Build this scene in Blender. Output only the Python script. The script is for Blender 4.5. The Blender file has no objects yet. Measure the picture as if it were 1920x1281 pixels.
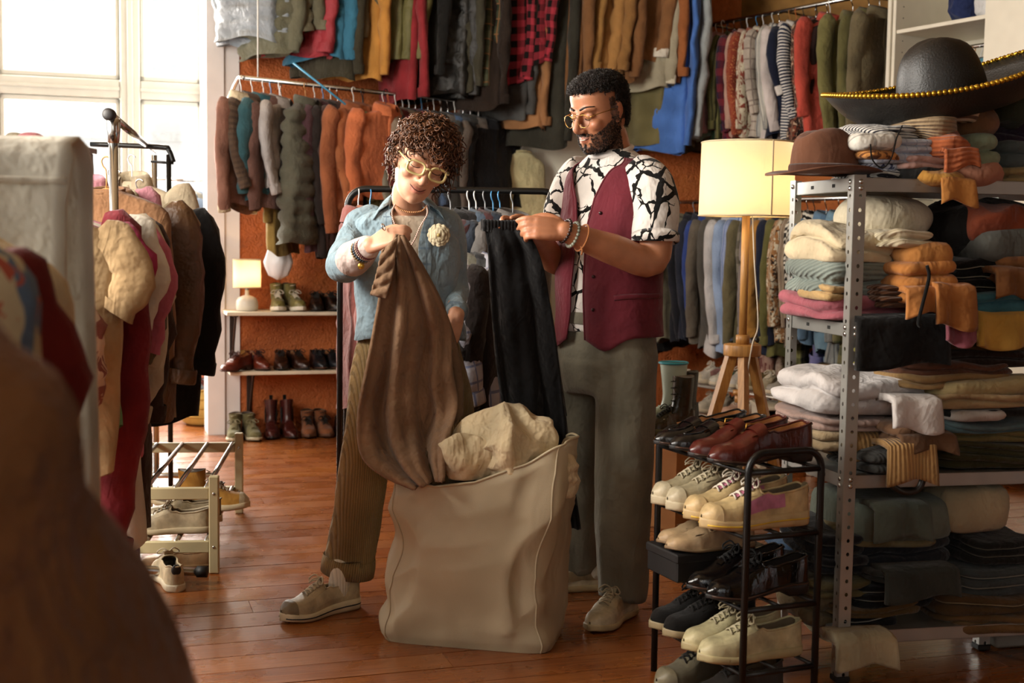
import bpy, math, random
import numpy as np
from mathutils import Vector, Matrix, Quaternion
random.seed(7); RNG = np.random.default_rng(7)
SC = bpy.context.scene
COL = SC.collection
# ------------------------------------------------------------------ camera
FPX = 2400.0; CAMZ = 1.25; PITCH = math.radians(4.54); ROLL = 0.0145
fwd = np.array([0, math.cos(PITCH), -math.sin(PITCH)])
up0 = np.array([0, math.sin(PITCH), math.cos(PITCH)])
rt0 = np.array([1.0, 0, 0])
rt = rt0 * math.cos(ROLL) + up0 * math.sin(ROLL)
upv = up0 * math.cos(ROLL) - rt0 * math.sin(ROLL)
cam_d = bpy.data.cameras.new('camera'); cam = bpy.data.objects.new('camera', cam_d); COL.objects.link(cam)
m = Matrix(((rt[0], upv[0], -fwd[0], 0), (rt[1], upv[1], -fwd[1], 0), (rt[2], upv[2], -fwd[2], CAMZ), (0, 0, 0, 1)))
cam.matrix_world = m
cam_d.sensor_width = 36; cam_d.lens = 36 * FPX / 1920; cam_d.clip_start = 0.05; cam_d.clip_end = 200
cam_d.dof.use_dof = True; cam_d.dof.focus_distance = 4.3; cam_d.dof.aperture_fstop = 4.0
SC.camera = cam
# ------------------------------------------------------------------ sky, lights, exposure
W = bpy.data.worlds.new('sky'); SC.world = W; W.use_nodes = True
bg = W.node_tree.nodes['Background']; bg.inputs[0].default_value = (0.95, 0.98, 1.0, 1); bg.inputs[1].default_value = 1.7
def area(name, loc, target, sx, sy, power, color):
    l = bpy.data.lights.new(name, 'AREA'); l.shape = 'RECTANGLE'; l.size = sx; l.size_y = sy; l.energy = power; l.color = color
    o = bpy.data.objects.new(name, l); COL.objects.link(o); o.location = loc
    o.rotation_euler = (Vector(target) - Vector(loc)).to_track_quat('-Z', 'Y').to_euler()
    return o
area('daylight_back_window', tuple(np.array([math.cos(0.314), math.sin(0.314), 0]) * -0.45 + np.array([-math.sin(0.314), math.cos(0.314), 0]) * 9.95 + np.array([0, 0, 2.1])), (0.2, 4.2, 0.6), 2.2, 2.4, 950, (1.0, 0.95, 0.87))
area('daylight_side_window', (-3.3, 3.0, 2.3), (0.6, 4.6, 0.9), 2.2, 2.0, 430, (1.0, 0.93, 0.83))
area('front_fill_light', (-1.6, -2.4, 2.3), (0.3, 5.2, 1.0), 3.0, 1.8, 85, (1.0, 0.88, 0.72))  # added soft fill lamp behind the camera, not in any window
SC.view_settings.view_transform = 'Standard'; SC.view_settings.look = 'None'
SC.view_settings.exposure = -0.12; SC.view_settings.gamma = 1.0; SC.view_settings.use_curve_mapping = False
SC.cycles.max_bounces = 6; SC.cycles.diffuse_bounces = 3; SC.cycles.glossy_bounces = 3
SC.cycles.transmission_bounces = 4; SC.cycles.transparent_max_bounces = 8
SC.cycles.use_adaptive_sampling = True; SC.cycles.adaptive_threshold = 0.05; SC.cycles.adaptive_min_samples = 12
SC.cycles.caustics_reflective = False; SC.cycles.caustics_refractive = False; SC.cycles.sample_clamp_indirect = 4
# ------------------------------------------------------------------ pixel to place (planning helper)
def ray(px, py): return fwd + rt * ((px - 960) / FPX) + upv * ((640.5 - py) / FPX)
def P(px, py, d):                       # the point at depth y = d that the photo shows at px, py
    r = ray(px, py); t = d / r[1]; return np.array([r[0] * t, d, CAMZ + r[2] * t])
def H(px, py, z):
    r = ray(px, py); t = (z - CAMZ) / r[2]; return np.array([r[0] * t, r[1] * t, z])
def PX(p):
    v = np.asarray(p, float) - np.array([0, 0, CAMZ]); dz = v @ fwd
    return 960 + FPX * (v @ rt) / dz, 640.5 - FPX * (v @ upv) / dz
RA = math.radians(18)
RX = np.array([math.cos(RA), math.sin(RA), 0]); RY = np.array([-math.sin(RA), math.cos(RA), 0])
def R(x, y, z=0.0): return RX * x + RY * y + np.array([0, 0, z])
# ------------------------------------------------------------------ colour and materials
def lin(c): return c / 12.92 if c <= 0.04045 else ((c + 0.055) / 1.055) ** 2.4
def C(h, k=1.0):
    h = h.lstrip('#'); return tuple(min(1, lin(int(h[i:i+2], 16) / 255) * k) for i in (0, 2, 4)) + (1.0,)
MATS = {}
class NT:
    def __init__(s, name):
        s.m = bpy.data.materials.new(name); s.m.use_nodes = True; s.t = s.m.node_tree; s.b = s.t.nodes['Principled BSDF']
    def n(s, typ, **k):
        o = s.t.nodes.new(typ)
        for a, v in k.items():
            if a.startswith('i_'):
                key = a[2:]; o.inputs[int(key) if key.isdigit() else key].default_value = v
            else: setattr(o, a, v)
        return o
    def l(s, a, b): s.t.links.new(a, b)
    def math(s, op, a, b=None, c=None):
        o = s.n('ShaderNodeMath', operation=op)
        for i, v in enumerate((a, b, c)):
            if v is None: continue
            if isinstance(v, (int, float)): o.inputs[i].default_value = v
            else: s.l(v, o.inputs[i])
        return o.outputs[0]
    def mix(s, fac, a, b, blend='MIX'):
        o = s.n('ShaderNodeMix', data_type='RGBA', blend_type=blend)
        for i, v in ((0, fac), (6, a), (7, b)):
            if isinstance(v, (int, float, tuple)): o.inputs[i].default_value = v
            else: s.l(v, o.inputs[i])
        return o.outputs[2]
    def noise(s, vec, scale, detail=3, rough=0.55, dist=0.0):
        o = s.n('ShaderNodeTexNoise'); o.inputs['Scale'].default_value = scale; o.inputs['Detail'].default_value = detail
        o.inputs['Roughness'].default_value = rough; o.inputs['Distortion'].default_value = dist
        if vec is not None: s.l(vec, o.inputs['Vector'])
        return o.outputs[0]
    def coord(s, kind='Object'): return s.n('ShaderNodeTexCoord').outputs[kind]
    def mapping(s, vec, scale=(1, 1, 1), rot=(0, 0, 0), loc=(0, 0, 0)):
        o = s.n('ShaderNodeMapping'); s.l(vec, o.inputs[0]); o.inputs['Scale'].default_value = scale
        o.inputs['Rotation'].default_value = rot; o.inputs['Location'].default_value = loc; return o.outputs[0]
    def ramp(s, fac, stops, interp='LINEAR'):
        o = s.n('ShaderNodeValToRGB'); r = o.color_ramp; r.interpolation = interp
        while len(r.elements) < len(stops): r.elements.new(0.5)
        for e, (p, c) in zip(r.elements, stops):
            e.position = p; e.color = c if len(c) == 4 else tuple(c) + (1,)
        s.l(fac, o.inputs[0]); return o.outputs[0]
    def bump(s, h, strength=0.3, dist=0.01, nrm=None):
        o = s.n('ShaderNodeBump'); o.inputs['Strength'].default_value = strength; o.inputs['Distance'].default_value = dist
        s.l(h, o.inputs['Height'])
        if nrm is not None: s.l(nrm, o.inputs['Normal'])
        s.l(o.outputs[0], s.b.inputs['Normal']); return o.outputs[0]
    def set(s, **k):
        for a, v in k.items():
            a = a.replace('_', ' ')
            if isinstance(v, (int, float, tuple)): s.b.inputs[a].default_value = v
            else: s.l(v, s.b.inputs[a])
        return s
def fabric(col, pat=None, col2='#101010', sc=1.0, rough=0.9, wr=0.35, col3=None, shine=0.0, weave=900, k=1.0):
    """cloth: base colour with a woven bump and soft wrinkles; pat = stripe / hstripe / plaid / check / dots / blotch / zebra / rib / branch / cord"""
    key = ('fab', col, pat, col2, sc, rough, wr, col3, shine, weave, k)
    if key in MATS: return MATS[key]
    t = NT('fabric_' + (pat or 'plain')); uv = t.coord('UV'); ob = t.coord('Object')
    def dye(h):
        c = np.array(C(h, k)[:3]); g = c @ np.array([0.35, 0.5, 0.15]); c = (c * 0.84 + g * 0.16 * np.array([1.05, 1.0, 0.88])) * 0.92; return tuple(c) + (1.0,)
    base = dye(col); c2 = dye(col2)
    big = t.noise(ob, 7, 1)
    dark = tuple(x * 0.78 for x in base[:3]) + (1,); lite = tuple(min(1, x * 1.18) for x in base[:3]) + (1,)
    colr = t.ramp(big, [(0.3, dark), (0.7, lite)])
    wv = t.mapping(ob, (1, 1, 0.5)); w1 = t.noise(wv, 9.0, 3, 0.55, 0.8); w2 = t.noise(ob, 24, 2, 0.55)
    rid = t.math('SUBTRACT', 1.0, t.math('MULTIPLY', t.math('ABSOLUTE', t.math('SUBTRACT', w1, 0.5)), 4.0))
    height = t.math('ADD', t.math('ADD', t.math('MULTIPLY', rid, 0.42), t.math('MULTIPLY', w2, 1.0)), t.math('MULTIPLY', t.noise(uv, weave, 0), 0.05))
    if pat:
        sp = t.n('ShaderNodeSeparateXYZ'); t.l(uv, sp.inputs[0]); u, v = sp.outputs[0], sp.outputs[1]
        def band(x, f, w): return t.math('LESS_THAN', t.math('FRACT', t.math('MULTIPLY', x, f)), w)
        if pat == 'stripe': colr = t.mix(band(u, 28 * sc, 0.42), colr, c2)
        elif pat == 'hstripe': colr = t.mix(band(v, 28 * sc, 0.45), colr, c2)
        elif pat == 'rib' or pat == 'cord':
            h = t.math('SINE', t.math('MULTIPLY', u if pat == 'cord' else v, 900 * sc)); height = t.math('ADD', height, t.math('MULTIPLY', h, 0.22 if pat == 'rib' else 0.12))
            colr = t.mix(t.math('MULTIPLY', t.math('LESS_THAN', h, -0.45), 0.45), colr, c2)
        elif pat == 'plaid':
            a, b = band(u, 11 * sc, 0.5), band(v, 11 * sc, 0.5)
            f = t.math('MULTIPLY', t.math('ADD', a, b), 0.5); colr = t.mix(f, colr, c2)
            if col3: colr = t.mix(t.math('MAXIMUM', band(u, 11 * sc, 0.08), band(v, 11 * sc, 0.08)), colr, dye(col3))
        elif pat == 'check': colr = t.mix(t.math('MULTIPLY', t.math('MAXIMUM', band(u, 16 * sc, 0.14), band(v, 16 * sc, 0.14)), 0.8), colr, c2)
        elif pat == 'dots':
            o = t.n('ShaderNodeTexVoronoi'); o.inputs['Scale'].default_value = 55 * sc; t.l(uv, o.inputs[0])
            colr = t.mix(t.math('LESS_THAN', o.outputs[0], 0.32), colr, c2)
        elif pat == 'blotch':
            n = t.noise(uv, 14 * sc, 2, 0.5, 1.0); colr = t.mix(t.math('GREATER_THAN', n, 0.53), colr, c2)
            if col3: colr = t.mix(t.math('GREATER_THAN', t.noise(t.mapping(uv, (1, 1, 1), (0, 0, 0), (3, 7, 1)), 17 * sc, 2, 0.5, 1.0), 0.60), colr, dye(col3))
        elif pat == 'zebra':
            n = t.noise(uv, 10, 2, 0.5, 0.6)
            w = t.math('SINE', t.math('ADD', t.math('MULTIPLY', v, 190 * sc), t.math('MULTIPLY', n, 26))); colr = t.mix(t.math('GREATER_THAN', w, 0.0), colr, c2)
        elif pat == 'branch':
            msk = t.noise(ob, 9 * sc, 1, 0.5); acc = None
            for q, (s_, w_) in enumerate(((6.5, 0.045), (10.0, 0.032))):
                o = t.n('ShaderNodeTexVoronoi', feature='DISTANCE_TO_EDGE'); o.inputs['Scale'].default_value = s_ * sc
                wob = t.mix(0.025, t.mapping(ob, (1, 1, 1), (0.4 * q, 0.3, 0.7 * q), (q * 3.1, 1.7, 0.4)), t.noise(ob, 30, 2)); t.l(wob, o.inputs[0])
                wid = t.math('MULTIPLY', t.math('SUBTRACT', t.noise(t.mapping(ob, (1, 1, 1), (0, 0, 0), (q * 5 + 2, 0, 0)), 14 * sc, 2), 0.36), w_ * 5.5)
                e = t.math('LESS_THAN', o.outputs[0], wid); acc = e if acc is None else t.math('MAXIMUM', acc, e)
            colr = t.mix(acc, colr, c2)
    t.bump(height, min(1.0, wr * 1.5), 0.022)
    t.set(Base_Color=colr, Roughness=rough)
    t.b.inputs['Specular IOR Level'].default_value = 0.12 + shine
    if shine <= 0.1: t.b.inputs['Sheen Weight'].default_value = 0.12; t.b.inputs['Sheen Roughness'].default_value = 0.5
    MATS[key] = t.m; return t.m
def plain(col, rough=0.5, metal=0.0, bump=0.0, bscale=60, spec=0.5, name='surface', var=0.12, k=1.0, trans=0.0, coat=0.0):
    key = ('pl', col, rough, metal, bump, bscale, spec, var, k, trans, coat)
    if key in MATS: return MATS[key]
    t = NT(name); ob = t.coord('Object'); b = C(col, k)
    n = t.noise(ob, bscale * 0.2, 1)
    colr = t.ramp(n, [(0.3, tuple(x * (1 - var) for x in b[:3]) + (1,)), (0.7, tuple(min(1, x * (1 + var)) for x in b[:3]) + (1,))])
    t.set(Base_Color=colr, Roughness=rough, Metallic=metal); t.b.inputs['Specular IOR Level'].default_value = spec
    if bump: t.bump(t.noise(ob, bscale, 2), bump, 0.006)
    if trans: t.b.inputs['Transmission Weight'].default_value = trans
    if coat: t.b.inputs['Coat Weight'].default_value = coat; t.b.inputs['Coat Roughness'].default_value = 0.12
    MATS[key] = t.m; return t.m
def leather(col, rough=0.32, k=1.0):
    key = ('le', col, rough, k)
    if key in MATS: return MATS[key]
    t = NT('leather'); ob = t.coord('Object'); b = C(col, k)
    n = t.noise(ob, 22, 3); colr = t.ramp(n, [(0.3, tuple(x * 0.65 for x in b[:3]) + (1,)), (0.72, tuple(min(1, x * 1.25) for x in b[:3]) + (1,))])
    o = t.n('ShaderNodeTexVoronoi'); o.inputs['Scale'].default_value = 420; t.l(ob, o.inputs[0])
    h = t.math('ADD', t.math('MULTIPLY', o.outputs[0], 0.12), t.noise(t.mapping(ob, (2.2, 1, 1)), 34, 2, 0.5, 0.5))
    t.bump(h, 0.22, 0.006); t.set(Base_Color=colr, Roughness=rough); MATS[key] = t.m; return t.m
# ------------------------------------------------------------------ meshes
def fnoise(p, seed=0, freq=1.0, octaves=2):
    r = np.random.default_rng(seed); p = np.asarray(p, float) * freq; out = np.zeros(p.shape[:-1]); amp = 1.0
    for o in range(octaves):
        for k in range(4):
            d = r.normal(size=3); d /= np.linalg.norm(d); out += amp * np.sin(p @ d * 2.2 * (1.9 ** o) + r.uniform(0, 6.28))
        amp *= 0.5
    return out / 4.0
def X3(a, b): return np.array([a[1] * b[2] - a[2] * b[1], a[2] * b[0] - a[0] * b[2], a[0] * b[1] - a[1] * b[0]])
class MB:
    def __init__(s): s.v = []; s.f = []; s.uv = []; s.n = 0
    def faces(s, f, k=0, mi=0):
        if isinstance(f, np.ndarray): s.f.append((f + k, mi)); return
        by = {}
        for q in f: by.setdefault(len(q), []).append(q)
        for q in by.values(): s.f.append((np.array(q, np.int64) + k, mi))
    def add(s, v, f, uv=None, mi=0):
        v = np.asarray(v, float).reshape(-1, 3)
        s.v.append(v); s.uv.append(np.asarray(uv, float).reshape(-1, 2) if uv is not None else v[:, :2] + v[:, 2:3])
        s.faces(f, s.n, mi); s.n += len(v); return s
    def box(s, lo, hi, mi=0, M=None):
        (a, b, c), (d, e, g) = lo, hi
        v = np.array([(a, b, c), (d, b, c), (d, e, c), (a, e, c), (a, b, g), (d, b, g), (d, e, g), (a, e, g)], float)
        if M is not None: v = v @ np.array(M)[:3, :3].T + np.array(M)[:3, 3]
        return s.add(v, [(0, 3, 2, 1), (4, 5, 6, 7), (0, 1, 5, 4), (1, 2, 6, 5), (2, 3, 7, 6), (3, 0, 4, 7)], mi=mi)
    def cbox(s, lo, hi, c=0.004, mi=0, M=None):          # box with chamfered edges
        lo = np.array(lo, float); hi = np.array(hi, float); c = min(c, 0.45 * (hi - lo).min())
        v = []; idx = {}
        for ax in range(3):
            for sx in (0, 1):
                for sy in (0, 1):
                    for sz in (0, 1):
                        q = np.where([sx, sy, sz], hi - c, lo + c); q[ax] = (hi if (sx, sy, sz)[ax] else lo)[ax]
                        idx[(ax, sx, sy, sz)] = len(v); v.append(q)
        F = []
        for ax in range(3):
            o = [a for a in range(3) if a != ax]
            for sd in (0, 1):
                def key(p, q, ax=ax, o=o, sd=sd):
                    k = [0, 0, 0]; k[ax] = sd; k[o[0]] = p; k[o[1]] = q; return idx[(ax, *k)]
                F.append([key(0, 0), key(1, 0), key(1, 1), key(0, 1)])
        for a in range(3):                                   # edges along axis a
            b1, b2 = [x for x in range(3) if x != a]
            for p in (0, 1):
                for q in (0, 1):
                    def k(ax, e, a=a, b1=b1, b2=b2, p=p, q=q):
                        z = [0, 0, 0]; z[a] = e; z[b1] = p; z[b2] = q; return idx[(ax, *z)]
                    F.append([k(b1, 0), k(b1, 1), k(b2, 1), k(b2, 0)])
        for sx in (0, 1):
            for sy in (0, 1):
                for sz in (0, 1): F.append([idx[(0, sx, sy, sz)], idx[(1, sx, sy, sz)], idx[(2, sx, sy, sz)]])
        v = np.array(v); ctr = (lo + hi) / 2; G = []
        for f in F:
            p = v[f]; n = np.cross(p[1] - p[0], p[2] - p[0]); G.append(f if n @ (p.mean(0) - ctr) > 0 else f[::-1])
        if M is not None: v = v @ np.array(M)[:3, :3].T + np.array(M)[:3, 3]
        return s.add(v, G, mi=mi)
    def grid(s, pts, cu=False, cv=False, caps=False, mi=0, uv=None):
        """pts [nv rows][nu around][3]; cu: close each row; caps: fill first and last rows"""
        pts = np.asarray(pts, float); nv, nu = pts.shape[:2]
        if uv is None:
            du = np.linalg.norm(np.diff(pts, axis=1, append=pts[:, :1]), axis=2); dv = np.linalg.norm(np.diff(pts, axis=0, prepend=pts[:1]), axis=2)
            U = np.cumsum(np.broadcast_to(du.max(0), (nv, nu)), axis=1); V = np.cumsum(dv.mean(1))[:, None] * np.ones((1, nu))
            uv = np.stack([U, V], -1)
        j, i = np.meshgrid(np.arange(nv - (0 if cv else 1)), np.arange(nu - (0 if cu else 1)), indexing='ij'); j, i = j.ravel(), i.ravel(); j2, i2 = (j + 1) % nv, (i + 1) % nu
        k = s.n; s.add(pts, np.stack([j * nu + i, j * nu + i2, j2 * nu + i2, j2 * nu + i], 1), uv, mi)
        if caps: q = np.arange(nu); s.faces(np.stack([q[::-1], (nv - 1) * nu + q]), k, mi)
        return s
    def tube(s, path, rad, n=8, caps=True, mi=0, flat=None, upref=(0, 0, 1), closed=False):
        """round bar along a path; rad scalar or list; flat = (ra, rb) factors across two normals"""
        path = np.asarray(path, float); m_ = len(path); rad = np.broadcast_to(np.asarray(rad, float), (m_,))
        if closed: T = np.roll(path, -1, 0) - np.roll(path, 1, 0)
        else: T = np.gradient(path, axis=0)
        T /= np.linalg.norm(T, axis=1)[:, None] + 1e-12
        N = np.array(upref, float)
        if abs(T[0] @ N) > 0.95: N = np.array([1.0, 0, 0])
        a = np.linspace(0, 2 * np.pi, n, endpoint=False); fa, fb = flat or (1, 1); rows = []
        for i in range(m_):
            N = N - T[i] * (N @ T[i]); N /= np.linalg.norm(N) + 1e-12; B = X3(T[i], N)
            rows.append(path[i] + rad[i] * (np.cos(a)[:, None] * N * fa + np.sin(a)[:, None] * B * fb))
        return s.grid(np.array(rows), cu=True, cv=closed, caps=caps and not closed, mi=mi)
    def lathe(s, prof, n=24, mi=0, c=(0, 0, 0), capb=True, capt=True):
        a = np.linspace(0, 2 * np.pi, n, endpoint=False)
        rows = [[(c[0] + r * math.cos(t), c[1] + r * math.sin(t), c[2] + z) for t in a] for r, z in prof]
        s.grid(np.array(rows), cu=True, mi=mi); k = s.n - n * len(prof)
        if capb: s.faces(np.arange(n)[None, ::-1], k, mi)
        if capt: s.faces(np.arange(n)[None], s.n - n, mi)
        return s
    def ball(s, c, r, nu=12, nv=8, mi=0, M=None):
        r = np.broadcast_to(np.asarray(r, float), (3,)); th = np.linspace(0.02, np.pi - 0.02, nv); a = np.linspace(0, 2 * np.pi, nu, endpoint=False)
        v = np.stack([np.sin(th)[:, None] * np.cos(a), np.sin(th)[:, None] * np.sin(a), -np.cos(th)[:, None] * np.ones(nu)], -1) * r
        if M is not None: v = v @ np.asarray(M).T
        return s.grid(v + np.array(c), cu=True, caps=True, mi=mi)
    def verts(s): return np.concatenate(s.v)
    def mesh(s, name, mats, smooth=True):
        me = bpy.data.meshes.new(name); v = np.concatenate(s.v); uv = np.concatenate(s.uv)
        tot = np.concatenate([np.full(len(f), f.shape[1], np.int32) for f, _ in s.f]); idx = np.concatenate([f.ravel() for f, _ in s.f]).astype(np.int32); mis = np.concatenate([np.full(len(f), q, np.int32) for f, q in s.f])
        me.vertices.add(len(v)); me.vertices.foreach_set('co', v.ravel().astype(np.float32))
        me.loops.add(len(idx)); me.loops.foreach_set('vertex_index', idx)
        me.polygons.add(len(tot)); st = np.zeros(len(tot), np.int32); st[1:] = np.cumsum(tot)[:-1]
        me.polygons.foreach_set('loop_start', st); me.polygons.foreach_set('loop_total', tot)
        me.polygons.foreach_set('material_index', mis)
        me.polygons.foreach_set('use_smooth', np.full(len(tot), smooth))
        for m_ in (mats if isinstance(mats, (list, tuple)) else [mats]): me.materials.append(m_)
        l = me.uv_layers.new(name='uv'); l.data.foreach_set('uv', uv[idx].astype(np.float32).ravel())
        me.update(calc_edges=True); return me
    def build(s, name, mats, parent=None, smooth=True):
        return link(name, s.mesh(name, mats, smooth), parent)
def link(name, me, parent=None):
    o = bpy.data.objects.new(name, me); COL.objects.link(o)
    if parent is not None: o.parent = parent
    return o
def tag(o, label=None, cat=None, group=None, kind=None):
    if label: o['label'] = label
    if cat: o['category'] = cat
    if group: o['group'] = group
    if kind: o['kind'] = kind
    return o
def thing(name, label, cat, loc=(0, 0, 0), yaw=0.0, group=None, rot=None):
    o = bpy.data.objects.new(name, None); COL.objects.link(o); o.empty_display_size = 0.05
    o.location = loc; o.rotation_euler = rot or (0, 0, yaw); return tag(o, label, cat, group)
def smoothstep(a, b, x): t = np.clip((x - a) / (b - a), 0, 1); return t * t * (3 - 2 * t)
def bez(pts, n):                          # smooth curve through points
    pts = np.asarray(pts, float); m_ = len(pts); q = np.vstack([2 * pts[0] - pts[1], pts, 2 * pts[-1] - pts[-2]]); out = []
    for t in np.linspace(0, m_ - 1, n):
        i = min(int(t), m_ - 2); u = t - i; p0, p1, p2, p3 = q[i:i + 4]
        out.append(0.5 * (2 * p1 + (p2 - p0) * u + (2 * p0 - 5 * p1 + 4 * p2 - p3) * u * u + (3 * p1 - p0 - 3 * p2 + p3) * u ** 3))
    return np.array(out)
# ================================================================== the setting
def MR(x, y, z=0.0, rot=RA):             # matrix of the room frame
    p = R(x, y, z); return Matrix.Translation(Vector(p)) @ Matrix.Rotation(rot, 4, 'Z')
def wall_mat():
    t = NT('orange_stucco'); ob = t.coord('Object')
    n1 = t.noise(ob, 1.6, 4); n2 = t.noise(ob, 75, 3, 0.6); n3 = t.noise(ob, 22, 3, 0.6)
    c = t.ramp(n1, [(0.3, C('#9c4f1e')), (0.55, C('#b8622a')), (0.75, C('#c97a3a'))])
    c = t.mix(t.math('MULTIPLY', t.math('GREATER_THAN', n3, 0.62), 0.25), c, C('#7c3d1a'))
    t.bump(t.math('ADD', n2, t.math('MULTIPLY', n3, 1.2)), 0.75, 0.02); t.set(Base_Color=c, Roughness=0.62); return t.m
M_STUCCO = wall_mat()
M_WHITE = plain('#d9d3cf', 0.6, bump=0.1, bscale=30, name='white_paint', var=0.05)
M_OCHRE = plain('#8a6430', 0.8, bump=0.4, bscale=40, name='ochre_plaster', var=0.25)
M_FRAME = plain('#b6b8b0', 0.4, name='window_paint', var=0.03)
def floor_mat():
    t = NT('worn_painted_boards'); ob = t.coord('Object'); oi = t.n('ShaderNodeObjectInfo')
    sh = t.n('ShaderNodeVectorMath', operation='ADD'); t.l(ob, sh.inputs[0]); cx = t.n('ShaderNodeCombineXYZ'); t.l(t.math('MULTIPLY', oi.outputs['Random'], 40), cx.inputs[0]); t.l(cx.outputs[0], sh.inputs[1]); v = sh.outputs[0]
    gr = t.noise(t.mapping(v, (0.6, 14, 14)), 6, 4, 0.6); big = t.noise(v, 1.3, 3)
    c = t.ramp(gr, [(0.25, C('#5c2e12')), (0.5, C('#7a421b')), (0.8, C('#955c2c'))])
    c = t.mix(t.math('MULTIPLY', oi.outputs['Random'], 0.35), c, C('#8f4a1c'))
    c = t.mix(t.math('MULTIPLY', t.ramp(big, [(0.45, (0, 0, 0)), (0.7, (1, 1, 1))]), 0.45), c, C('#ad6e34'))
    nick = t.noise(t.mapping(v, (3.2, 17, 17)), 7, 3, 0.7, 0.4); nm = t.ramp(nick, [(0.63, (0, 0, 0)), (0.67, (1, 1, 1))])
    c = t.mix(t.math('MULTIPLY', nm, 0.85), c, C('#1c0a04'))
    sc = t.noise(t.mapping(v, (5, 30, 30)), 9, 2, 0.6); c = t.mix(t.math('MULTIPLY', t.ramp(sc, [(0.68, (0, 0, 0)), (0.72, (1, 1, 1))]), 0.5), c, C('#d09a60'))
    r = t.ramp(t.noise(v, 5, 3), [(0.3, (0.20,) * 3), (0.7, (0.38,) * 3)])
    t.bump(t.math('SUBTRACT', t.math('MULTIPLY', gr, 0.4), t.math('ADD', nm, t.math('MULTIPLY', t.noise(v, 3.5, 2), -0.9))), 0.3, 0.008)
    t.set(Base_Color=c, Roughness=r); t.b.inputs['Coat Weight'].default_value = 0.4; t.b.inputs['Coat Roughness'].default_value = 0.2; return t.m
M_FLOOR = floor_mat()
fl = tag(MB().box((-2.6, -3.2, -0.12), (7.5, 11.5, -0.026)).build('floor', plain('#160a05', 0.9, name='underfloor'), smooth=False), kind='structure')
fl.matrix_world = MR(0, 0)
y = -1.0; rr = random.Random(3)
while y < 11.2:
    w = rr.choice((0.135, 0.15, 0.15, 0.165)); x = -2.6 + rr.uniform(-2.2, 0)
    while x < 7.5:
        L = rr.uniform(2.4, 4.2); x0, x1 = max(x, -2.6), min(x + L, 7.5)
        if x1 - x0 > 0.3:
            b = MB().box((-(x1 - x0) / 2 + 0.0008, -w / 2 + 0.0024, -0.024), ((x1 - x0) / 2 - 0.0008, w / 2 - 0.0024, 0.0)).build('plank', M_FLOOR, fl, smooth=False)
            b.location = ((x0 + x1) / 2, y + w / 2, rr.uniform(-0.0016, 0.0))
        x += L
    y += w
def panel(name, lo, hi, mat, kind='structure', M=None):
    o = tag(MB().box(lo, hi).build(name, mat, smooth=False), kind=kind); o.matrix_world = M if M is not None else MR(0, 0); return o
YB = 8.2; YW = 9.4; ZC = 3.7
pl0 = P(404, 500, 8.6); xr_p = None
def roomx(px, yr):                       # room x of a pixel column on the plane room-y = yr
    r = ray(px, 500); t = yr / (r[:2] @ RY[:2]); return (r * t)[:2] @ RX[:2]
XP0, XP1 = roomx(403, YB), roomx(449, YB)
wb = panel('wall_back', (XP0, YB, 0), (4.9, YB + 0.2, ZC), M_STUCCO)
panel('trim_1', (XP0 + 0.055, YB - 0.014, 0), (XP1, YB, ZC), M_WHITE)
panel('trim_2', (XP0 - 0.05, YB - 0.035, 0), (XP0 + 0.055, YB + 0.23, ZC), M_WHITE)
panel('wall_return', (XP0, YB + 0.2, 0), (XP0 + 0.15, YW, ZC), M_WHITE)
# door (white) on the back wall behind the suits
xd0, xd1 = roomx(878, YB), roomx(1112, YB)
d1 = panel('door_1', (xd0, YB - 0.035, 0.01), (xd1, YB, 2.12), plain('#e6e2cf', 0.55, name='door_paint', var=0.04))
for a, b in (((xd0 - 0.09, YB - 0.05, 0), (xd0, YB, 2.2)), ((xd1, YB - 0.05, 0), (xd1 + 0.09, YB, 2.2)), ((xd0, YB - 0.05, 2.12), (xd1, YB, 2.2))):
    MB().cbox(a, b, 0.006).build('door_frame', M_WHITE, d1, smooth=False)
hd = MB().cbox((xd0 + 0.06, YB - 0.045, 0.95), (xd0 + 0.10, YB - 0.035, 1.15), 0.003); hd.tube([(xd0 + 0.08, YB - 0.04, 1.05), (xd0 + 0.08, YB - 0.09, 1.05), (xd0 + 0.2, YB - 0.09, 1.05)], 0.009, 8)
hd.build('handle', plain('#9a9a98', 0.3, 1.0, name='steel'), d1)
# window wall behind the garment rails
XL = -1.6
xm0, xm1 = roomx(228, YW), roomx(265, YW); xq = roomx(392, YW); xlm0, xlm1 = roomx(-32, YW), roomx(4, YW)
zt0, zt1 = P(245, 186, 9.0)[2], P(245, 152, 9.0)[2]; zs = 0.55
panel('wall_window', (XL, YW, 0), (XP0 + 0.15, YW + 0.25, zs), M_WHITE)
panel('wall_window_top', (XL, YW, 3.45), (XP0 + 0.15, YW + 0.25, ZC), M_WHITE)
panel('wall_window_side', (xq + 0.05, YW, zs), (XP0 + 0.15, YW + 0.25, 3.45), M_WHITE)
win = tag(bpy.data.objects.new('window_1', None), kind='structure'); COL.objects.link(win); win.matrix_world = MR(0, 0)
def wbar(nm, lo, hi): return MB().cbox(lo, hi, 0.008).build(nm, M_FRAME, win, smooth=False)
for a, b in ((xlm0, xlm1), (xm0, xm1), (xq - 0.05, xq + 0.05), (XL, XL + 0.1)):
    wbar('mullion', (a, YW - 0.06, zs), (b, YW + 0.08, 3.45))
    if b - a > 0.12: wbar('mullion_bead', ((a + b) / 2 - 0.02, YW - 0.075, zs), ((a + b) / 2 + 0.02, YW - 0.06, 3.45))
edges = [XL + 0.1, xlm0, xlm1, xm0, xm1, xq - 0.05]
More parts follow.
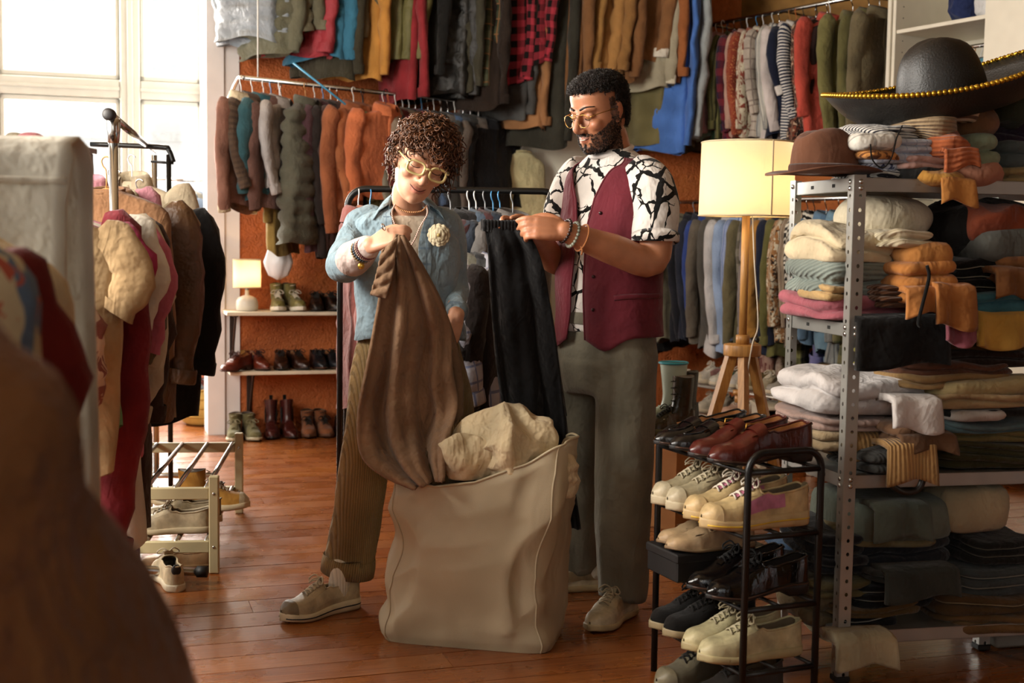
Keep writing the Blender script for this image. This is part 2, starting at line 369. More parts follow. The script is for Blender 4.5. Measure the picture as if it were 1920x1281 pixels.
for a, b in zip(edges[0::2], edges[1::2]):
    wbar('transom', (a, YW - 0.05, zt0), (b, YW + 0.07, zt1)); wbar('transom_bead', (a, YW - 0.062, (zt0 + zt1) / 2 - 0.012), (b, YW - 0.05, (zt0 + zt1) / 2 + 0.012))
    for z0, z1 in ((zs, zt0), (zt1, 3.45)):
        for lo, hi in (((a, YW - 0.03, z0), (a + 0.035, YW + 0.04, z1)), ((b - 0.035, YW - 0.03, z0), (b, YW + 0.04, z1)), ((a, YW - 0.03, z0), (b, YW + 0.04, z0 + 0.04)), ((a, YW - 0.03, z1 - 0.04), (b, YW + 0.04, z1))):
            wbar('sash', lo, hi)
        g = NT('pane_glass'); tr = g.n('ShaderNodeBsdfTransparent'); gl = g.n('ShaderNodeBsdfGlossy'); gl.inputs['Roughness'].default_value = 0.05
        mx = g.n('ShaderNodeMixShader'); mx.inputs[0].default_value = 0.06; g.l(tr.outputs[0], mx.inputs[1]); g.l(gl.outputs[0], mx.inputs[2]); g.l(mx.outputs[0], g.t.nodes['Material Output'].inputs[0])
        MATS.setdefault('glass', g.m)
        MB().box((a + 0.03, YW - 0.002, z0 + 0.03), (b - 0.03, YW + 0.002, z1 - 0.03)).build('pane', MATS['glass'], win, smooth=False)
wbar('sill', (XL, YW - 0.14, zs - 0.03), (xq + 0.05, YW + 0.02, zs))
# side walls, front wall with openings, ceiling (all outside the frame but they shape the light)
for lo, hi in (((XL - 0.2, -3, 0), (XL, YW, 0.8)), ((XL - 0.2, -3, 3.2), (XL, YW, ZC)), ((XL - 0.2, 7.4, 0.8), (XL, YW, 3.2)), ((XL - 0.2, 4.9, 0.8), (XL, 5.3, 3.2)), ((XL - 0.2, -3, 0.8), (XL, 1.6, 3.2))):
    panel('wall_left', lo, hi, M_WHITE)
panel('ceiling', (-2.0, -3.2, ZC), (7.5, YW + 0.3, ZC + 0.2), plain('#a58a66', 0.9, name='ceiling_paint'))
panel('wall_front', (XL, -3.2, 0), (7.5, -3.0, 0.7), M_OCHRE)
panel('wall_front_top', (XL, -3.2, 3.2), (7.5, -3.0, ZC), M_OCHRE)
panel('wall_front_side', (0.9, -3.2, 0.7), (7.5, -3.0, 3.2), M_OCHRE)
# slanting right wall: runs from the back corner towards the camera
WU = np.array([0.645, -0.764, 0]); WN = np.array([-0.764, -0.645, 0]); WO = np.array([1.586, 9.14, 0])
wr_ = panel('wall_right', (-0.1, 0, 0), (12.5, 0.2, ZC), M_STUCCO, M=Matrix.Translation(Vector(WO)) @ Matrix.Rotation(math.atan2(WU[1], WU[0]), 4, 'Z'))
up_ = panel('wall_right_upper', (-0.06, -0.012, 2.72), (12.4, 0, ZC), M_OCHRE, M=wr_.matrix_world.copy())
# building across the street, washed out by the daylight
bld = thing('apartment_building', 'pale apartment building across the street seen through the window', 'building', R(-8, 24))
bld.rotation_euler = (0, 0, RA)
M_FAC = plain('#f4f2ee', 0.8, name='facade', var=0.03); M_FW = plain('#e3e4e4', 0.5, name='facade_window', var=0.05)
MB().box((-14, 0, -6), (22, 1, 14)).build('facade', M_FAC, bld, smooth=False)
for i in range(16):
    for z0 in (-3.2, 0.2, 3.6):
        MB().box((-13 + i * 2.2, -0.03, z0), (-11.9 + i * 2.2, 0.02, z0 + 1.9)).build('window', M_FW, bld, smooth=False)
for z0 in (-0.5, 2.9): MB().box((-14, -0.5, z0), (22, 0, z0 + 0.14)).build('balcony_ledge', plain('#e0dbd2', 0.8, name='ledge'), bld, smooth=False)
MB().box((-14, -0.35, 7.15), (22, 0, 7.3)).build('cornice', M_FAC, bld, smooth=False)
for i in range(60): MB().box((-13.8 + i * 0.6, -0.2, 6.75), (-13.5 + i * 0.6, 0, 7.15)).build('corbel', plain('#e3c3ab', 0.8, name='corbel_brick'), bld, smooth=False)
# ================================================================== garments on hangers
M_STEEL = plain('#b9b9b6', 0.22, 1.0, name='chrome', var=0.05)
M_BLACKM = plain('#0d0c0b', 0.4, 0.3, name='black_metal', var=0.1)
HOOK = {'white': plain('#e6e6e2', 0.4, name='hook_white'), 'grey': plain('#8c8f92', 0.4, name='hook_grey'), 'blue': plain('#3f86b8', 0.4, name='hook_blue'),
        'steel': M_STEEL, 'black': plain('#141312', 0.5, name='hook_black'), 'wood': plain('#b07a3e', 0.5, bump=0.1, name='hook_wood'), 'red': plain('#6d1717', 0.35, name='hook_red'), 'orange': plain('#b5622a', 0.4, name='hook_orange')}
def torso_fn(hw, L, hem, thick, folds, seed, puff=0.0, quilt=0.085, open_=0.0, top=0.055):
    """surface (t around, v down 0..1) -> point; hanger hook at the origin, shoulders below it"""
    r = np.random.default_rng(seed); ph = r.uniform(0, 6.28, 6); k1, k2 = r.integers(3, 6), r.integers(6, 11); tw = r.uniform(-0.03, 0.03)
    zk = np.array([0, 0.012, 0.028, 0.055, 0.085, 0.16, 0.35, 0.7, 1.0]); ak = np.array([0.060, 0.078, 0.55 * hw, 0.90 * hw, 0.99 * hw, 0.97 * hw, 0.95 * hw + 0.05 * hem, 0.5 * hw + 0.5 * hem, hem])
    bk = np.array([0.045, 0.055, 0.055, 0.042, 0.042, 0.72 * thick, 0.95 * thick, thick, thick])
    vs = np.array([0, 0.03, 0.06, 0.12, 0.18, 0.28, 0.45, 0.75, 1.0]); zz = np.where(zk < 0.1, zk * 1.6, 0) ; dz = zk.copy()
    dz[:5] = np.array([0, 0.012, 0.03, 0.06, 0.10]); dz[5] = max(0.18, 0.22 * L); dz[6] = 0.45 * L; dz[7] = 0.75 * L; dz[8] = L
    def fn(t, v):
        a = np.interp(v, vs, ak); b = np.interp(v, vs, bk); z = -top - np.interp(v, vs, dz)
        c, s = np.cos(t), np.sin(t); x = a * np.sign(c) * np.abs(c) ** 0.85; y = b * np.sign(s) * np.abs(s) ** 0.8
        w = smoothstep(0.14, 0.8, v); f = folds * w * (0.6 * np.sin(k1 * t + ph[0] + 1.3 * np.sin(2.2 * v + ph[1])) + 0.4 * np.sin(k2 * t + ph[2] + 2 * v) + 0.5 * np.sin(2 * t + ph[5] + 3 * v))
        f = f + folds * 0.45 * smoothstep(0.05, 0.3, v) * np.sin(5 * v * 3.1 + ph[3] + 2 * np.sin(t + ph[4]))
        if puff: q = np.abs(np.sin(np.pi * (z + 0.08 * np.sin(t * 2)* 0.15) / quilt)) ** 0.55; f = f + puff * (q - 0.35) * smoothstep(0.03, 0.12, v)
        y = y + f * np.sign(s) * np.minimum(1, np.abs(s) * 2.2) + tw * v * np.sin(3 * v + ph[3]); x = x + 0.6 * f * c
        z = z + np.where(v > 0.9, 0.012 * np.sin(3 * t + ph[4]), 0) + 0.02 * v * np.sin(t + ph[2])
        return np.stack([x, y, z], -1)
    return fn
def garment(name, label, cat, pos, yaw, col, L=0.72, sw=0.44, kind='jacket', mat=None, mat2=None, hook='steel', group=None, seed=None, hem=None, thick=0.075, sl=None,
            folds=0.014, collar=None, tilt=0.0, detail=False, sfwd=0.0, srad=1.0, drop=0.04, **fk):
    """a garment on its hanger: body, two sleeves (with cuffs), collar, placket, hanger"""
    seed = random.randrange(10 ** 6) if seed is None else seed; rr = np.random.default_rng(seed)
    mat = mat or fabric(col, **fk); mat2 = mat2 or mat
    hw = sw / 2; hem = hem if hem is not None else hw * rr.uniform(0.88, 1.05); puff = 0.034 if kind in ('puffer', 'puffer_vest') else 0.0
    T = thing(name, label, cat, (pos[0], pos[1], pos[2] - drop), yaw, group, rot=(0, tilt, yaw))
    fn = torso_fn(hw, L, hem, thick, folds, seed, puff)
    nu, nv = 36, (40 if puff else 22); tt, vv = np.meshgrid(np.linspace(0, 2 * np.pi, nu, endpoint=False), np.linspace(0, 1, nv) ** 1.15)
    pts = fn(tt, vv); cr_ = 1 - np.abs(fnoise(pts * np.array([1, 1, 0.7]), seed + 7, 9, 2)) * 2; pts[..., 1] += 0.006 * cr_ * np.sign(np.sin(tt)) * smoothstep(0.1, 0.4, vv); pts[..., 0] += 0.003 * cr_ * np.cos(tt) * smoothstep(0.1, 0.4, vv); b = MB().grid(pts, cu=True)
    inner = fn(tt[-4:], vv[-4:]) * np.array([0.93, 0.85, 1]) + np.array([0, 0, 0.004]); b.grid(inner[::-1], cu=True)   # turned-in hem
    b.build('body', mat, T)
    short = kind in ('tee', 'polo'); has_sl = kind not in ('vest', 'puffer_vest', 'tank', 'skirt', 'trousers', 'dress')
    if has_sl:
        Ls = sl if sl else (0.24 if short else min(0.66, max(0.5, L * 0.86)))
        for sgn in (-1, 1):
            f0 = sfwd + rr.uniform(-0.02, 0.05); out = rr.uniform(0.0, 0.025)
            path = bez([(sgn * hw * 0.80, 0, -0.105), (sgn * (hw + 0.005), 0.004, -0.15), (sgn * (hw + 0.018 + out), f0 * 0.4, -0.13 - 0.35 * Ls), (sgn * (hw + 0.012 + out * 0.5), f0, -0.11 - 0.7 * Ls), (sgn * (hw - 0.005), f0 * 1.6, -0.09 - Ls)], 16 if not puff else 26)
            q = np.linspace(0, 1, len(path)); rad = np.interp(q, [0, 0.15, 0.5, 1.0], [0.05, 0.078, 0.066, 0.052] if not short else [0.05, 0.085, 0.085, 0.085])
            rad = srad * rad * (1 + 0.05 * np.sin(q * 19 + rr.uniform(0, 6)) + 0.04 * np.sin(q * 37 + rr.uniform(0, 6)))
            if puff: rad = rad * (0.98 + 0.26 * np.abs(np.sin(q * np.pi * Ls / 0.085)) ** 0.6)
            s = MB().tube(path, rad, 14, caps=False, flat=(1.0, 0.62 if not short else 0.36), upref=(1, 0, 0))
            P_ = s.v[-1]; P_ += (fnoise(P_, seed + sgn, 20, 3) * 0.012)[:, None] * np.array([1, 1, 0.3])
            e = P_[-14:]; s.grid(np.array([e, e * 0.0 + e.mean(0) + (e - e.mean(0)) * 0.86 + np.array([0, 0, 0.03])]), cu=True)
            so = s.build('sleeve', mat, T)
            if not short:
                cf = MB(); ctr = e.mean(0); d = (path[-1] - path[-2]); d /= np.linalg.norm(d)
                rows = [ctr + (e - ctr) * k_ + d * z_ for k_, z_ in ((1.05, -0.055), (1.10, -0.05), (1.10, -0.004), (1.04, 0.003), (0.9, 0.0))]
                cf.grid(np.array(rows), cu=True); cf.build('cuff', mat2, so)
    if collar is None: collar = kind in ('jacket', 'shirt', 'puffer', 'puffer_vest', 'coat', 'polo')
    a = np.linspace(0.5 * np.pi + 0.35, 2.5 * np.pi - 0.35, 26); cm = MB(); th = 0.014 if puff else 0.006
    if collar:
        hgt = 0.05 if puff else 0.036
        def ring(k_, z_): return np.stack([0.070 * k_ * np.cos(a), 0.056 * k_ * np.sin(a) + 0.006, np.full_like(a, z_) - 0.016 * np.sin(a)], -1)
        prof = [(0.98, -0.085), (0.96, -0.06), (0.97, -0.062 + hgt), (1.02, -0.056 + hgt), (1.24, -0.062 + hgt * 0.7), (1.42, -0.082), (1.45, -0.090)] if not puff else [(1.0, -0.085), (0.97, -0.05), (1.0, -0.03), (1.12, -0.02), (1.26, -0.03), (1.28, -0.055), (1.2, -0.085)]
        cm.grid(np.array([ring(k_, z_) for k_, z_ in prof])); cm.build('collar', mat2, T)
    else:
        aa = np.linspace(0, 2 * np.pi, 26, endpoint=False)
        cm.tube(np.stack([0.064 * np.cos(aa), 0.05 * np.sin(aa), -0.058 - 0.012 * np.sin(aa)], -1), 0.007, 6, closed=True); cm.build('neckband', mat2, T)
    if kind in ('jacket', 'shirt', 'puffer', 'puffer_vest', 'coat', 'polo', 'vest'):
        v = np.linspace(0.04, 0.985 if kind != 'polo' else 0.3, 26); rows = []
        for dt, off in ((-0.07, -0.002), (-0.06, 0.005), (0.06, 0.005), (0.07, -0.002)):
            p = fn(np.full_like(v, 0.5 * np.pi + dt), v); p[:, 1] += off; rows.append(p)
        MB().grid(np.array(rows)).build('placket', mat2, T)
        if detail:
            for q in np.linspace(0.12, 0.85, 6):
                p = fn(np.array(0.5 * np.pi), np.array(q)); MB().ball(p + np.array([0, 0.006, 0]), (0.006, 0.003, 0.006), 8, 5).build('button', plain('#d8d2c4', 0.3, name='button'), T)
    hg = MB(); hp = [(0, 0, -0.055), (0, 0, drop - 0.03), (0.012, 0, drop - 0.012), (0.018, 0, drop + 0.008), (0.008, 0, drop + 0.022), (-0.008, 0, drop + 0.022), (-0.016, 0, drop + 0.012)]
    hg.tube(bez(hp, 18), 0.0028, 6)
    hg.tube([(-hw * 0.75, 0, -0.112), (-0.03, 0, -0.062), (0, 0, -0.055), (0.03, 0, -0.062), (hw * 0.75, 0, -0.112)], 0.006, 6)
    hg.build('hanger', HOOK[hook], T)
    return T
class Rail:
    """a straight rail between two places; knows where along it a pixel column falls"""
    def __init__(s, p0, p1): s.p0, s.p1 = np.array(p0, float), np.array(p1, float); s.u = (s.p1 - s.p0); s.len = np.linalg.norm(s.u); s.u /= s.len; s.n = np.array([s.u[1], -s.u[0], 0]); s.n *= (-1 if s.n[1] > 0 else 1)
    def at(s, px):
        t = np.linspace(-0.5, 1.5, 801); v = s.p0 + (s.p1 - s.p0) * t[:, None] - np.array([0, 0, CAMZ]); q = 960 + FPX * (v @ rt) / (v @ fwd)
        o = np.argsort(q); return s.p0 + (s.p1 - s.p0) * np.interp(px, np.array(q)[o], t[o])
    def row(s, specs, where, group, dz=-0.022, base=0.0, turn=lambda d: d, full=0):
        for sp in specs:
            sp = dict(sp); px = sp.pop('x'); by = sp.pop('b'); dl = sp.pop('d', 20); desc = sp.pop('t'); nm = sp.pop('n', 'jacket'); p = s.at(px)
            off = sp.pop('off', 0.0); p = p + s.n * off
            r = ray(px, by); q = p[1] / r[1]; zb = CAMZ + r[2] * q
            L = max(0.25, p[2] + dz - 0.095 - zb)
            if 'sl' in sp: sp['sl'] = min(sp['sl'], L * 0.97)
            if full: sp['sl'] = L * full
            sp.setdefault('thick', 0.05); sp.setdefault('srad', 0.86)
            yaw = math.atan2(s.n[1], s.n[0]) + math.radians(turn(dl)) + base
            garment(nm, f'{desc} {where}', sp.pop('cat', nm.split('_')[-1]), p + np.array([0, 0, dz]), yaw, sp.pop('c'), L=L, group=group, **sp)
def bar(name, label, cat, p0, p1, r, mat, caps=True, group=None):
    b = MB().tube([p0, p1], r, 12); o = b.build(name, mat); return tag(o, label, cat, group)
# ------------------------------------------------------------------ high rail of coats along the back wall
ra = P(440, 100, 7.75); rb = P(1300, 100, 8.55)
HI = Rail((ra[0], ra[1], 3.36), (rb[0], rb[1], 3.36))
hr = bar('clothes_rail', 'high steel rail of coats running along the orange wall near the ceiling', 'rail', HI.p0 - HI.u * 0.1, HI.p1 + HI.u * 0.15, 0.014, M_STEEL)
for k in np.linspace(0.03, 0.97, 4):
    p = HI.p0 + (HI.p1 - HI.p0) * k; MB().tube([p, p + np.array([0, 0, 3.7 - 3.36])], 0.008, 8).build('drop_rod', M_STEEL, hr)
J, S, PF = 'jacket', 'shirt', 'puffer_jacket'
HI.row([
 dict(x=466, b=80, c='#7d8790', kind='puffer', n=PF, t='shiny silver-grey puffer jacket', d=48, rough=0.35, shine=0.4, sl=0.78),
 dict(x=505, b=105, c='#5e5c48', kind='puffer', n=PF, t='moss grey puffer jacket', d=40, sl=0.80),
 dict(x=537, b=60, c='#6c6750', kind='puffer', n=PF, t='light olive puffer jacket with short sleeves end', d=30, sl=0.72),
 dict(x=562, b=106, c='#a01c2c', t='bright red padded jacket', d=46, kind='puffer', n=PF, sl=0.70, rough=0.6, shine=0.2),
 dict(x=594, b=118, c='#2a6f8c', t='teal blue padded jacket', d=44, kind='puffer', n=PF, sl=0.74),
 dict(x=612, b=146, c='#3a3527', t='dark olive parka with loose cuffs', d=40, sl=0.98),
 dict(x=643, b=80, c='#5d553f', t='grey olive field jacket', d=42, sl=0.82),
 dict(x=668, b=148, c='#b97a16', t='golden yellow raincoat', d=30, sl=0.9),
 dict(x=694, b=118, c='#66612f', t='olive bomber jacket with ribbed cuffs', d=52, sl=0.98, sw=0.5, rough=0.55, shine=0.2),
 dict(x=738, b=118, c='#6a632e', t='second olive bomber jacket with ribbed cuffs', d=40, sl=0.95, rough=0.55, shine=0.2),
 dict(x=748, b=192, c='#8c1722', t='crimson ski jacket with black trim', d=20, sl=1.16),
 dict(x=785, b=150, c='#191816', t='black wool coat', d=34, sl=1.0),
 dict(x=815, b=186, c='#23221f', t='black padded leather coat', d=50, kind='puffer', n=PF, sl=1.16, sw=0.5, rough=0.4, shine=0.3),
 dict(x=848, b=170, c='#3d3a2c', t='charcoal coat with orange edging', d=32, sl=0.95),
 dict(x=870, b=168, c='#4d5038', pat='plaid', col2='#2a3526', col3='#8a5a30', t='green plaid flannel jacket', d=46, sl=1.02),
 dict(x=895, b=205, c='#2b2019', t='dark brown leather coat', d=32, sl=1.1),
 dict(x=918, b=155, c='#b01c36', pat='plaid', col2='#15100f', sc=1.1, t='red and black buffalo plaid jacket', d=62, sl=0.98, sw=0.5),
 dict(x=968, b=120, c='#a81a33', pat='plaid', col2='#15100f', sc=1.1, t='second red and black buffalo plaid jacket', d=50, sl=0.9),
 dict(x=958, b=225, c='#4a4a49', t='dark grey overcoat', d=28, sl=1.2, off=-0.1),
 dict(x=985, b=248, c='#9a683a', t='tan trench coat', d=30, sl=1.25, off=-0.1),
 dict(x=1010, b=275, c='#35332a', t='very long dark olive coat', d=46, sl=1.2, off=-0.05, sw=0.5),
 dict(x=1043, b=238, c='#7c5128', t='long cinnamon brown coat', d=36, sl=1.2),
 dict(x=1062, b=140, c='#a5742f', t='camel cotton jacket', d=48, sl=0.88),
 dict(x=1092, b=155, c='#a87532', t='golden brown cotton coat', d=52, sl=0.86),
 dict(x=1120, b=140, c='#8e6128', t='ochre suede jacket', d=40, sl=0.84),
 dict(x=1142, b=152, c='#7d5128', t='chestnut suede jacket', d=36, sl=0.9),
 dict(x=1178, b=112, c='#8a5a2e', t='brown shearling coat with cream fur cuffs', d=52, sl=0.84, sw=0.5, mat2=fabric('#d9cfbd', wr=0.9, weave=200)),
 dict(x=1205, b=165, c='#a39a80', t='beige wool coat with cream hem', d=44, sl=0.92, mat2=fabric('#cfc7ae')),
 dict(x=1216, b=278, c='#756c40', t='long khaki corduroy dress coat', d=30, sl=1.1, pat='cord', col2='#5a5230', off=-0.1),
 dict(x=1236, b=152, c='#99551f', t='rust orange coat', d=20, sl=0.9),
 dict(x=1246, b=285, c='#3f73c4', t='sky blue long shirt dress with white cuffs', d=34, sl=0.75, kind='tee', n=S, mat2=fabric('#d8dce0')),
 dict(x=1266, b=268, c='#9fa6a8', t='long pale grey shirt dress', d=38, sl=0.55, kind='shirt', n=S, folds=0.008),
], 'on the high back rail', 'coats on the high rail', full=0.95)
# ------------------------------------------------------------------ middle rail: jackets left, suits behind the two people
ma = P(468, 147, 7.45); mb = P(955, 200, 8.35)
MI = Rail((ma[0], ma[1], ma[2]), (mb[0], mb[1], mb[2]))
mr = bar('clothes_rail', 'chrome rail hung on a white cord below the coats, jackets on it', 'rail', MI.p0 - MI.u * 0.03, MI.p1 + MI.u * 0.1, 0.013, M_STEEL)
pe = MI.p0 + MI.u * 0.05; MB().tube([pe + np.array([0, 0, 0.013]), pe + np.array([0.0, 0, 3.36 - pe[2]])], 0.004, 6).build('cord', plain('#d8d4cc', 0.8, name='cord'), mr)
pq = MI.p0 - MI.u * 0.03; MB().tube(bez([pq, pq + RY * 0.06 - MI.u * 0.03, pq + RY * 0.22 - MI.u * 0.07 + np.array([0, 0, -0.1]), pq + RY * 0.36 - MI.u * 0.08 + np.array([0, 0, -0.12])], 10), 0.012, 8).build('wall_bracket', M_STEEL, mr)
for k in (0.4, 0.7, 0.96):
    q = MI.p0 + (MI.p1 - MI.p0) * k; MB().tube([q, q + RY * 0.3 + np.array([0, 0, 0.05])], 0.009, 8).build('wall_bracket', M_STEEL, mr)
MI.row([
 dict(x=452, b=392, c='#8d5f4e', t='dusty pink suede jacket with cream sherpa cuffs', d=24, sl=0.72, mat2=fabric('#c9b795', wr=0.9, weave=200), hook='white'),
 dict(x=473, b=348, c='#5a4536', t='brown bomber jacket with stitched sleeves', d=30, sl=0.60, hook='white', pat='hstripe', col2='#4c3a2e', sc=1.2),
 dict(x=494, b=378, c='#2e5a63', t='teal puffer jacket', d=24, kind='puffer', n=PF, hook='white', hem=0.16),
 dict(x=508, b=388, c='#6d4b42', t='mauve brown jacket', d=26, sl=0.7, hook='blue'),
 dict(x=524, b=350, c='#a39d9c', t='silvery grey satin jacket', d=22, rough=0.45, shine=0.3, hook='white'),
 dict(x=541, b=472, c='#8a6f2c', t='long mustard jacket', d=18, hook='steel', off=-0.12),
 dict(x=563, b=452, c='#565446', t='large olive grey puffer vest facing forward', d=30, kind='puffer_vest', n='puffer_vest', cat='vest', thick=0.075, sw=0.46, hook='wood', off=0.08),
 dict(x=590, b=455, c='#57534d', t='grey mauve blazer', d=30, hook='white'),
 dict(x=606, b=470, c='#54363e', t='plum blazer', d=27, hook='blue'),
 dict(x=620, b=478, c='#2c2422', t='dark brown blazer', d=24, hook='white'),
 dict(x=633, b=470, c='#47302c', t='maroon brown cardigan', d=20, hook='steel', kind='shirt', n=S, cat='cardigan'),
 dict(x=650, b=432, c='#99532a', t='rust cotton jacket', d=44, sl=0.82, hook='white', off=0.10),
 dict(x=672, b=400, c='#a45a2a', t='copper orange overshirt', d=40, off=0.06, kind='shirt', n=S, hook='black'),
 dict(x=688, b=415, c='#1b1a1c', t='black zip jacket', d=14, hook='black', off=-0.05),
 dict(x=702, b=372, c='#c9662f', t='bright orange cotton shirt', d=56, kind='shirt', n=S, sl=0.55, sw=0.5, hook='black', off=0.16),
 dict(x=719, b=390, c='#6f7043', t='olive green shirt', d=36, kind='shirt', n=S, hook='white'),
 dict(x=729, b=390, c='#83834f', t='yellow green shirt', d=30, kind='shirt', n=S, hook='orange'),
 dict(x=742, b=400, c='#7f7a6a', t='stone grey shirt', d=30, kind='shirt', n=S, hook='white'),
 dict(x=755, b=400, c='#5e2020', t='wine red shirt', d=30, kind='shirt', n=S, hook='white'),
 dict(x=767, b=400, c='#8e7b68', t='beige linen blazer', d=30, hook='white'),
 dict(x=779, b=400, c='#3a3a3c', t='charcoal blazer', d=30, hook='steel'),
 dict(x=791, b=400, c='#8d1d40', t='raspberry pink shirt', d=30, kind='shirt', n=S, hook='blue'),
 dict(x=802, b=400, c='#2b3a72', t='royal navy shirt', d=30, kind='shirt', n=S, hook='steel'),
 dict(x=814, b=400, c='#7c6156', t='rosy brown blazer', d=30, hook='white'),
 dict(x=827, b=400, c='#2a2826', t='black brown suit jacket', d=30, hook='steel'),
 dict(x=840, b=400, c='#77706a', t='warm grey suit jacket', d=30, hook='steel'),
 dict(x=853, b=400, c='#55739c', t='denim blue shirt', d=36, kind='shirt', n=S, hook='white'),
 dict(x=868, b=420, c='#4b4f56', t='slate grey suit jacket', d=34, hook='steel'),
 dict(x=882, b=420, c='#3b3936', t='dark taupe suit jacket', d=32, hook='steel'),
 dict(x=897, b=420, c='#6b6058', t='light taupe suit jacket', d=34, hook='white'),
 dict(x=921, b=398, c='#161518', t='large black wool coat', d=48, sw=0.5, hook='black', sl=0.5),
], 'on the middle chrome rail', 'jackets on the middle rail', turn=lambda d: -(24 + 0.8 * d))
g = garment('dress', 'pale yellow tulle dress hanging against the white door', 'dress', R(roomx(975, YB - 0.12), YB - 0.12, 1.92), RA, '#d8cb95', L=1.1, sw=0.34, kind='dress', folds=0.02, hem=0.24, hook='steel')
st = P(550, 118, 7.5); en = P(648, 196, 7.5)
tag(MB().tube([st, en], 0.006, 8).build('garment_pole', plain('#3f8fb5', 0.4, name='blue_plastic')), 'slim blue garment pole leaning across the chrome rail', 'pole')
# ------------------------------------------------------------------ rails on the slanting right wall
ua = P(1300, 60, 8.95); ub = P(1668, 20, 7.55)
UP = Rail((ua[0], ua[1], 2.72), (ub[0], ub[1], 2.72))
ur = bar('clothes_rail', 'upper steel rail of shirts on the wall left of the white wardrobe', 'rail', UP.p0 - UP.u * 0.1, UP.p1, 0.013, M_STEEL)
for k in (0.1, 0.5, 0.9):
    q = UP.p0 + (UP.p1 - UP.p0) * k; MB().tube([q, q - WN * 0.45], 0.009, 8).build('wall_bracket', M_STEEL, ur)
for i, (px, c) in enumerate(((1297, 'red'), (1306, 'red'), (1316, 'red'), (1325, 'orange'), (1334, 'red'))):
    p = UP.at(px); hg = MB(); yw = math.atan2(UP.n[1], UP.n[0]) + 0.5; hp = [(0, 0, -0.05), (0, 0, -0.02), (0.016, 0, 0.0), (0.014, 0, 0.02), (-0.004, 0, 0.027), (-0.016, 0, 0.012)]
    hg.tube(bez(hp, 10), 0.003, 6)
    hg.tube(bez([(-0.21, 0, -0.15), (-0.17, 0, -0.10), (-0.06, 0, -0.06), (0, 0, -0.05), (0.06, 0, -0.06), (0.17, 0, -0.10), (0.21, 0, -0.15)], 14), 0.012, 8, flat=(1.6, 0.7))
    o = hg.build('coat_hanger', HOOK[c]); o.location = p + np.array([0, 0, -0.024]); o.rotation_euler = (0, 0, yw)
    tag(o, ('empty orange wooden hanger among the red ones' if c == 'orange' else f'empty dark red wooden hanger, {("first", "second", "third", "", "fifth")[i]} from the corner on the upper rail'), 'hanger', 'empty hangers in the corner')
UP.row([
 dict(x=1318, b=285, c='#4c4633', t='dark moss tweed jacket', d=34, hook='steel'),
 dict(x=1334, b=272, c='#79735f', pat='check', col2='#5c5647', t='grey tweed jacket', d=32, hook='steel'),
 dict(x=1344, b=265, c='#8fae9f', t='mint green shirt', d=34, kind='shirt', n=S, hook='white'),
 dict(x=1352, b=262, c='#3f9a8c', t='turquoise shirt', d=24, kind='shirt', n=S, hook='blue', off=-0.06),
 dict(x=1366, b=250, c='#c98d93', t='pastel pink shirt with folded cuffs', d=46, kind='shirt', n=S, hook='white', off=0.05, sl=0.62),
 dict(x=1378, b=262, c='#6d6938', pat='stripe', col2='#3c3c20', t='olive striped shirt', d=36, kind='shirt', n=S, hook='steel'),
 dict(x=1391, b=268, c='#7d1c2c', pat='plaid', col2='#1c1a30', t='burgundy and navy plaid shirt', d=36, kind='shirt', n=S, hook='black'),
 dict(x=1402, b=262, c='#b98f7c', t='salmon beige blouse', d=30, kind='shirt', n=S, hook='white'),
 dict(x=1420, b=258, c='#93341c', pat='dots', col2='#c47a3a', sc=1.5, t='rust red dotted blouse', d=44, kind='shirt', n=S, hook='blue', sl=0.62),
 dict(x=1432, b=262, c='#c9bfa4', pat='blotch', col2='#8a3b2a', sc=2, t='cream printed blouse', d=36, kind='shirt', n=S, hook='white'),
 dict(x=1450, b=258, c='#b3a698', pat='check', col2='#7c6c64', t='beige windowpane check shirt', d=46, kind='shirt', n=S, hook='white', sl=0.5),
 dict(x=1462, b=265, c='#c6c3b6', pat='stripe', col2='#6c7078', t='white striped shirt', d=34, kind='shirt', n=S, hook='steel'),
 dict(x=1482, b=266, c='#cfc4c1', t='pinkish white shirt', d=46, kind='shirt', n=S, hook='wood', sl=0.62),
 dict(x=1494, b=262, c='#1b2238', t='navy blouse with a white band', d=44, kind='shirt', n=S, hook='orange', sl=0.4, mat2=fabric('#d5cfc8')),
 dict(x=1508, b=272, c='#202a44', pat='hstripe', col2='#d8d4cc', sc=2.0, t='navy and white striped top', d=40, kind='shirt', n=S, hook='black', sl=0.55, collar=False),
 dict(x=1520, b=285, c='#a01a20', t='scarlet blouse', d=24, kind='shirt', n=S, hook='steel', off=-0.05),
 dict(x=1533, b=268, c='#33201c', pat='blotch', col2='#7d3a24', col3='#c0a284', sc=2.2, t='dark brown patterned blouse', d=40, kind='shirt', n=S, hook='black'),
 dict(x=1552, b=275, c='#3c2420', t='maroon knitted cardigan', d=30, kind='shirt', n=S, cat='cardigan', hook='steel'),
 dict(x=1570, b=262, c='#c8402c', t='coral red cotton shirt', d=50, kind='shirt', n=S, hook='white', sl=0.56, sw=0.5, off=0.06),
 dict(x=1600, b=265, c='#77713c', t='olive long shirt dress', d=50, kind='shirt', n=S, hook='steel', sw=0.5, sl=0.7),
 dict(x=1630, b=270, c='#5f5a30', t='dark olive linen shirt', d=46, kind='shirt', n=S, hook='steel', sl=0.7),
 dict(x=1650, b=275, c='#6b5f43', t='khaki brown long shirt', d=44, kind='shirt', n=S, hook='steel', sl=0.7),
], 'on the upper rail beside the wardrobe', 'shirts on the upper rail', turn=lambda d: 40 - (d - 8) * 0.8)
la = P(1262, 380, 8.75); lb = P(1690, 372, 7.1)
LO = Rail((la[0], la[1], 1.52), (lb[0], lb[1], 1.52))
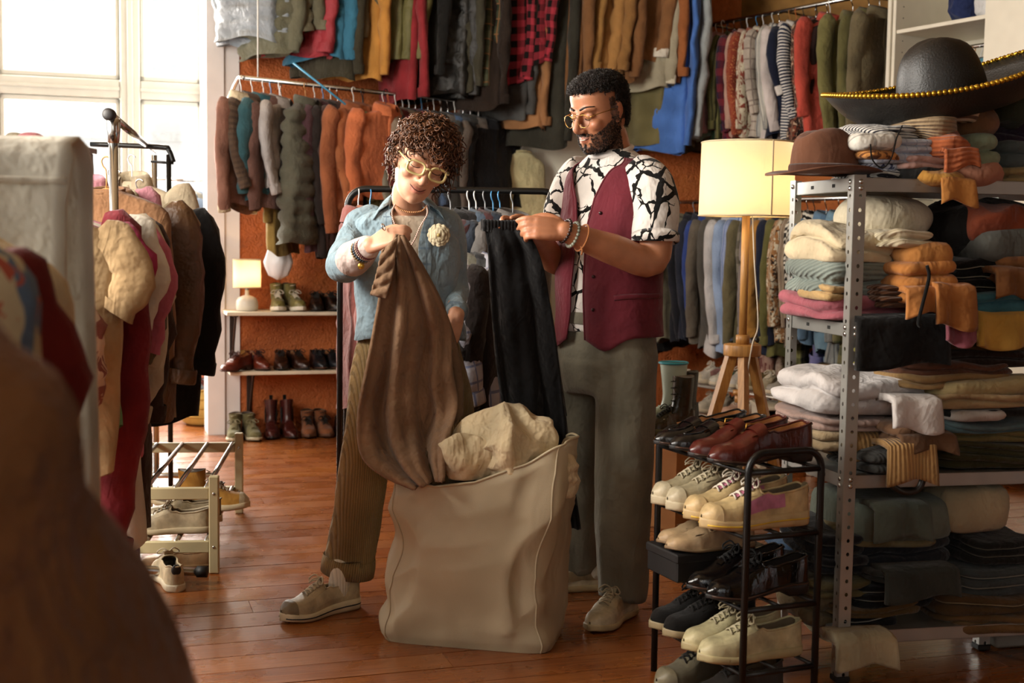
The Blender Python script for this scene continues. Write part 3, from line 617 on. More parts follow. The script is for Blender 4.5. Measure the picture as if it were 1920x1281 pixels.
lr = bar('clothes_rail', 'lower steel rail of jackets behind the floor lamp', 'rail', LO.p0 - LO.u * 0.1, LO.p1 + LO.u * 0.05, 0.013, M_STEEL)
for k in (0.03, 0.5, 0.95):
    q = LO.p0 + (LO.p1 - LO.p0) * k; MB().tube([q, q - WN * 0.45], 0.009, 8).build('wall_bracket', M_STEEL, lr)
LO.row([
 dict(x=1262, b=655, c='#1d1a19', t='black suit jacket', d=30, hook='grey'),
 dict(x=1282, b=638, c='#7c7660', t='greige wool jacket', d=38, hook='grey', sl=0.72, off=0.04),
 dict(x=1302, b=645, c='#23242c', t='midnight navy jacket', d=38, hook='grey', sl=0.74),
 dict(x=1318, b=640, c='#2a2e3c', t='navy wool jacket', d=36, hook='blue', sl=0.72),
 dict(x=1331, b=600, c='#2b458e', t='royal blue jacket', d=34, hook='blue'),
 dict(x=1345, b=645, c='#655c50', t='taupe jacket', d=40, hook='grey', sl=0.72),
 dict(x=1360, b=650, c='#55514b', t='ash grey jacket', d=38, hook='grey', sl=0.72),
 dict(x=1376, b=660, c='#c3c0c0', t='white shirt', d=42, kind='shirt', n=S, hook='white', sl=0.75),
 dict(x=1392, b=665, c='#8fa9cf', t='light blue shirt', d=42, kind='shirt', n=S, hook='white', sl=0.78),
 dict(x=1405, b=668, c='#6580b8', pat='stripe', col2='#b9c4dc', t='blue pinstriped shirt', d=36, kind='shirt', n=S, hook='white', sl=0.72),
 dict(x=1418, b=660, c='#6c6446', t='khaki overshirt', d=40, kind='shirt', n=S, hook='steel', sl=0.74),
 dict(x=1432, b=665, c='#3b3832', pat='plaid', col2='#7a7364', t='grey plaid shirt', d=36, kind='shirt', n=S, hook='steel'),
 dict(x=1446, b=640, c='#8a7f7d', t='mauve grey shirt', d=42, kind='shirt', n=S, hook='steel', sl=0.68),
 dict(x=1458, b=655, c='#b57d22', t='amber yellow shirt', d=38, kind='shirt', n=S, hook='steel', sl=0.68),
 dict(x=1470, b=665, c='#20263a', t='ink blue denim jacket', d=38, hook='steel', sl=0.72),
 dict(x=1485, b=660, c='#63602f', t='moss green jacket', d=38, hook='steel', sl=0.72),
 dict(x=1500, b=640, c='#a4703c', pat='blotch', col2='#d0c6ac', col3='#33241c', sc=2.2, t='orange floral shirt', d=40, kind='shirt', n=S, hook='blue', sl=0.6),
 dict(x=1515, b=640, c='#a8937a', pat='stripe', col2='#3c2a28', t='brown striped shirt', d=40, kind='shirt', n=S, hook='steel', sl=0.6),
 dict(x=1528, b=628, c='#d8d3c4', pat='zebra', col2='#171513', t='black and cream zigzag blouse', d=44, kind='shirt', n=S, hook='black', sl=0.6),
 dict(x=1550, b=640, c='#5c7f9e', t='light wash denim shirt', d=44, kind='shirt', n=S, hook='steel', sl=0.66, sw=0.5),
 dict(x=1575, b=655, c='#6a90a8', t='pale blue denim shirt with buttons', d=40, kind='shirt', n=S, hook='steel', sl=0.6, detail=True),
 dict(x=1600, b=690, c='#8a8f90', pat='stripe', col2='#5c6266', t='grey striped shirt', d=36, kind='shirt', n=S, hook='steel'),
 dict(x=1622, b=735, c='#3f4a34', pat='plaid', col2='#77714a', t='green plaid shirt', d=36, kind='shirt', n=S, hook='steel'),
 dict(x=1648, b=745, c='#b3b45c', t='pale lime dress', d=34, kind='shirt', n='dress', hook='steel'),
], 'on the lower rail behind the lamp', 'jackets on the lower rail', turn=lambda d: 40 - (d - 8) * 0.8)
# shorter things below that rail, clipped at knee height
la2 = P(1440, 640, 8.15); lb2 = P(1640, 640, 7.3); KN = Rail((la2[0], la2[1], 0.86), (lb2[0], lb2[1], 0.86))
bar('clothes_rail', 'low steel rail at knee height behind the metal shelf', 'rail', KN.p0 - KN.u * 0.06, KN.p1 + KN.u * 0.1, 0.011, M_STEEL)
KN.row([
 dict(x=1455, b=740, c='#b58a78', pat='blotch', col2='#7d3f3a', t='salmon knitted cardigan', d=36, kind='skirt', n='skirt', hook='white'),
 dict(x=1480, b=745, c='#b7a08a', pat='dots', col2='#7c2f28', t='beige embroidered skirt', d=40, kind='skirt', n='skirt', hook='white'),
 dict(x=1508, b=755, c='#3b3c22', pat='plaid', col2='#8f8c4a', t='olive tartan skirt', d=44, kind='skirt', n='skirt', hook='steel'),
 dict(x=1540, b=715, c='#7a78b0', t='lilac skirt', d=44, kind='skirt', n='skirt', hook='steel'),
 dict(x=1572, b=725, c='#7f9cb4', t='faded blue skirt', d=40, kind='skirt', n='skirt', hook='steel'),
 dict(x=1610, b=735, c='#77754e', t='sage green skirt', d=40, kind='skirt', n='skirt', hook='steel'),
], 'on the low rail at knee height', 'skirts on the low rail')
# ================================================================== shoes
M_LINING = fabric('#6b5a44', wr=0.1); M_DARKLIN = fabric('#1a1512', wr=0.1); M_TANLIN = leather('#8a5a30', 0.5)
def shoe(label, pos, yaw, kind='sneaker', up='#888070', sole='#d8d0bd', lace='#e0d8c6', lin=None, L=0.285, mat=None, cap=None, patch=None, tab=None, group=None, roll=0.0, pitch=0.0, mirror=1, name=None, tongue=None, midsole=None, sc=1.0):
    names = {'sneaker': 'sneaker', 'runner': 'sneaker', 'derby': 'derby_shoe', 'loafer': 'loafer', 'monk': 'monk_shoe', 'boot': 'desert_boot', 'chelsea': 'chelsea_boot', 'hightop': 'hightop_sneaker', 'slipper': 'slipper', 'combat': 'lace_boot', 'rubber': 'rubber_boot'}
    T = thing(name or names[kind], label, 'boot' if kind in ('boot', 'chelsea', 'combat', 'rubber') else 'shoe', tuple(pos), yaw, group, rot=(roll, pitch, yaw)); T.scale = (sc,) * 3
    dress = kind in ('derby', 'loafer', 'monk', 'chelsea'); shaft = {'chelsea': 0.13, 'boot': 0.075, 'hightop': 0.085, 'combat': 0.17, 'rubber': 0.23}.get(kind, 0)
    mat = mat or (leather(up, 0.28) if dress or kind == 'combat' else plain(up, 0.35, name='rubber') if kind == 'rubber' else leather(up, 0.55) if kind in ('sneaker', 'runner', 'slipper') else fabric(up, wr=0.2))
    lin = lin or (M_TANLIN if dress or kind == 'slipper' else M_LINING)
    ts = {'runner': 0.025, 'sneaker': 0.020, 'hightop': 0.024, 'boot': 0.018, 'slipper': 0.007, 'rubber': 0.02, 'combat': 0.026}.get(kind, 0.010); heel = 0.024 if dress else (0.012 if kind in ('combat', 'runner') else 0.004)
    pt = 1.0 if not dress else 0.86
    Ws = lambda s: np.interp(s, [0, 0.012, 0.05, 0.12, 0.4, 0.68, 0.85, 0.94, 0.98, 1.0], np.array([0.004, 0.017, 0.028, 0.033, 0.030, 0.047, 0.041 * (pt ** 0.6), 0.029 * pt, 0.017 * pt, 0.003])) * L / 0.285
    Zs = lambda s: ts + np.interp(s, [0, 0.25, 0.45, 0.75, 1.0], [heel, heel, heel * 0.55, 0.0, 0.008])
    cy = lambda s: 0.010 * mirror * np.interp(s, [0, 0.5, 0.8, 1], [0, 0.2, 0.9, 0.6])
    X = lambda s: (s - 0.5) * L
    # sole: rounded slab along the outline
    ss = np.concatenate([np.linspace(0, 0.06, 6), np.linspace(0.1, 0.88, 18), np.linspace(0.9, 1.0, 8)]); rows = []
    ex = 0.004 if dress else 0.0055
    for s in ss:
        w = Ws(s) + ex * min(1, Ws(s) / 0.02); z1 = Zs(s); z0 = np.interp(s, [0, 0.26, 0.29, 0.42, 0.75, 1.0], [0, 0, heel * 0.75 if dress else 0, heel * 0.5 if dress else 0, 0, 0.010]); x = X(s) + (-ex if s < 0.01 else ex if s > 0.99 else 0)
        bl = 0.86
        rows.append([(x, cy(s) + w * a, z0 + (z1 + 0.002 - z0) * b) for a, b in ((-bl, 0), (-1, 0.25), (-1, 0.8), (-0.93, 1), (0.93, 1), (1, 0.8), (1, 0.25), (bl, 0))])
    b = MB().grid(np.array(rows), cu=True, caps=True); b.build('sole', plain(sole, 0.55, name='sole', bump=0.1, bscale=120), T)
    if midsole or dress:
        b = MB()
        for sg in (-1, 1):
            q = np.linspace(0.03, 0.985, 30); path = np.stack([X(q), cy(q) + sg * (Ws(q) + ex + 0.0005), Zs(q) * (0.55 if midsole else 0.93) + (0.0 if midsole else 0.0006)], -1); b.tube(path, 0.0022, 5)
        b.build('welt', plain(midsole or '#3a2214', 0.5, name='welt'), T)
    # upper
    hk = {'loafer': 0.86, 'slipper': 0.8, 'runner': 1.0}.get(kind, 1.0)
    Hs = lambda s: hk * np.interp(s, [0, 0.03, 0.2, 0.38, 0.5, 0.6, 0.78, 0.92, 1.0], [0.062, 0.070, 0.058, 0.056, 0.078, 0.068, 0.045, 0.035, 0.010]) * np.interp(s, [0, 0.44, 0.5, 1], [1.30, 1.24, 1.0, 1.0])
    so = 0.50 if kind not in ('loafer', 'slipper') else 0.56
    ph = np.linspace(-np.pi / 2, np.pi / 2, 21); sr = np.concatenate([np.linspace(0, 0.05, 5), np.linspace(0.08, so - 0.02, 10), np.linspace(so, 0.9, 13), np.linspace(0.93, 1, 5)])
    U = np.zeros((len(sr), len(ph), 3))
    for i, s in enumerate(sr):
        c, sn = np.cos(ph), np.sin(ph); U[i, :, 0] = X(s) + 0.006 * (0.5 - s) * c * (s < 0.1); U[i, :, 1] = cy(s) + Ws(s) * np.sign(sn) * np.abs(sn) ** 0.62; U[i, :, 2] = Zs(s) + Hs(s) * np.maximum(c, 0) ** 0.75
    U[:, :, 2] += 0.0012 * np.sin(U[:, :, 0] * 260) * (sr[:, None] > 0.55) * (sr[:, None] < 0.78)
    op = (sr > 0.012) & (sr < so); cut = 5
    left, right = U[:, :cut + 1].copy(), U[:, -cut - 1:].copy(); top = U[~op & (sr >= so)][:, cut:-cut]; back = U[~op & (sr < so)][:, cut:-cut]
    b = MB().grid(left).grid(right).grid(top)
    if len(back) > 1: b.grid(back)
    i0 = np.argmax(op); rimL, rimR = left[op][:, -1], right[op][:, 0]
    rb_ = U[0, cut:-cut] if i0 > 0 else U[i0, cut:-cut]
    # heel wall closing the back between the two sides
    hl = np.stack([np.linspace(rimL[0], rimR[0], 9), np.stack([np.full(9, X(0.0)), np.linspace(rimL[0][1], rimR[0][1], 9) * 0.8, np.full(9, Zs(0.0))], -1)]); hl[0, :, 0] -= 0.006 * np.cos(np.linspace(-1.5, 1.5, 9)); b.grid(hl)
    uo = b.build('upper', mat, T)
    inn = np.stack([np.vstack([rimL]), np.vstack([rimL * [1, 0.8, 1]]) - [0, 0, 0.004], np.stack([rimL[:, 0], rimL[:, 1] * 0.72, Zs(sr[op]) + 0.012], -1), np.stack([rimR[:, 0], rimR[:, 1] * 0.72, Zs(sr[op]) + 0.012], -1), rimR * [1, 0.8, 1] - [0, 0, 0.004], rimR], 1)
    inn = np.concatenate([inn, inn[-1:] + np.array([0.05, 0, -0.006])]); MB().grid(inn).build('lining', lin, T)
    rim = np.vstack([rimL, U[np.argmax(sr >= so), cut:-cut][1:-1], rimR[::-1]]); MB().tube(np.vstack([rim, [rimL[0] * [1, 0.3, 1] + [-0.007, 0, 0.002]]]), 0.0032, 6, closed=True).build('collar', mat, T)
    if shaft:
        zt = Zs(0.2) + Hs(0.2) * 0.72; a = np.linspace(0, 2 * np.pi, 24, endpoint=False); prof = []
        lean = {'chelsea': -0.004, 'rubber': 0.0}.get(kind, -0.006)
        for q in np.linspace(0, 1, 9):
            xc = X(0.255) + lean * q * 2 - 0.004 * math.sin(q * 3); rx, ry = np.interp(q, [0, 0.3, 1], [0.072, 0.052, 0.056 if kind != 'rubber' else 0.068]), np.interp(q, [0, 0.3, 1], [0.034, 0.034, 0.042 if kind != 'rubber' else 0.056])
            prof.append(np.stack([xc + rx * np.cos(a), ry * np.sin(a), np.full_like(a, zt - 0.012 + (shaft + 0.012) * q) + (0.014 * np.cos(a) * (q > 0.6) if kind == 'chelsea' else 0.004 * np.cos(2 * a) * q)], -1))
        inner = [prof[-1] * 1.0, (prof[-1] - prof[-1].mean(0)) * 0.9 + prof[-1].mean(0), (prof[-3] - prof[-3].mean(0)) * 0.86 + prof[-3].mean(0), (prof[1] - prof[1].mean(0)) * 0.5 + prof[1].mean(0)]
        MB().grid(np.array(prof), cu=True).build('shaft', mat, T); MB().grid(np.array(inner), cu=True, caps=True).build('shaft_lining', lin, T)
        if kind == 'chelsea':
            for sg in (-1, 1): MB().ball((X(0.27), sg * 0.034, zt + 0.045), (0.022, 0.006, 0.055), 10, 8).build('elastic_gore', fabric('#140d0b', wr=0.1), T)
            MB().cbox((X(0.1) - 0.012, -0.011, zt + shaft - 0.02), (X(0.1) - 0.006, 0.011, zt + shaft + 0.03), 0.002).build('pull_tab', fabric('#140d0b', wr=0.1), T)
        if kind == 'rubber': MB().tube(np.stack([X(0.255) + 0.069 * np.cos(a), 0.057 * np.sin(a), np.full_like(a, zt + shaft)], -1), 0.006, 6, closed=True).build('rim', plain(lace, 0.4, name='rim'), T)
    def vamp(s, y): w = Ws(s); f = np.clip(abs(y) / w, 0, 0.98); sn = f ** (1 / 0.62); return np.array([X(s), cy(s) + y, Zs(s) + Hs(s) * max(0.0, math.cos(math.asin(sn))) ** 0.75])
    if kind in ('sneaker', 'runner', 'derby', 'boot', 'hightop', 'combat'):
        tg = MB(); s_ = np.linspace(so - 0.014, 0.70, 10); pts = np.array([[vamp(max(s, so), y) + np.array([X(s) - X(max(s, so)), 0, 0.004 + (0.10 * max(0, so - s) + 0.012 * (s < so))]) for y in (-0.016, -0.008, 0, 0.008, 0.016)] for s in s_])
        tg.grid(pts); tg.build('tongue', tongue or mat, T)
        lc = MB(); nl = 5 if kind != 'derby' else 4; smax = 0.70 if kind != 'derby' else 0.64; ls = np.linspace(so + 0.012, smax, nl); w_ = 0.019
        for i, s in enumerate(ls):
            pA, pB = vamp(s, -w_), vamp(s + 0.014, w_); pm = vamp(s + 0.007, 0); off = np.array([0, 0, 0.007])
            lc.tube(bez([pA + off * 0.3, pm + off * 1.5, pB + off * 0.3], 7), 0.0026, 5)
            if i < nl - 1: lc.tube(bez([vamp(s, w_) + off * 0.3, vamp(s + 0.02, 0) + off * 1.3, vamp(ls[i + 1], -w_) + off * 0.3], 7), 0.0026, 5)
        p0 = vamp(so + 0.005, 0) + np.array([0, 0, 0.013])
        for sg in (-1, 1):
            lc.tube(bez([p0, p0 + [0.006, sg * 0.02, 0.012], p0 + [0.016, sg * 0.04, -0.004], p0 + [0.02, sg * 0.026, -0.010], p0 + [0.003, 0, 0]], 12), 0.0025, 5)
            lc.tube(bez([p0, p0 + [0.016, sg * 0.012, 0.002], p0 + [0.030, sg * 0.020, -0.012]], 8), 0.0024, 5)
        if shaft:
            zt = Zs(0.2) + Hs(0.2) * 0.72
            for q in np.linspace(0.15, 0.85, 3 if shaft < 0.12 else 5):
                xf = X(0.255) + np.interp(q, [0, 0.3, 1], [0.072, 0.054, 0.058]); lc.tube([(xf - 0.012, -0.02, zt + shaft * q), (xf + 0.003, 0, zt + shaft * q + 0.004), (xf - 0.012, 0.02, zt + shaft * q + 0.006)], 0.0026, 5)
        lc.build('laces', fabric(lace, wr=0.1), T)
    if cap or kind in ('hightop', 'runner'):
        q = np.linspace(0.87, 1.0, 8); cp = np.array([[np.array([X(s), cy(s), Zs(s)]) + (np.array([0.0015, Ws(s) * 1.06 * np.sign(np.sin(p)) * abs(np.sin(p)) ** 0.62, (Hs(s) * max(np.cos(p), 0) ** 0.75) * 1.05 + 0.001])) for p in ph] for s in q])
        MB().grid(cp).build('toe_cap', leather(cap or sole, 0.5), T)
    if kind == 'loafer':
        q = np.linspace(0.575, 0.66, 5); st = np.array([[np.array([X(s), cy(s) + Ws(s) * 1.03 * np.sign(np.sin(p)) * abs(np.sin(p)) ** 0.62, Zs(s) + Hs(s) * 1.04 * max(np.cos(p), 0) ** 0.75 + 0.0015]) for p in ph] for s in q]); MB().grid(st).build('strap', mat, T)
        ap = [vamp(s, y) + np.array([0, 0, 0.0025]) for s, y in zip(list(np.linspace(0.58, 0.86, 9)) + list(np.linspace(0.86, 0.58, 9)), list(-0.030 * np.cos(np.linspace(0, 1.4, 9))) + list(0.030 * np.cos(np.linspace(1.4, 0, 9))))]; MB().tube(ap, 0.002, 5).build('apron_seam', mat, T)
    if kind == 'monk':
        q = np.linspace(0.50, 0.60, 6); st = np.array([[np.array([X(s), cy(s) + Ws(s) * 1.04 * np.sign(np.sin(p)) * abs(np.sin(p)) ** 0.62, Zs(s) + Hs(s) * 1.05 * max(np.cos(p), 0) ** 0.75 + 0.002]) for p in ph] for s in q]); MB().grid(st).build('strap', mat, T)
        pb = vamp(0.55, -0.028) + np.array([0, -0.004, 0.004]); MB().tube([pb + [-0.012, 0, -0.010], pb + [0.012, 0, -0.010], pb + [0.012, 0.006, 0.012], pb + [-0.012, 0.006, 0.012]], 0.002, 6, closed=True).build('buckle', plain('#b88a3a', 0.3, 1.0, name='brass'), T)
    if patch:
        for sg in (-1, 1):
            q = np.linspace(0.28, 0.66, 10); pp = []
            for s in q:
                lo_, hi_ = (1.18, 0.82) ; row = []
                for p in np.linspace(1.40, 0.80, 5):
                    row.append(np.array([X(s), cy(s) + sg * Ws(s) * 1.03 * abs(np.sin(p)) ** 0.62 + sg * 0.0008, Zs(s) + Hs(s) * max(np.cos(p), 0) ** 0.75 * (1.0)]))
                pp.append(row)
            MB().grid(np.array(pp)).build('side_panel', leather(patch, 0.6), T)
    if tab: MB().ball((X(0.012), 0, Zs(0) + 0.055), (0.006, 0.018, 0.02), 10, 8).build('heel_tab', leather(tab, 0.6), T)
    return T
def pair(desc, where, p1, p2, yaw1, yaw2=None, group=None, **k):
    """two shoes of a pair, each a thing of its own"""
    yaw2 = yaw1 if yaw2 is None else yaw2; l = sorted([(PX(p1)[0], 0), (PX(p2)[0], 1)]); names = {l[0][1]: 'left', l[1][1]: 'right'}
    a = shoe(f'{names[0]} of two {desc} {where}', p1, yaw1, mirror=1, group=group, **k); b = shoe(f'{names[1]} of two {desc} {where}', p2, yaw2, mirror=-1, group=group, **k)
    return a, b
# ------------------------------------------------------------------ shoe shelves on the orange wall
M_SHELF = plain('#cfc4ae', 0.6, name='shelf_board', var=0.05); M_BRKT = plain('#2a1a12', 0.5, 0.2, name='bracket')
def wall_shelf(z, px0, px1, label, brackets):
    x0, x1 = roomx(px0, YB - 0.3), roomx(px1, YB - 0.3); T = thing('wall_shelf', label, 'shelf', R(0, 0, 0), RA)
    MB().cbox((x0, YB - 0.34, z - 0.022), (x1, YB, z), 0.003).build('board', M_SHELF, T, smooth=False)
    for px in brackets:
        xb = roomx(px, YB); m_ = MB(); m_.cbox((xb - 0.014, YB - 0.02, z - 0.36), (xb + 0.014, YB, z - 0.022), 0.003); m_.cbox((xb - 0.014, YB - 0.27, z - 0.034), (xb + 0.014, YB, z - 0.022), 0.003)
        m_.tube([(xb, YB - 0.012, z - 0.34), (xb, YB - 0.25, z - 0.03)], 0.008, 6); m_.build('bracket', M_BRKT, T, smooth=False)
    return T
ZS1 = 0.80; ZS2 = 0.415
ds = 7.95
ZS1 = P(540, 583, 7.95)[2]; ZS2 = P(540, 692, 7.95)[2]
wall_shelf(ZS1, 424, 760, 'upper white shoe shelf on the orange wall, with the small lit lamp', (434, 640))
wall_shelf(ZS2, 430, 760, 'lower white shoe shelf on the orange wall', (466, 640))
def wshoe(px, yr, z): return R(roomx(px, yr), yr, z + 0.001)
FY = math.atan2(-RY[1], -RY[0])          # facing away from the back wall
ys = YB - 0.19
pair('olive and white high sneakers with loose laces', 'on the upper wall shelf', wshoe(519, ys, ZS1), wshoe(552, ys, ZS1), FY - 0.10, FY + 0.28, kind='hightop', up='#6f6633', sole='#cfc8b8', lace='#cbbfa8', cap='#7a713c', L=0.27)
pair('black leather derby shoes', 'on the upper wall shelf', wshoe(592, ys, ZS1), wshoe(622, ys, ZS1), FY - 0.15, FY + 0.25, kind='derby', up='#1c1512', sole='#0e0c0b', lace='#17120f', L=0.28)
shoe('single black shoe at the right end of the upper wall shelf', wshoe(650, ys, ZS1), FY + 0.2, 'derby', up='#1c1613', sole='#0e0c0b', lace='#17120f')
pair('reddish brown leather shoes jutting over the edge', 'on the lower wall shelf', wshoe(442, ys - 0.10, ZS2), wshoe(484, ys, ZS2), FY - 0.75, FY + 0.35, kind='derby', up='#5c2315', sole='#3a1a10', lace='#3c170e', L=0.29)
pair('dark brown lace-up shoes', 'on the lower wall shelf', wshoe(526, ys, ZS2), wshoe(560, ys, ZS2), FY - 0.10, FY + 0.30, kind='derby', up='#2b1710', sole='#140c09', lace='#1c0f0a', L=0.29)
pair('blue black lace-up shoes', 'on the lower wall shelf', wshoe(596, ys, ZS2), wshoe(624, ys, ZS2), FY + 0.05, FY + 0.3, kind='derby', up='#181b20', sole='#4a2c1a', lace='#101215', L=0.28)
pair('olive canvas shoes', 'on the floor by the white post', wshoe(438, ys - 0.05, 0), wshoe(472, ys - 0.05, 0), FY - 0.2, FY + 0.2, kind='boot', up='#5e5733', sole='#a39a80', lace='#7a7250', L=0.28)
pair('maroon ankle boots with pull tabs', 'on the floor below the shoe shelves', wshoe(508, ys, 0), wshoe(543, ys, 0), FY - 0.12, FY + 0.12, kind='chelsea', up='#3c1512', sole='#120c0a', L=0.28)
pair('tan suede lace-up ankle boots', 'on the floor below the shoe shelves', wshoe(577, ys, 0), wshoe(608, ys, 0), FY - 0.12, FY + 0.15, kind='boot', up='#7a4420', sole='#4a2c18', lace='#1c1410', L=0.285)
pair('black leather shoes', 'on the floor behind the corduroy leg', wshoe(640, ys, 0), wshoe(668, ys, 0), FY - 0.1, FY + 0.1, kind='derby', up='#15151a', sole='#0b0b0d', lace='#0e0e10', L=0.28)
# table lamp on the upper shelf
tl = R(roomx(463, ys), ys, ZS1); TL = thing('table_lamp', 'small lit table lamp with white round base and fabric shade', 'lamp', tl)
MB().lathe([(0.058, 0), (0.066, 0.006), (0.068, 0.03), (0.066, 0.06), (0.055, 0.08), (0.03, 0.092), (0.012, 0.098), (0.011, 0.13)], 28).build('base', plain('#c9c2b4', 0.35, name='glazed_ceramic', var=0.03), TL)
def shade_mat(col, k_e, emit=(1.0, 0.62, 0.28, 1)):
    t = NT('lamp_shade'); ob = t.coord('Object'); t.set(Base_Color=C(col), Roughness=0.85); t.bump(t.noise(ob, 500, 1), 0.1, 0.002)
    tl_ = t.n('ShaderNodeBsdfTranslucent'); tl_.inputs[0].default_value = C(col); mx = t.n('ShaderNodeMixShader'); mx.inputs[0].default_value = k_e
    t.l(t.b.outputs[0], mx.inputs[1]); t.l(tl_.outputs[0], mx.inputs[2]); t.l(mx.outputs[0], t.t.nodes['Material Output'].inputs[0]); return t.m
M_SHADE = shade_mat('#f1e3c6', 0.6)
def lamp_light(parent, loc, r, power, col):
    l = bpy.data.lights.new('lamp_light', 'POINT'); l.energy = power; l.color = col; l.shadow_soft_size = r; o = bpy.data.objects.new('lamp_light', l); COL.objects.link(o); o.parent = parent; o.location = loc
def drum(parent, r0, r1, z0, z1, thick=0.003, n=40):
    b = MB(); b.lathe([(r0, z0), ((r0 + r1) / 2, (z0 + z1) / 2), (r1, z1)], n, capb=False, capt=False); s = b.build('shade', M_SHADE, parent)
    for r, z in ((r0, z0), (r1, z1)):
        a = np.linspace(0, 2 * np.pi, n, endpoint=False); MB().tube(np.stack([r * np.cos(a), r * np.sin(a), np.full(n, z)], -1), 0.0035, 6, closed=True).build('trim_ring', plain('#c3b595', 0.7, name='shade_trim'), s)
    return s
drum(TL, 0.084, 0.084, 0.145, 0.315)
t_ = NT('warm_bulb'); t_.b.inputs['Emission Color'].default_value = (1, 0.60, 0.26, 1); t_.b.inputs['Emission Strength'].default_value = 40
MB().ball((0, 0, 0.195), 0.016, 12, 8).build('bulb', t_.m, TL); lamp_light(TL, (0, 0, 0.22), 0.012, 1.7, (1, 0.60, 0.27)); MB().tube([(0, 0, 0.128), (0, 0, 0.20)], 0.012, 8).build('socket', M_STEEL, TL)
MB().tube(bez([(0.05, 0.03, 0.01), (0.12, 0.06, 0.004), (0.17, 0.03, 0.004), (0.24, 0.12, 0.02)], 14), 0.0025, 5).build('cable', plain('#5c3a22', 0.6, name='cable'), TL)
# white bag hanging under the mustard jacket, cardboard tag behind the shoes
bgp = P(522, 400, 7.75); b = MB(); rows = []
for q in np.linspace(0, 1, 16):
    r_ = np.interp(q, [0, 0.25, 0.5, 0.75, 0.95, 1], [0.055, 0.05, 0.062, 0.088, 0.055, 0.01]); a = np.linspace(0, 2 * np.pi, 24, endpoint=False)
    rr_ = r_ * (1 + 0.10 * np.sin(5 * a + 3 * q) + 0.06 * np.sin(9 * a + q * 7)); rows.append(np.stack([rr_ * np.cos(a), rr_ * 0.7 * np.sin(a), np.full(24, -0.40 * q)], -1))
b.grid(np.array(rows), cu=True, caps=True); o = b.build('plastic_bag', plain('#d3d3d3', 0.35, name='white_plastic', bump=0.4, bscale=25)); o.location = bgp; tag(o, 'crumpled white plastic bag hanging below the mustard jacket', 'bag')
cb = tag(MB().cbox((-0.035, -0.004, 0), (0.035, 0.004, 0.105), 0.002).build('cardboard_tag', plain('#8a5f24', 0.8, name='cardboard'), smooth=False), 'small brown card standing behind the reddish brown shoes', 'card'); cb.location = R(roomx(461, YB - 0.02), YB - 0.02, ZS2); cb.rotation_euler = (0, 0, RA)
# ================================================================== metal shelving unit with piles of folded clothes
SY = math.radians(12); SO = np.array([*P(1592, 620, 3.57)[:2], 0]); SU = np.array([math.cos(SY), math.sin(SY), 0]); SV = np.array([-math.sin(SY), math.cos(SY), 0])
SLEN, SDEP = 1.25, 0.42; TZ = [1.437, 1.03, 0.60, 0.148]
def SL(px, py, yd):                      # place in the unit's own frame of a pixel on the plane yd behind its front
    r = ray(px, py); o = np.array([0, 0, CAMZ]) - SO; t = (yd - o @ SV) / (r @ SV); p = o + r * t; return p @ SU, p[2]
def SW(x, y, z): return SO + SU * x + SV * y + np.array([0, 0, z])
UNIT = thing('metal_shelf', 'grey perforated metal shelving unit loaded with folded clothes', 'shelf', SO, SY)
M_GALV = plain('#a9a8a2', 0.42, 0.75, name='galvanised_steel', var=0.08, bump=0.05)
def strip(b, p0, ax, up_, w, hgt, pitch, hole):   # perforated flange
    ax, up_, p0 = np.array(ax, float), np.array(up_, float), np.array(p0, float); n = int(hgt / pitch); ph_ = hgt / n; a = np.arange(8) * np.pi / 4 + np.pi / 8
    for i in range(n):
        c = p0 + ax * w * 0.55 + up_ * (i + 0.5) * ph_
        inner = [c + ax * hole * math.cos(t) + up_ * hole * 1.15 * math.sin(t) for t in a]
        sq = []
        for t in a:
            x, y_ = math.cos(t), math.sin(t); s = 1 / max(abs(x), abs(y_)); x, y_ = x * s, y_ * s
            x = 1 if abs(abs(x) - 1) < 0.6 and abs(x) > 0.4 and x > 0 else (-1 if x < -0.4 else x); y_ = 1 if y_ > 0.4 else (-1 if y_ < -0.4 else y_)
            dx = w * 0.45 if x > 0 else w * 0.55; sq.append(c + ax * x * dx + up_ * y_ * ph_ / 2)
        b.add(np.array(inner + sq), [(k, (k + 1) % 8, 8 + (k + 1) % 8, 8 + k) for k in range(8)])
def upright(parent, x, y, sx, sy, z0, z1, nm='upright'):
    b = MB(); w = 0.036
    strip(b, (x, y, z0), (sx, 0, 0), (0, 0, 1), w, z1 - z0, 0.038, 0.0052); strip(b, (x, y, z0), (0, sy, 0), (0, 0, 1), w, z1 - z0, 0.038, 0.0052)
    o = b.build(nm, M_GALV, parent, smooth=False); md = o.modifiers.new('sheet', 'SOLIDIFY'); md.thickness = 0.0022; md.offset = 0
    MB().cbox((x - 0.004 * sx if sx > 0 else x - 0.04, y - 0.004 if sy > 0 else y - 0.04, 0), (x + 0.04 if sx > 0 else x + 0.004, y + 0.04 if sy > 0 else y + 0.004, 0.02), 0.004).build('foot', plain('#121212', 0.6, name='black_plastic'), o, smooth=False)
    return o
upright(UNIT, 0, 0, 1, 1, 0.004, 1.444); upright(UNIT, 0, SDEP, 1, -1, 0.004, 1.444); upright(UNIT, SLEN, 0, -1, 1, 0.004, 1.444); upright(UNIT, SLEN, SDEP, -1, -1, 0.004, 1.444)
xm, _ = SL(1835, 1230, 0.20); upright(UNIT, xm, 0.20, 1, 1, 0.004, 1.40)
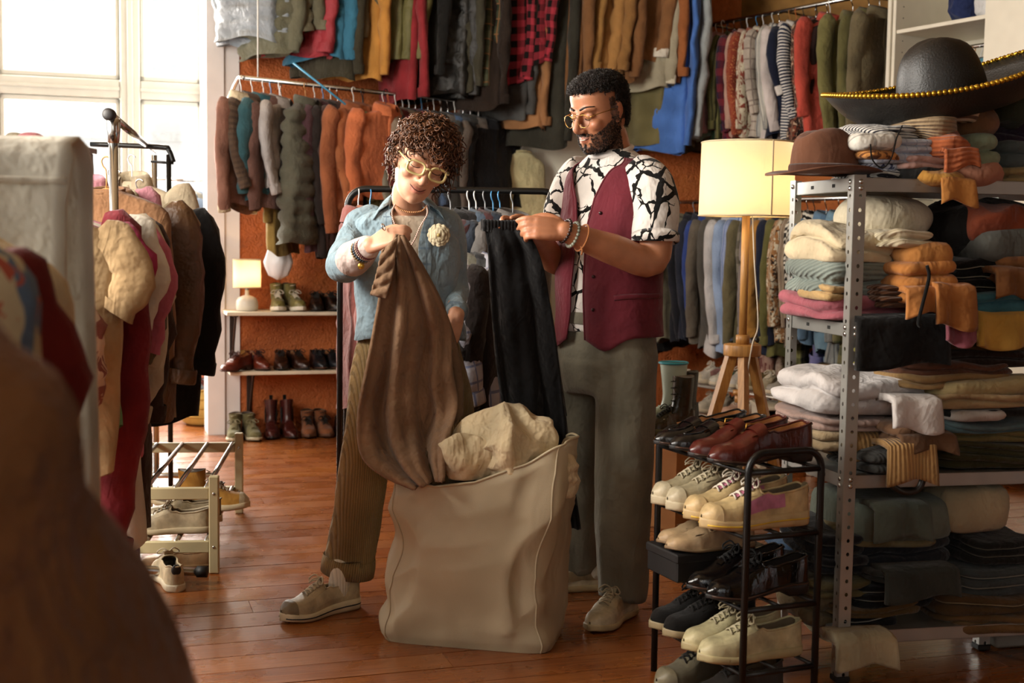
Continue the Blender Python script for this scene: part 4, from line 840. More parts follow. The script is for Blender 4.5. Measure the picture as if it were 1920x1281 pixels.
for z in TZ:
    b = MB(); x0, x1, y0, y1, lip, tk = 0.003, SLEN - 0.003, 0.003, SDEP - 0.003, 0.038, 0.0016
    b.box((x0, y0, z - tk), (x1, y1, z)); 
    for lo, hi in (((x0, y0, z - lip), (x1, y0 + tk, z)), ((x0, y1 - tk, z - lip), (x1, y1, z)), ((x0, y0, z - lip), (x0 + tk, y1, z)), ((x1 - tk, y0, z - lip), (x1, y1, z)),
                   ((x0, y0, z - lip), (x1, y0 + 0.014, z - lip + tk)), ((x0, y0, z - lip), (x0 + 0.014, y1, z - lip + tk))): b.box(lo, hi)
    tr = b.build('tray', M_GALV, UNIT, smooth=False)
    for (bx, by, nx, ny) in ((0.020, -0.003, 0, -1), (-0.003, 0.02, -1, 0), (-0.003, SDEP - 0.02, -1, 0), (0.020, -0.003, 0, -2), (-0.003, 0.02, -2, 0)):
        dzb = -0.012 if max(abs(nx), abs(ny)) == 1 else -0.03
        MB().ball((bx, by, z + dzb), (0.0075 if ny else 0.004, 0.0075 if nx else 0.004, 0.0075), 10, 6).build('bolt', M_STEEL, tr)
    for q in (0.12, 0.26): MB().cbox((x0 - 0.0012, y0 + q, z - 0.024), (x0 + 0.0005, y0 + q + 0.018, z - 0.014), 0.0006).build('slot', plain('#1b1a18', 0.9, name='dark_slot'), tr, smooth=False)
PILE = []
def folded(desc, px0, px1, py0, py1, col, yd=-0.005, D=0.30, n=3, name='folded_shirt', cat=None, seam=None, amp=0.009, seed=None, mat=None, sh=0.018, over=0.0, tilt=0.0, zmin=None, flat=False, **fk):
    """layers of folded cloth stacked as one soft block; px/py = where its front face shows"""
    seed = seed if seed is not None else random.randrange(10 ** 6); r = np.random.default_rng(seed)
    if px0 < 1612: yd = max(yd, 0.045)
    xa, zb = SL(px0, py1, yd); xb, zt = SL(px1, py0, yd); xa = max(xa, -0.06); z1, z0 = zt, (zmin if zmin is not None else zb); cx = (xa + xb) / 2; hw = (xb - xa) / 2; hgt = max(0.012, z1 - z0); hd = D / 2
    T = thing(name, f'{desc}', cat or 'clothes', SW(cx, yd + hd, z0), SY, 'folded clothes on the metal shelf'); T.rotation_euler = (r.uniform(-0.02, 0.03), tilt + r.uniform(-0.035, 0.035), SY + r.uniform(-0.10, 0.10))
    nu = 44; a = np.linspace(0, 2 * np.pi, nu, endpoint=False); ex = 0.42; rows = []; lay = hgt / n; sxs = r.normal(0, sh, (n + 1, 2))
    cxs, sns = np.sign(np.cos(a)) * np.abs(np.cos(a)) ** ex, np.sign(np.sin(a)) * np.abs(np.sin(a)) ** ex
    for i in range(n):
        for f in (0.0, 0.12, 0.32, 0.55, 0.78, 0.93):
            bul = math.sqrt(max(0.0, 1 - (2 * f - 1) ** 2)); ins = (1 - bul) * min(0.022, lay * 0.75)
            w = hw * (1 + sxs[i, 0] * 0.5) - ins; d = hd - ins * 1.0
            rows.append(np.stack([w * cxs + sxs[i, 0] * 0.35, d * sns + sxs[i, 1] * 0.35, np.full(nu, (i + f) * lay)], -1))
    top = rows[-1]
    for k_ in (0.9, 0.65, 0.35, 0.02): rows.append(np.stack([top[:, 0] * k_, top[:, 1] * k_, np.full(nu, hgt + (1 - k_) * 0.006)], -1))
    pts = np.array(rows); zz = pts[:, :, 2:3]
    nz = fnoise(pts * np.array([1, 1, 0.4]), seed, 9); n2 = fnoise(pts, seed + 5, 22); zf = np.clip(zz[..., 0] / hgt, 0, 1)
    pts[..., 2] += (nz * amp * 1.4 + n2 * amp * 0.5) * smoothstep(0.0, 0.25, zf)
    rad = pts[..., :2] / (np.linalg.norm(pts[..., :2], axis=-1, keepdims=True) + 1e-6); pts[..., :2] += rad * (fnoise(pts, seed + 9, 16) * amp * 0.9)[..., None]
    if over: m_ = smoothstep(-hd + over, -hd, pts[..., 1]); pts[..., 2] -= m_ * over * 0.9
    b = MB().grid(pts, cu=True, caps=True, uv=np.stack([pts[..., 0] + pts[..., 1] * 0.3, pts[..., 1] * 0.7 + pts[..., 2] * 1.4], -1))
    mt = mat or fabric(col, **fk); b.build('cloth', mt, T)
    if seam:
        for i in range(1, n):
            k_ = i * 6; fr = pts[k_ + 1][(np.sin(a) < 0.2)]; o = np.argsort(np.arctan2(fr[:, 1], fr[:, 0])); path = fr[o] + np.array([0, -0.002, 0.001]); path = path[np.argsort(path[:, 0])] if i % 2 else path[np.argsort(path[:, 0])]
            path = path[path[:, 1] < -hd * 0.5]
            if len(path) > 4: MB().tube(path, 0.0022, 5).build('seam', fabric(seam, wr=0.1), T)
    PILE.append(T); return T
def rumple(desc, px0, px1, py0, py1, col, yd=0.02, D=0.2, name='crumpled_shirt', amp=0.016, cat=None, mat=None, seed=None, freq=13, **fk):
    seed = seed if seed is not None else random.randrange(10 ** 6)
    if px0 < 1612: yd = max(yd, 0.045)
    xa, zb = SL(px0, py1, yd); xb, zt = SL(px1, py0, yd); xa = max(xa, -0.04); T = thing(name, desc, cat or 'clothes', SW((xa + xb) / 2, yd + D / 2, zb), SY, 'folded clothes on the metal shelf')
    th = np.linspace(0.03, np.pi - 0.03, 30); a = np.linspace(0, 2 * np.pi, 46, endpoint=False); ex = 0.7
    v = np.stack([np.sin(th)[:, None] ** ex * np.cos(a), np.sin(th)[:, None] ** ex * np.sin(a), -np.cos(th)[:, None] * np.ones(46)], -1); sz = np.array([(xb - xa) / 2, D / 2, (zt - zb) / 2])
    p = v * sz; ridge = 1 - np.abs(fnoise(p * np.array([1, 1, 1.6]), seed, freq, 2)) * 1.6; p = p + v * (ridge * amp)[..., None] + (fnoise(p, seed + 3, 30) * 0.003)[..., None] * v; p[..., 2] = np.maximum(p[..., 2], -sz[2]) + sz[2]
    MB().grid(p, cu=True, caps=True).build('cloth', mat or fabric(col, **fk), T); PILE.append(T); return T
def flap(parent, px0, px1, py0, py1, col, yd=-0.02, thick=0.012, mat=None, hemc=None, name='hanging_flap', wav=0.008, top_in=0.10, seed=1, **fk):
    """cloth hanging over a tray edge"""
    xa, zb = SL(px0, py1, yd); xb, zt = SL(px1, py0, yd); u = np.linspace(0, 1, 22); v = np.linspace(0, 1, 14); pr = []
    for k_ in v:
        if k_ < 0.3: y_ = yd + top_in * (1 - k_ / 0.3); z_ = zt + 0.006 * math.sin(k_ / 0.3 * 3.1)
        else: q = (k_ - 0.3) / 0.7; y_ = yd - 0.012 * math.sin(q * 1.5); z_ = zt - (zt - zb) * q
        pr.append((y_, z_))
    pts = np.array([[SW(xa + (xb - xa) * uu + 0.01 * (uu - 0.5) * k_, y_ + wav * math.sin(uu * 9 + seed) * k_, z_ - 0.012 * k_ * math.sin(uu * 5 + seed)) for uu in u] for k_, (y_, z_) in zip(v, pr)])
    mt = mat or fabric(col, **fk); inv = parent.matrix_basis.inverted(); l2 = np.array([tuple(inv @ Vector(p)) for p in pts.reshape(-1, 3)]).reshape(pts.shape)
    o = MB().grid(l2).build(name, mt, parent); md = o.modifiers.new('thick', 'SOLIDIFY'); md.thickness = thick; md.offset = 1 if False else 0; return o
F, B2, RU = folded, 'crumpled_shirt', rumple
# -- top tray
F('black and white striped top, bottom left of the heap beside the brown hat', 1632, 1760, 322, 347, '#c9c6bd', pat='hstripe', col2='#23232c', sc=2.2, n=2, yd=0.03)
F('blue and white printed shirt just above the striped top beside the brown hat', 1622, 1720, 300, 324, '#b9bcc8', pat='blotch', col2='#3a4060', sc=3, n=2, yd=0.03, D=0.26)
RU('charcoal top with white label in the heap on the top tray', 1690, 1800, 312, 346, '#20201f', yd=0.0, D=0.2, amp=0.01)
F('dusty pink blouse crumpled in the middle of the top heap', 1700, 1800, 292, 316, '#b98c80', n=2, yd=0.0, amp=0.010, D=0.28)
F('pale blue checked shirt, widest in the heap under the sombrero', 1624, 1782, 266, 302, '#b3bac8', pat='check', col2='#8f9ab0', sc=2.0, n=3, yd=0.015, amp=0.012)
F('orange patterned shirt showing under the grey checked roll', 1626, 1700, 278, 296, '#c07a26', pat='blotch', col2='#6a3a14', sc=3, n=1, yd=0.0, D=0.2)
F('white and grey checked shirt rolled below the sombrero brim', 1612, 1712, 252, 280, '#cfcabf', pat='check', col2='#8e8a84', n=1, yd=-0.01, D=0.2, amp=0.008, zmin=None)
F('navy and white striped jersey right under the sombrero brim', 1636, 1740, 232, 256, '#c9c4bc', pat='hstripe', col2='#2a2a36', sc=2.5, n=2, yd=0.03)
RU('sand coloured ribbed knit under the sombrero', 1720, 1815, 200, 262, '#a68a64', pat='rib', col2='#6a5238', sc=0.6, yd=0.0, amp=0.022, D=0.26)
RU('cream and brown striped scarf below the sombrero', 1775, 1850, 180, 225, '#c9b596', pat='hstripe', col2='#6e4a34', sc=1.5, yd=0.02, amp=0.02)
rs = RU('burnt orange knit spilling down the top heap', 1762, 1836, 246, 300, '#b2561c', yd=-0.03, amp=0.015, D=0.24, pat='rib', col2='#8a3c10', sc=0.5)
flap(rs, 1772, 1832, 282, 316, '#b2561c', yd=-0.04, pat='rib', col2='#8a3c10', sc=0.5, wav=0.004)
F('sage green sweatshirt folded beside the burnt orange knit', 1826, 1892, 250, 312, '#7f8a6c', n=2, yd=0.0, amp=0.006, D=0.3)
RU('terracotta blouse hanging over the right of the top tray', 1800, 1905, 296, 352, '#a8694c', yd=-0.02, amp=0.012, D=0.24)
yo = RU('mustard yellow sweatshirt lying on the edge of the top tray', 1712, 1838, 318, 348, '#c68a1c', yd=-0.03, amp=0.012, D=0.26)
flap(yo, 1764, 1826, 338, 382, '#c27a1e', yd=-0.035, pat=None, seed=3, name='sleeve', wav=0.006)
RU('brown scarf heaped right of the sombrero underside', 1815, 1885, 205, 255, '#7c4f2c', yd=0.06, amp=0.02)
RU('dark green jacket at the top right of the heap', 1850, 1975, 150, 235, '#2e3323', yd=0.08, amp=0.015, D=0.3)
F('grey denim skirt folded at the right end of the top tray', 1884, 1960, 262, 312, '#4f5a5a', n=2, yd=0.02)
F('straw yellow trousers at the right end of the top tray', 1880, 1960, 310, 347, '#9c8350', n=2, yd=0.01)
F('deep purple sweater hidden at the back of the top tray', 1840, 1960, 225, 300, '#2c2030', n=3, yd=0.16, D=0.22)
# -- second tray
WH2 = 'on the second tray'
RU('large cream cushion filled bag on the second tray', 1608, 1782, 366, 452, '#cbbd9f', yd=0.10, D=0.26, amp=0.006, name='cushion_bag', cat='bag', freq=6)
pk = F('pink trousers spread along the second tray', 1520, 1790, 560, 604, '#a04f5c', n=2, yd=-0.03, D=0.36, amp=0.015)
flap(pk, 1772, 1826, 590, 645, '#8f4655', yd=-0.04, seed=5, name='trouser_leg'); pass
F('beige shorts folded on the pink trousers at the left upright', 1526, 1592, 536, 564, '#b08d55', n=2, yd=-0.02, D=0.2)
F('chocolate brown sweater folded in thin layers behind the orange trousers', 1650, 1770, 540, 578, '#5a3418', n=4, yd=-0.02, D=0.3, pat='rib', col2='#3a200e', sc=0.5)
F('blue grey cable knit sweater above the pink trousers', 1538, 1705, 484, 556, '#7d8880', n=2, yd=-0.02, D=0.32, pat='rib', col2='#5a655e', sc=0.35, amp=0.022)
ot = F('orange trousers folded in front of the second tray', 1690, 1815, 492, 572, '#b8701c', n=3, yd=-0.05, D=0.34, amp=0.008, sh=0.02)
flap(ot, 1752, 1826, 540, 614, '#a8641a', yd=-0.075, seed=4, name='trouser_leg', thick=0.018); flap(ot, 1700, 1772, 545, 592, '#b06a1c', yd=-0.065, seed=2, name='trouser_leg', thick=0.018)
F('cream sweater rolled at the left upright', 1536, 1705, 438, 492, '#cdb993', n=2, yd=-0.02, D=0.3, amp=0.022, sh=0.03)
F('ribbed cream pullover folded on the cream sweater', 1668, 1766, 428, 466, '#d3c3a0', n=2, yd=-0.03, D=0.24, pat='rib', col2='#a8966e', sc=0.4)
F('ochre orange sweatshirt rolled up beside the ribbed cream pullover', 1712, 1806, 456, 502, '#b97522', n=1, yd=-0.04, D=0.22, amp=0.004)
RU('black hooded jacket lying at the top right of the second tray', 1775, 1990, 378, 480, '#14110f', yd=0.06, amp=0.014, D=0.3)
RU('brick red scarf on the black jacket', 1830, 1960, 390, 452, '#8a3a18', yd=0.02, amp=0.022)
F('grey marl sweater rolled below the brick red scarf', 1842, 1975, 432, 492, '#585852', n=1, yd=0.0, D=0.26, amp=0.006)
F('black trousers with pale waistband below the grey marl sweater', 1800, 1960, 490, 560, '#151110', n=4, yd=0.03, seam='#8a8470')
bt = F('cinnamon brown trousers at the right end of the second tray', 1862, 1980, 482, 540, '#7c4a1a', n=2, yd=0.0)
flap(bt, 1866, 1940, 510, 560, '#7c4a1a', yd=-0.02, seed=3, name='trouser_leg', thick=0.02)
F('petrol blue sweater near the right end of the second tray', 1818, 1975, 552, 590, '#2f6b78', n=2, yd=-0.02, amp=0.010)
yb = F('yellow shirt folded under the petrol blue sweater', 1830, 1970, 586, 606, '#b98a1e', n=1, yd=-0.02)
flap(yb, 1834, 1940, 592, 650, '#bd8c1c', yd=-0.03, seed=6, name='shirt_front', thick=0.02, wav=0.015)
bs = F('black shorts hanging below the pink trousers', 1610, 1770, 596, 608, '#0f0d0c', n=1, yd=-0.01, D=0.3)
flap(bs, 1606, 1776, 600, 688, '#100e0d', yd=-0.02, seed=1, name='short_leg', thick=0.02, wav=0.006)
i_ = bs.matrix_basis.inverted(); q0, q1 = SW(*[SL(1738, 500, -0.09)[0], -0.09, SL(1738, 500, -0.09)[1]]), None
pts = [SW(SL(x, y_, -0.10)[0], -0.10, SL(x, y_, -0.10)[1]) for x, y_ in ((1738, 498), (1742, 520), (1730, 570), (1722, 605), (1726, 612))]; MB().tube([tuple(i_ @ Vector(p)) for p in bez(pts, 16)], 0.005, 8).build('drawstring', fabric('#0e0d0d', wr=0.1), bs)
# -- third tray
F('white sweatshirt, largest on top of the third tray', 1512, 1762, 712, 782, '#c9c2c0', n=2, yd=-0.03, D=0.36, amp=0.022, sh=0.03)
ws = PILE[-1]; flap(ws, 1672, 1762, 752, 808, '#c2bab6', yd=-0.05, seed=4, name='sleeve', thick=0.02)
F('mauve beige sweater under the white sweatshirt', 1514, 1700, 784, 812, '#9c7f74', n=2, yd=-0.03, D=0.34)
F('pale sand jumper under the mauve sweater at the left upright', 1528, 1620, 812, 850, '#a08a66', n=2, yd=0.0, D=0.3)
br = F('brown sweater folded at the front of the third tray', 1672, 1782, 796, 842, '#6b4a30', n=2, yd=-0.04)
flap(br, 1690, 1790, 818, 850, '#604026', yd=-0.055, seed=2, name='hem')
tr_ = F('tan ribbed turtleneck sweater sagging over the third tray', 1590, 1700, 800, 872, '#a67c42', n=1, yd=-0.05, D=0.28, pat='cord', col2='#6a4a20', sc=0.55, amp=0.012)
flap(tr_, 1664, 1752, 836, 906, '#a67c42', yd=-0.065, pat='cord', col2='#6a4a20', sc=0.55, seed=2, name='ribbed_cuff', thick=0.016)
F('charcoal ribbed sweater under the tan turtleneck', 1628, 1720, 850, 892, '#3a3a38', n=2, yd=-0.04, pat='cord', col2='#1c1c1b', sc=0.6, D=0.3)
lp = [SW(SL(x, y_, -0.06)[0], -0.06, SL(x, y_, -0.06)[1]) for x, y_ in ((1672, 890), (1668, 905), (1690, 922), (1718, 920), (1730, 900), (1724, 885))]
tag(MB().tube(bez(lp, 20), 0.010, 8).build('belt', leather('#17120f', 0.4)), 'black belt hanging in a loop from the third tray', 'belt')
RC = 'right of the white sweatshirt'
F('olive brown corduroys at the top of the trouser stack ' + 'under the yellow shirt', 1785, 1960, 622, 660, '#4f4020', n=2, yd=0.02)
F('dark chocolate trousers second from top in the trouser stack', 1765, 1960, 658, 690, '#2a1a12', n=2, yd=0.02)
F('rusty brown trousers in the trouser stack on the third tray', 1692, 1920, 676, 706, '#5c3420', n=2, yd=0.0, amp=0.010)
F('tan chinos in the trouser stack on the third tray', 1700, 1930, 700, 734, '#8f6c3a', n=2, yd=-0.01, amp=0.010)
F('light beige chinos with turned up leg in the trouser stack', 1752, 1960, 716, 748, '#a8935f', n=1, yd=-0.03, amp=0.008)
F('sand coloured cargo trousers in the trouser stack', 1736, 1950, 738, 768, '#a3875a', n=2, yd=-0.02)
F('black jeans below the sand cargo trousers', 1764, 1960, 766, 782, '#171513', n=1, yd=-0.01)
F('white cotton trousers below the black jeans', 1776, 1900, 776, 794, '#b8b0a8', n=1, yd=-0.02)
F('grey blue jeans low in the trouser stack', 1768, 1960, 792, 812, '#4c6468', n=2, yd=-0.01)
F('khaki trousers low in the trouser stack', 1782, 1960, 808, 834, '#6e6030', n=2, yd=0.0)
F('dark olive trousers at the bottom of the trouser stack', 1776, 1960, 832, 884, '#39361c', n=4, yd=0.0, sh=0.02)
# -- bottom tray
g4 = F('faded grey green jeans bulging on top of the bottom tray', 1600, 1812, 936, 1024, '#5f665a', n=1, yd=-0.03, D=0.36, amp=0.012)
MB_s = flap(g4, 1640, 1742, 950, 1012, '#4c544a', yd=-0.045, seed=2, name='waistband', thick=0.016)
F('cream canvas trousers puffed up right of the grey green jeans', 1775, 1910, 912, 1002, '#a99a78', n=1, yd=0.04, D=0.3, amp=0.012)
F('khaki chinos under the grey green jeans', 1590, 1775, 1000, 1030, '#6f6442', n=2, yd=-0.02)
F('black jeans behind the left upright of the bottom tray', 1480, 1640, 1000, 1085, '#14151a', n=4, yd=0.02, seam='#3a3a38')
F('dark navy jeans in the middle of the bottom tray', 1600, 1812, 1018, 1070, '#1d2026', n=2, yd=-0.03, D=0.36, amp=0.010)
dj = F('charcoal denim jeans with a stitched hem', 1640, 1800, 1066, 1098, '#2a2c2a', n=2, yd=-0.03)
flap(dj, 1660, 1796, 1070, 1126, '#30332f', yd=-0.045, seed=1, name='stitched_hem', wav=0.004)
F('olive trousers peeking out at the left upright of the bottom tray', 1485, 1650, 1088, 1130, '#5d5230', n=2, yd=-0.01, sh=0.02)
F('black jeans with pale edge seams on the bottom tray', 1600, 1770, 1098, 1150, '#141518', n=3, yd=-0.03, seam='#6a6a62', sh=0.02)
F('brown khaki trousers in the low middle of the bottom stack', 1560, 1740, 1130, 1160, '#5c4422', n=2, yd=-0.01)
F('black trousers with rolled legs and pale piping', 1575, 1690, 1140, 1184, '#131216', n=3, yd=-0.05, seam='#8a867c', sh=0.02)
F('dark green jeans at the bottom left of the stack', 1570, 1705, 1178, 1205, '#1f2018', n=2, yd=-0.04)
cr = F('cream white jeans sliding off the bottom tray', 1568, 1680, 1186, 1212, '#a89a78', n=2, yd=-0.06)
flap(cr, 1570, 1676, 1200, 1252, '#a89a78', yd=-0.075, seed=2, name='leg', thick=0.03)
F('black denim jeans right of the navy jeans', 1815, 1970, 1010, 1062, '#191a1a', n=3, yd=0.02, seam='#54544c')
F('washed grey blue jeans at the right end of the bottom tray', 1812, 1970, 1062, 1122, '#3c4446', n=3, yd=0.0, seam='#77786e')
F('brown denim jeans with open leg at the right end', 1772, 1950, 1118, 1160, '#4f3a20', n=2, yd=-0.01, seam='#8a7a58')
F('light brown trousers lowest at the right end of the bottom tray', 1786, 1970, 1152, 1195, '#6d4f28', n=2, yd=0.0)
F('blue jeans poking out behind the black shoe rack', 1462, 1520, 1020, 1062, '#37506c', n=2, yd=0.22, D=0.2)
F('beige coat bundled behind the white sneakers', 1500, 1600, 1110, 1180, '#6b5a3e', n=2, yd=0.10, D=0.25, amp=0.014)
bx = thing('plastic_crate', 'clear plastic wrapped box on the floor under the shelf', 'box', SW(SL(1885, 1230, 0.25)[0], 0.30, 0), SY)
MB().cbox((-0.07, -0.10, 0), (0.22, 0.16, 0.115), 0.012).build('wrapped_body', plain('#8c8880', 0.2, bump=0.5, bscale=20, name='plastic_film'), bx); MB().cbox((-0.075, -0.105, 0.10), (0.225, 0.165, 0.118), 0.006).build('lid', plain('#6f6a60', 0.25, bump=0.3, name='plastic_lid'), bx)
# -- hats
fe = SW(SL(1555, 330, 0.10)[0], 0.13, TZ[0] + 0.002); FH = thing('fedora_hat', 'brown felt fedora on the corner of the metal shelf', 'hat', fe, 0.3)
M_FELT = fabric('#6a4029', wr=0.15, weave=300, k=1.0)
def hat_crown(rx, ry, hgt, pinch, mat, parent, z0=0.0, round_=3.0, dent=0.0):
    a = np.linspace(0, 2 * np.pi, 48, endpoint=False); rows = []
    for q in list(np.linspace(0, 0.8, 12)) + [0.88, 0.94, 0.98, 1.0]:
        s = (1 - q ** round_) ** (1 / round_) * (1 - 0.10 * q) if q < 1 else 0.0; x, y_ = rx * max(s, 0.02) * np.cos(a), ry * max(s, 0.02) * np.sin(a); z = np.full(48, z0 + hgt * q)
        f = smoothstep(0.55, 1.0, q); k_ = 1 - pinch * f * np.exp(-((np.cos(a) - 0.75) / 0.35) ** 2) * 1.0; y_ = y_ * k_
        z = z - dent * f * np.exp(-(y_ / (ry * 0.35)) ** 2) * smoothstep(0.6, 1.0, q); rows.append(np.stack([x, y_, z], -1))
    return MB().grid(np.array(rows), cu=True, caps=True).build('crown', mat, parent)
def hat_brim(rx, ry, R1, R2, lift, mat, parent, t=0.004, z0=0.0, curl=0.0, n=64, droop=0.0):
    a = np.linspace(0, 2 * np.pi, n, endpoint=False); rows = []; qs = np.linspace(0, 1, 12); prof = [(q, 1) for q in qs] + [(q, -1) for q in qs[::-1]]
    for q, sd in prof:
        r1, r2 = rx + (R1 - rx) * q, ry + (R2 - ry) * q; z = lift(q, a) + (sd * t / 2) + z0; rows.append(np.stack([r1 * np.cos(a), r2 * np.sin(a), z], -1))
    MB().grid(np.array(rows), cu=True, cv=True).build('brim', mat, parent); return np.stack([R1 * np.cos(a), R2 * np.sin(a), lift(1.0, a) + z0], -1)
hat_crown(0.104, 0.088, 0.135, 0.35, M_FELT, FH, 0.012, 4.0, 0.03)
hat_brim(0.100, 0.084, 0.172, 0.155, lambda q, a: 0.012 + 0.016 * q ** 2 * (np.sin(a) ** 2) - 0.008 * q * np.cos(a) ** 2, M_FELT, FH, 0.004)
aa = np.linspace(0, 2 * np.pi, 40, endpoint=False); MB().tube(np.stack([0.1045 * np.cos(aa), 0.0885 * np.sin(aa), np.full(40, 0.024)], -1), 0.010, 6, closed=True, flat=(1.4, 0.25)).build('hat_band', fabric('#4a2818', wr=0.1), FH)
so_ = SW(SL(1783, 190, 0.16)[0], 0.20, SL(1783, 196, 0.16)[1]); SH = thing('sombrero_hat', 'large black sombrero with gold braid rim tipped on the heap', 'hat', so_, 0, rot=(math.radians(7), math.radians(-13), 0.0))
M_SOM = plain('#15120f', 0.5, name='black_felt', bump=0.25, bscale=160, var=0.25)
hat_crown(0.135, 0.125, 0.215, 0.22, M_SOM, SH, 0.0, 2.6, 0.02)
rim = hat_brim(0.130, 0.120, 0.335, 0.31, lambda q, a: -0.03 * np.sin(np.pi * q * 0.8) + 0.075 * q ** 3 + 0.045 * q ** 2 * np.cos(a) ** 2, M_SOM, SH, 0.006, n=80)
M_GOLD = plain('#b08a2a', 0.28, 0.9, name='gold_braid', var=0.3)
b = MB(); rng = np.random.default_rng(4); ctr = rim.mean(0)
ri = bez(np.vstack([rim, rim[:1]]), 150)[:-1]
for i, p in enumerate(ri):
    o = (p - ctr); o[2] = 0; o /= np.linalg.norm(o)
    b.ball(p + o * 0.002 + [0, 0, 0.002], 0.0082, 8, 5)
    if i % 2: b.ball(p - o * 0.010 + [0, 0, 0.004], 0.0045, 6, 4)
b.build('gold_trim', M_GOLD, SH)
aa = np.linspace(0, 2 * np.pi, 60, endpoint=False); MB().tube(np.stack([0.138 * np.cos(aa), 0.128 * np.sin(aa), -0.004 + 0.004 * np.sin(aa * 15)], -1), 0.006, 6, closed=True).build('hat_band', plain('#7a2a18', 0.5, name='red_gold_cord', var=0.4), SH)
st_ = [SW(SL(x, y_, -0.02)[0], -0.02, SL(x, y_, -0.02)[1]) for x, y_ in ((1692, 235), (1680, 262), (1672, 295), (1655, 315), (1636, 300), (1632, 270))]
i_ = SH.matrix_basis.inverted(); MB().tube([tuple(i_ @ Vector(p)) for p in bez(st_, 24)], 0.0022, 6).build('chin_cord', fabric('#0f0d0c', wr=0.1), SH)
# ================================================================== black wire shoe rack
E1 = np.array([0.39, -0.92, 0]); E1 /= np.linalg.norm(E1); E2 = np.array([-E1[1], E1[0], 0]); BO = H(1226, 1258, 0); BL, BW, BH = 0.46, 0.225, 0.715
def BK(t, w, z): return BO + E1 * t + E2 * w + np.array([0, 0, z])
BYAW = math.atan2(E2[1], E2[0]); BR = thing('shoe_rack', 'black metal shoe rack in front of the metal shelf', 'rack', BO, BYAW)
def bl(t, w, z): return np.array([w, -t, z])          # the rack's own frame
for t in (0, BL):
    c = 0.05; path = [bl(t, 0, 0), bl(t, 0, BH - c)] + [bl(t, c - c * math.cos(q), BH - c + c * math.sin(q)) for q in np.linspace(0.2, np.pi / 2, 6)] + [bl(t, BW - c + c * math.sin(q), BH - c + c * math.cos(q)) for q in np.linspace(0, np.pi / 2 - 0.2, 6)] + [bl(t, BW, BH - c), bl(t, BW, 0)]
    MB().tube(path, 0.0095, 10).build('end_frame', M_BLACKM, BR)
TIER = [0.665, 0.495, 0.305, 0.135]
for z in TIER:
    for w in (0.0, BW * 0.5, BW): MB().tube([bl(0, w, z), bl(BL, w, z)], 0.0055, 8).build('tier_bar', M_BLACKM if w else M_BLACKM, BR)
    for t in (0, BL): MB().tube([bl(t, 0, z), bl(t, BW, z)], 0.008, 8).build('cross_bar', M_BLACKM, BR)
TY = math.atan2(-E2[1], -E2[0]); SHZ = 0.006
def bs_(t, z, w=0.10): return BK(t, w, z + SHZ)
PAT = leather('#0b0a0b', 0.10); BLK = leather('#100e0d', 0.22)
pair('black leather penny loafers', 'on top of the shoe rack', bs_(0.05, TIER[0], 0.105), bs_(0.15, TIER[0], 0.105), TY, kind='loafer', mat=BLK, sole='#0c0a09', L=0.30)
pair('burgundy leather buckle shoes', 'on top of the shoe rack', bs_(0.255, TIER[0], 0.10), bs_(0.365, TIER[0], 0.10), TY, kind='monk', up='#45150e', sole='#100b09', L=0.31, midsole=None)
pair('beige lace-up running shoes', 'on the rack tier under the loafers', bs_(0.05, TIER[1]), bs_(0.145, TIER[1]), TY, kind='runner', up='#a39677', sole='#b9ad90', lace='#b9ab8c', L=0.295, patch='#938665')
pair('chunky cream sneakers with pink panels', 'on the rack', bs_(0.25, TIER[1]), bs_(0.37, TIER[1], 0.085), TY, kind='runner', up='#c2a878', sole='#b99f72', lace='#d6cbb8', L=0.32, patch='#b8708a', tongue=leather('#b56a80', 0.6), midsole='#c9a22c', tab='#8a7a5c')
bxk = thing('shoe_box', 'black box under the beige slippers on the shoe rack', 'box', bs_(0.10, TIER[2], 0.11), TY); MB().cbox((-0.15, -0.085, 0), (0.15, 0.085, 0.075), 0.004).build('body', plain('#0d0c0c', 0.6, name='black_card'), bxk, smooth=False); MB().cbox((-0.154, -0.089, 0.055), (0.154, 0.089, 0.08), 0.004).build('lid', plain('#121010', 0.6, name='black_card'), bxk, smooth=False)
pair('beige leather slippers', 'lying on the black box', bs_(0.07, TIER[2] + 0.081, 0.10), bs_(0.155, TIER[2] + 0.081, 0.085), TY - 0.05, kind='slipper', up='#a98f6c', sole='#7a6448', L=0.27, lin=leather('#6b4a30', 0.5))
pair('black patent lace-up shoes', 'on the shoe rack', bs_(0.26, TIER[2]), bs_(0.37, TIER[2]), TY, kind='derby', mat=PAT, sole='#070606', lace='#0a0909', L=0.305, lin=M_DARKLIN)
pair('black canvas sneakers with cream soles', 'on the lowest rack tier', bs_(0.05, TIER[3]), bs_(0.14, TIER[3]), TY, kind='sneaker', mat=fabric('#141211', wr=0.2), sole='#8f8060', lace='#191716', L=0.29)
pair('off-white leather sneakers', 'on the lowest rack tier', bs_(0.25, TIER[3]), bs_(0.36, TIER[3], 0.09), TY, kind='sneaker', up='#b0a680', sole='#a3966f', lace='#a89d7c', L=0.31)
shoe('grey knit sneaker with black laces on the floor under the rack', BK(0.15, 0.06, 0.001), TY + 0.12, 'runner', up='#5f5844', sole='#6f6852', lace='#14120f', L=0.30, mat=fabric('#5f5844', wr=0.2))
shoe('dark shoe behind the grey knit sneaker on the floor', BK(0.28, 0.11, 0.001), TY + 0.1, 'sneaker', up='#2a2520', sole='#3a352c', lace='#1a1713', L=0.29)
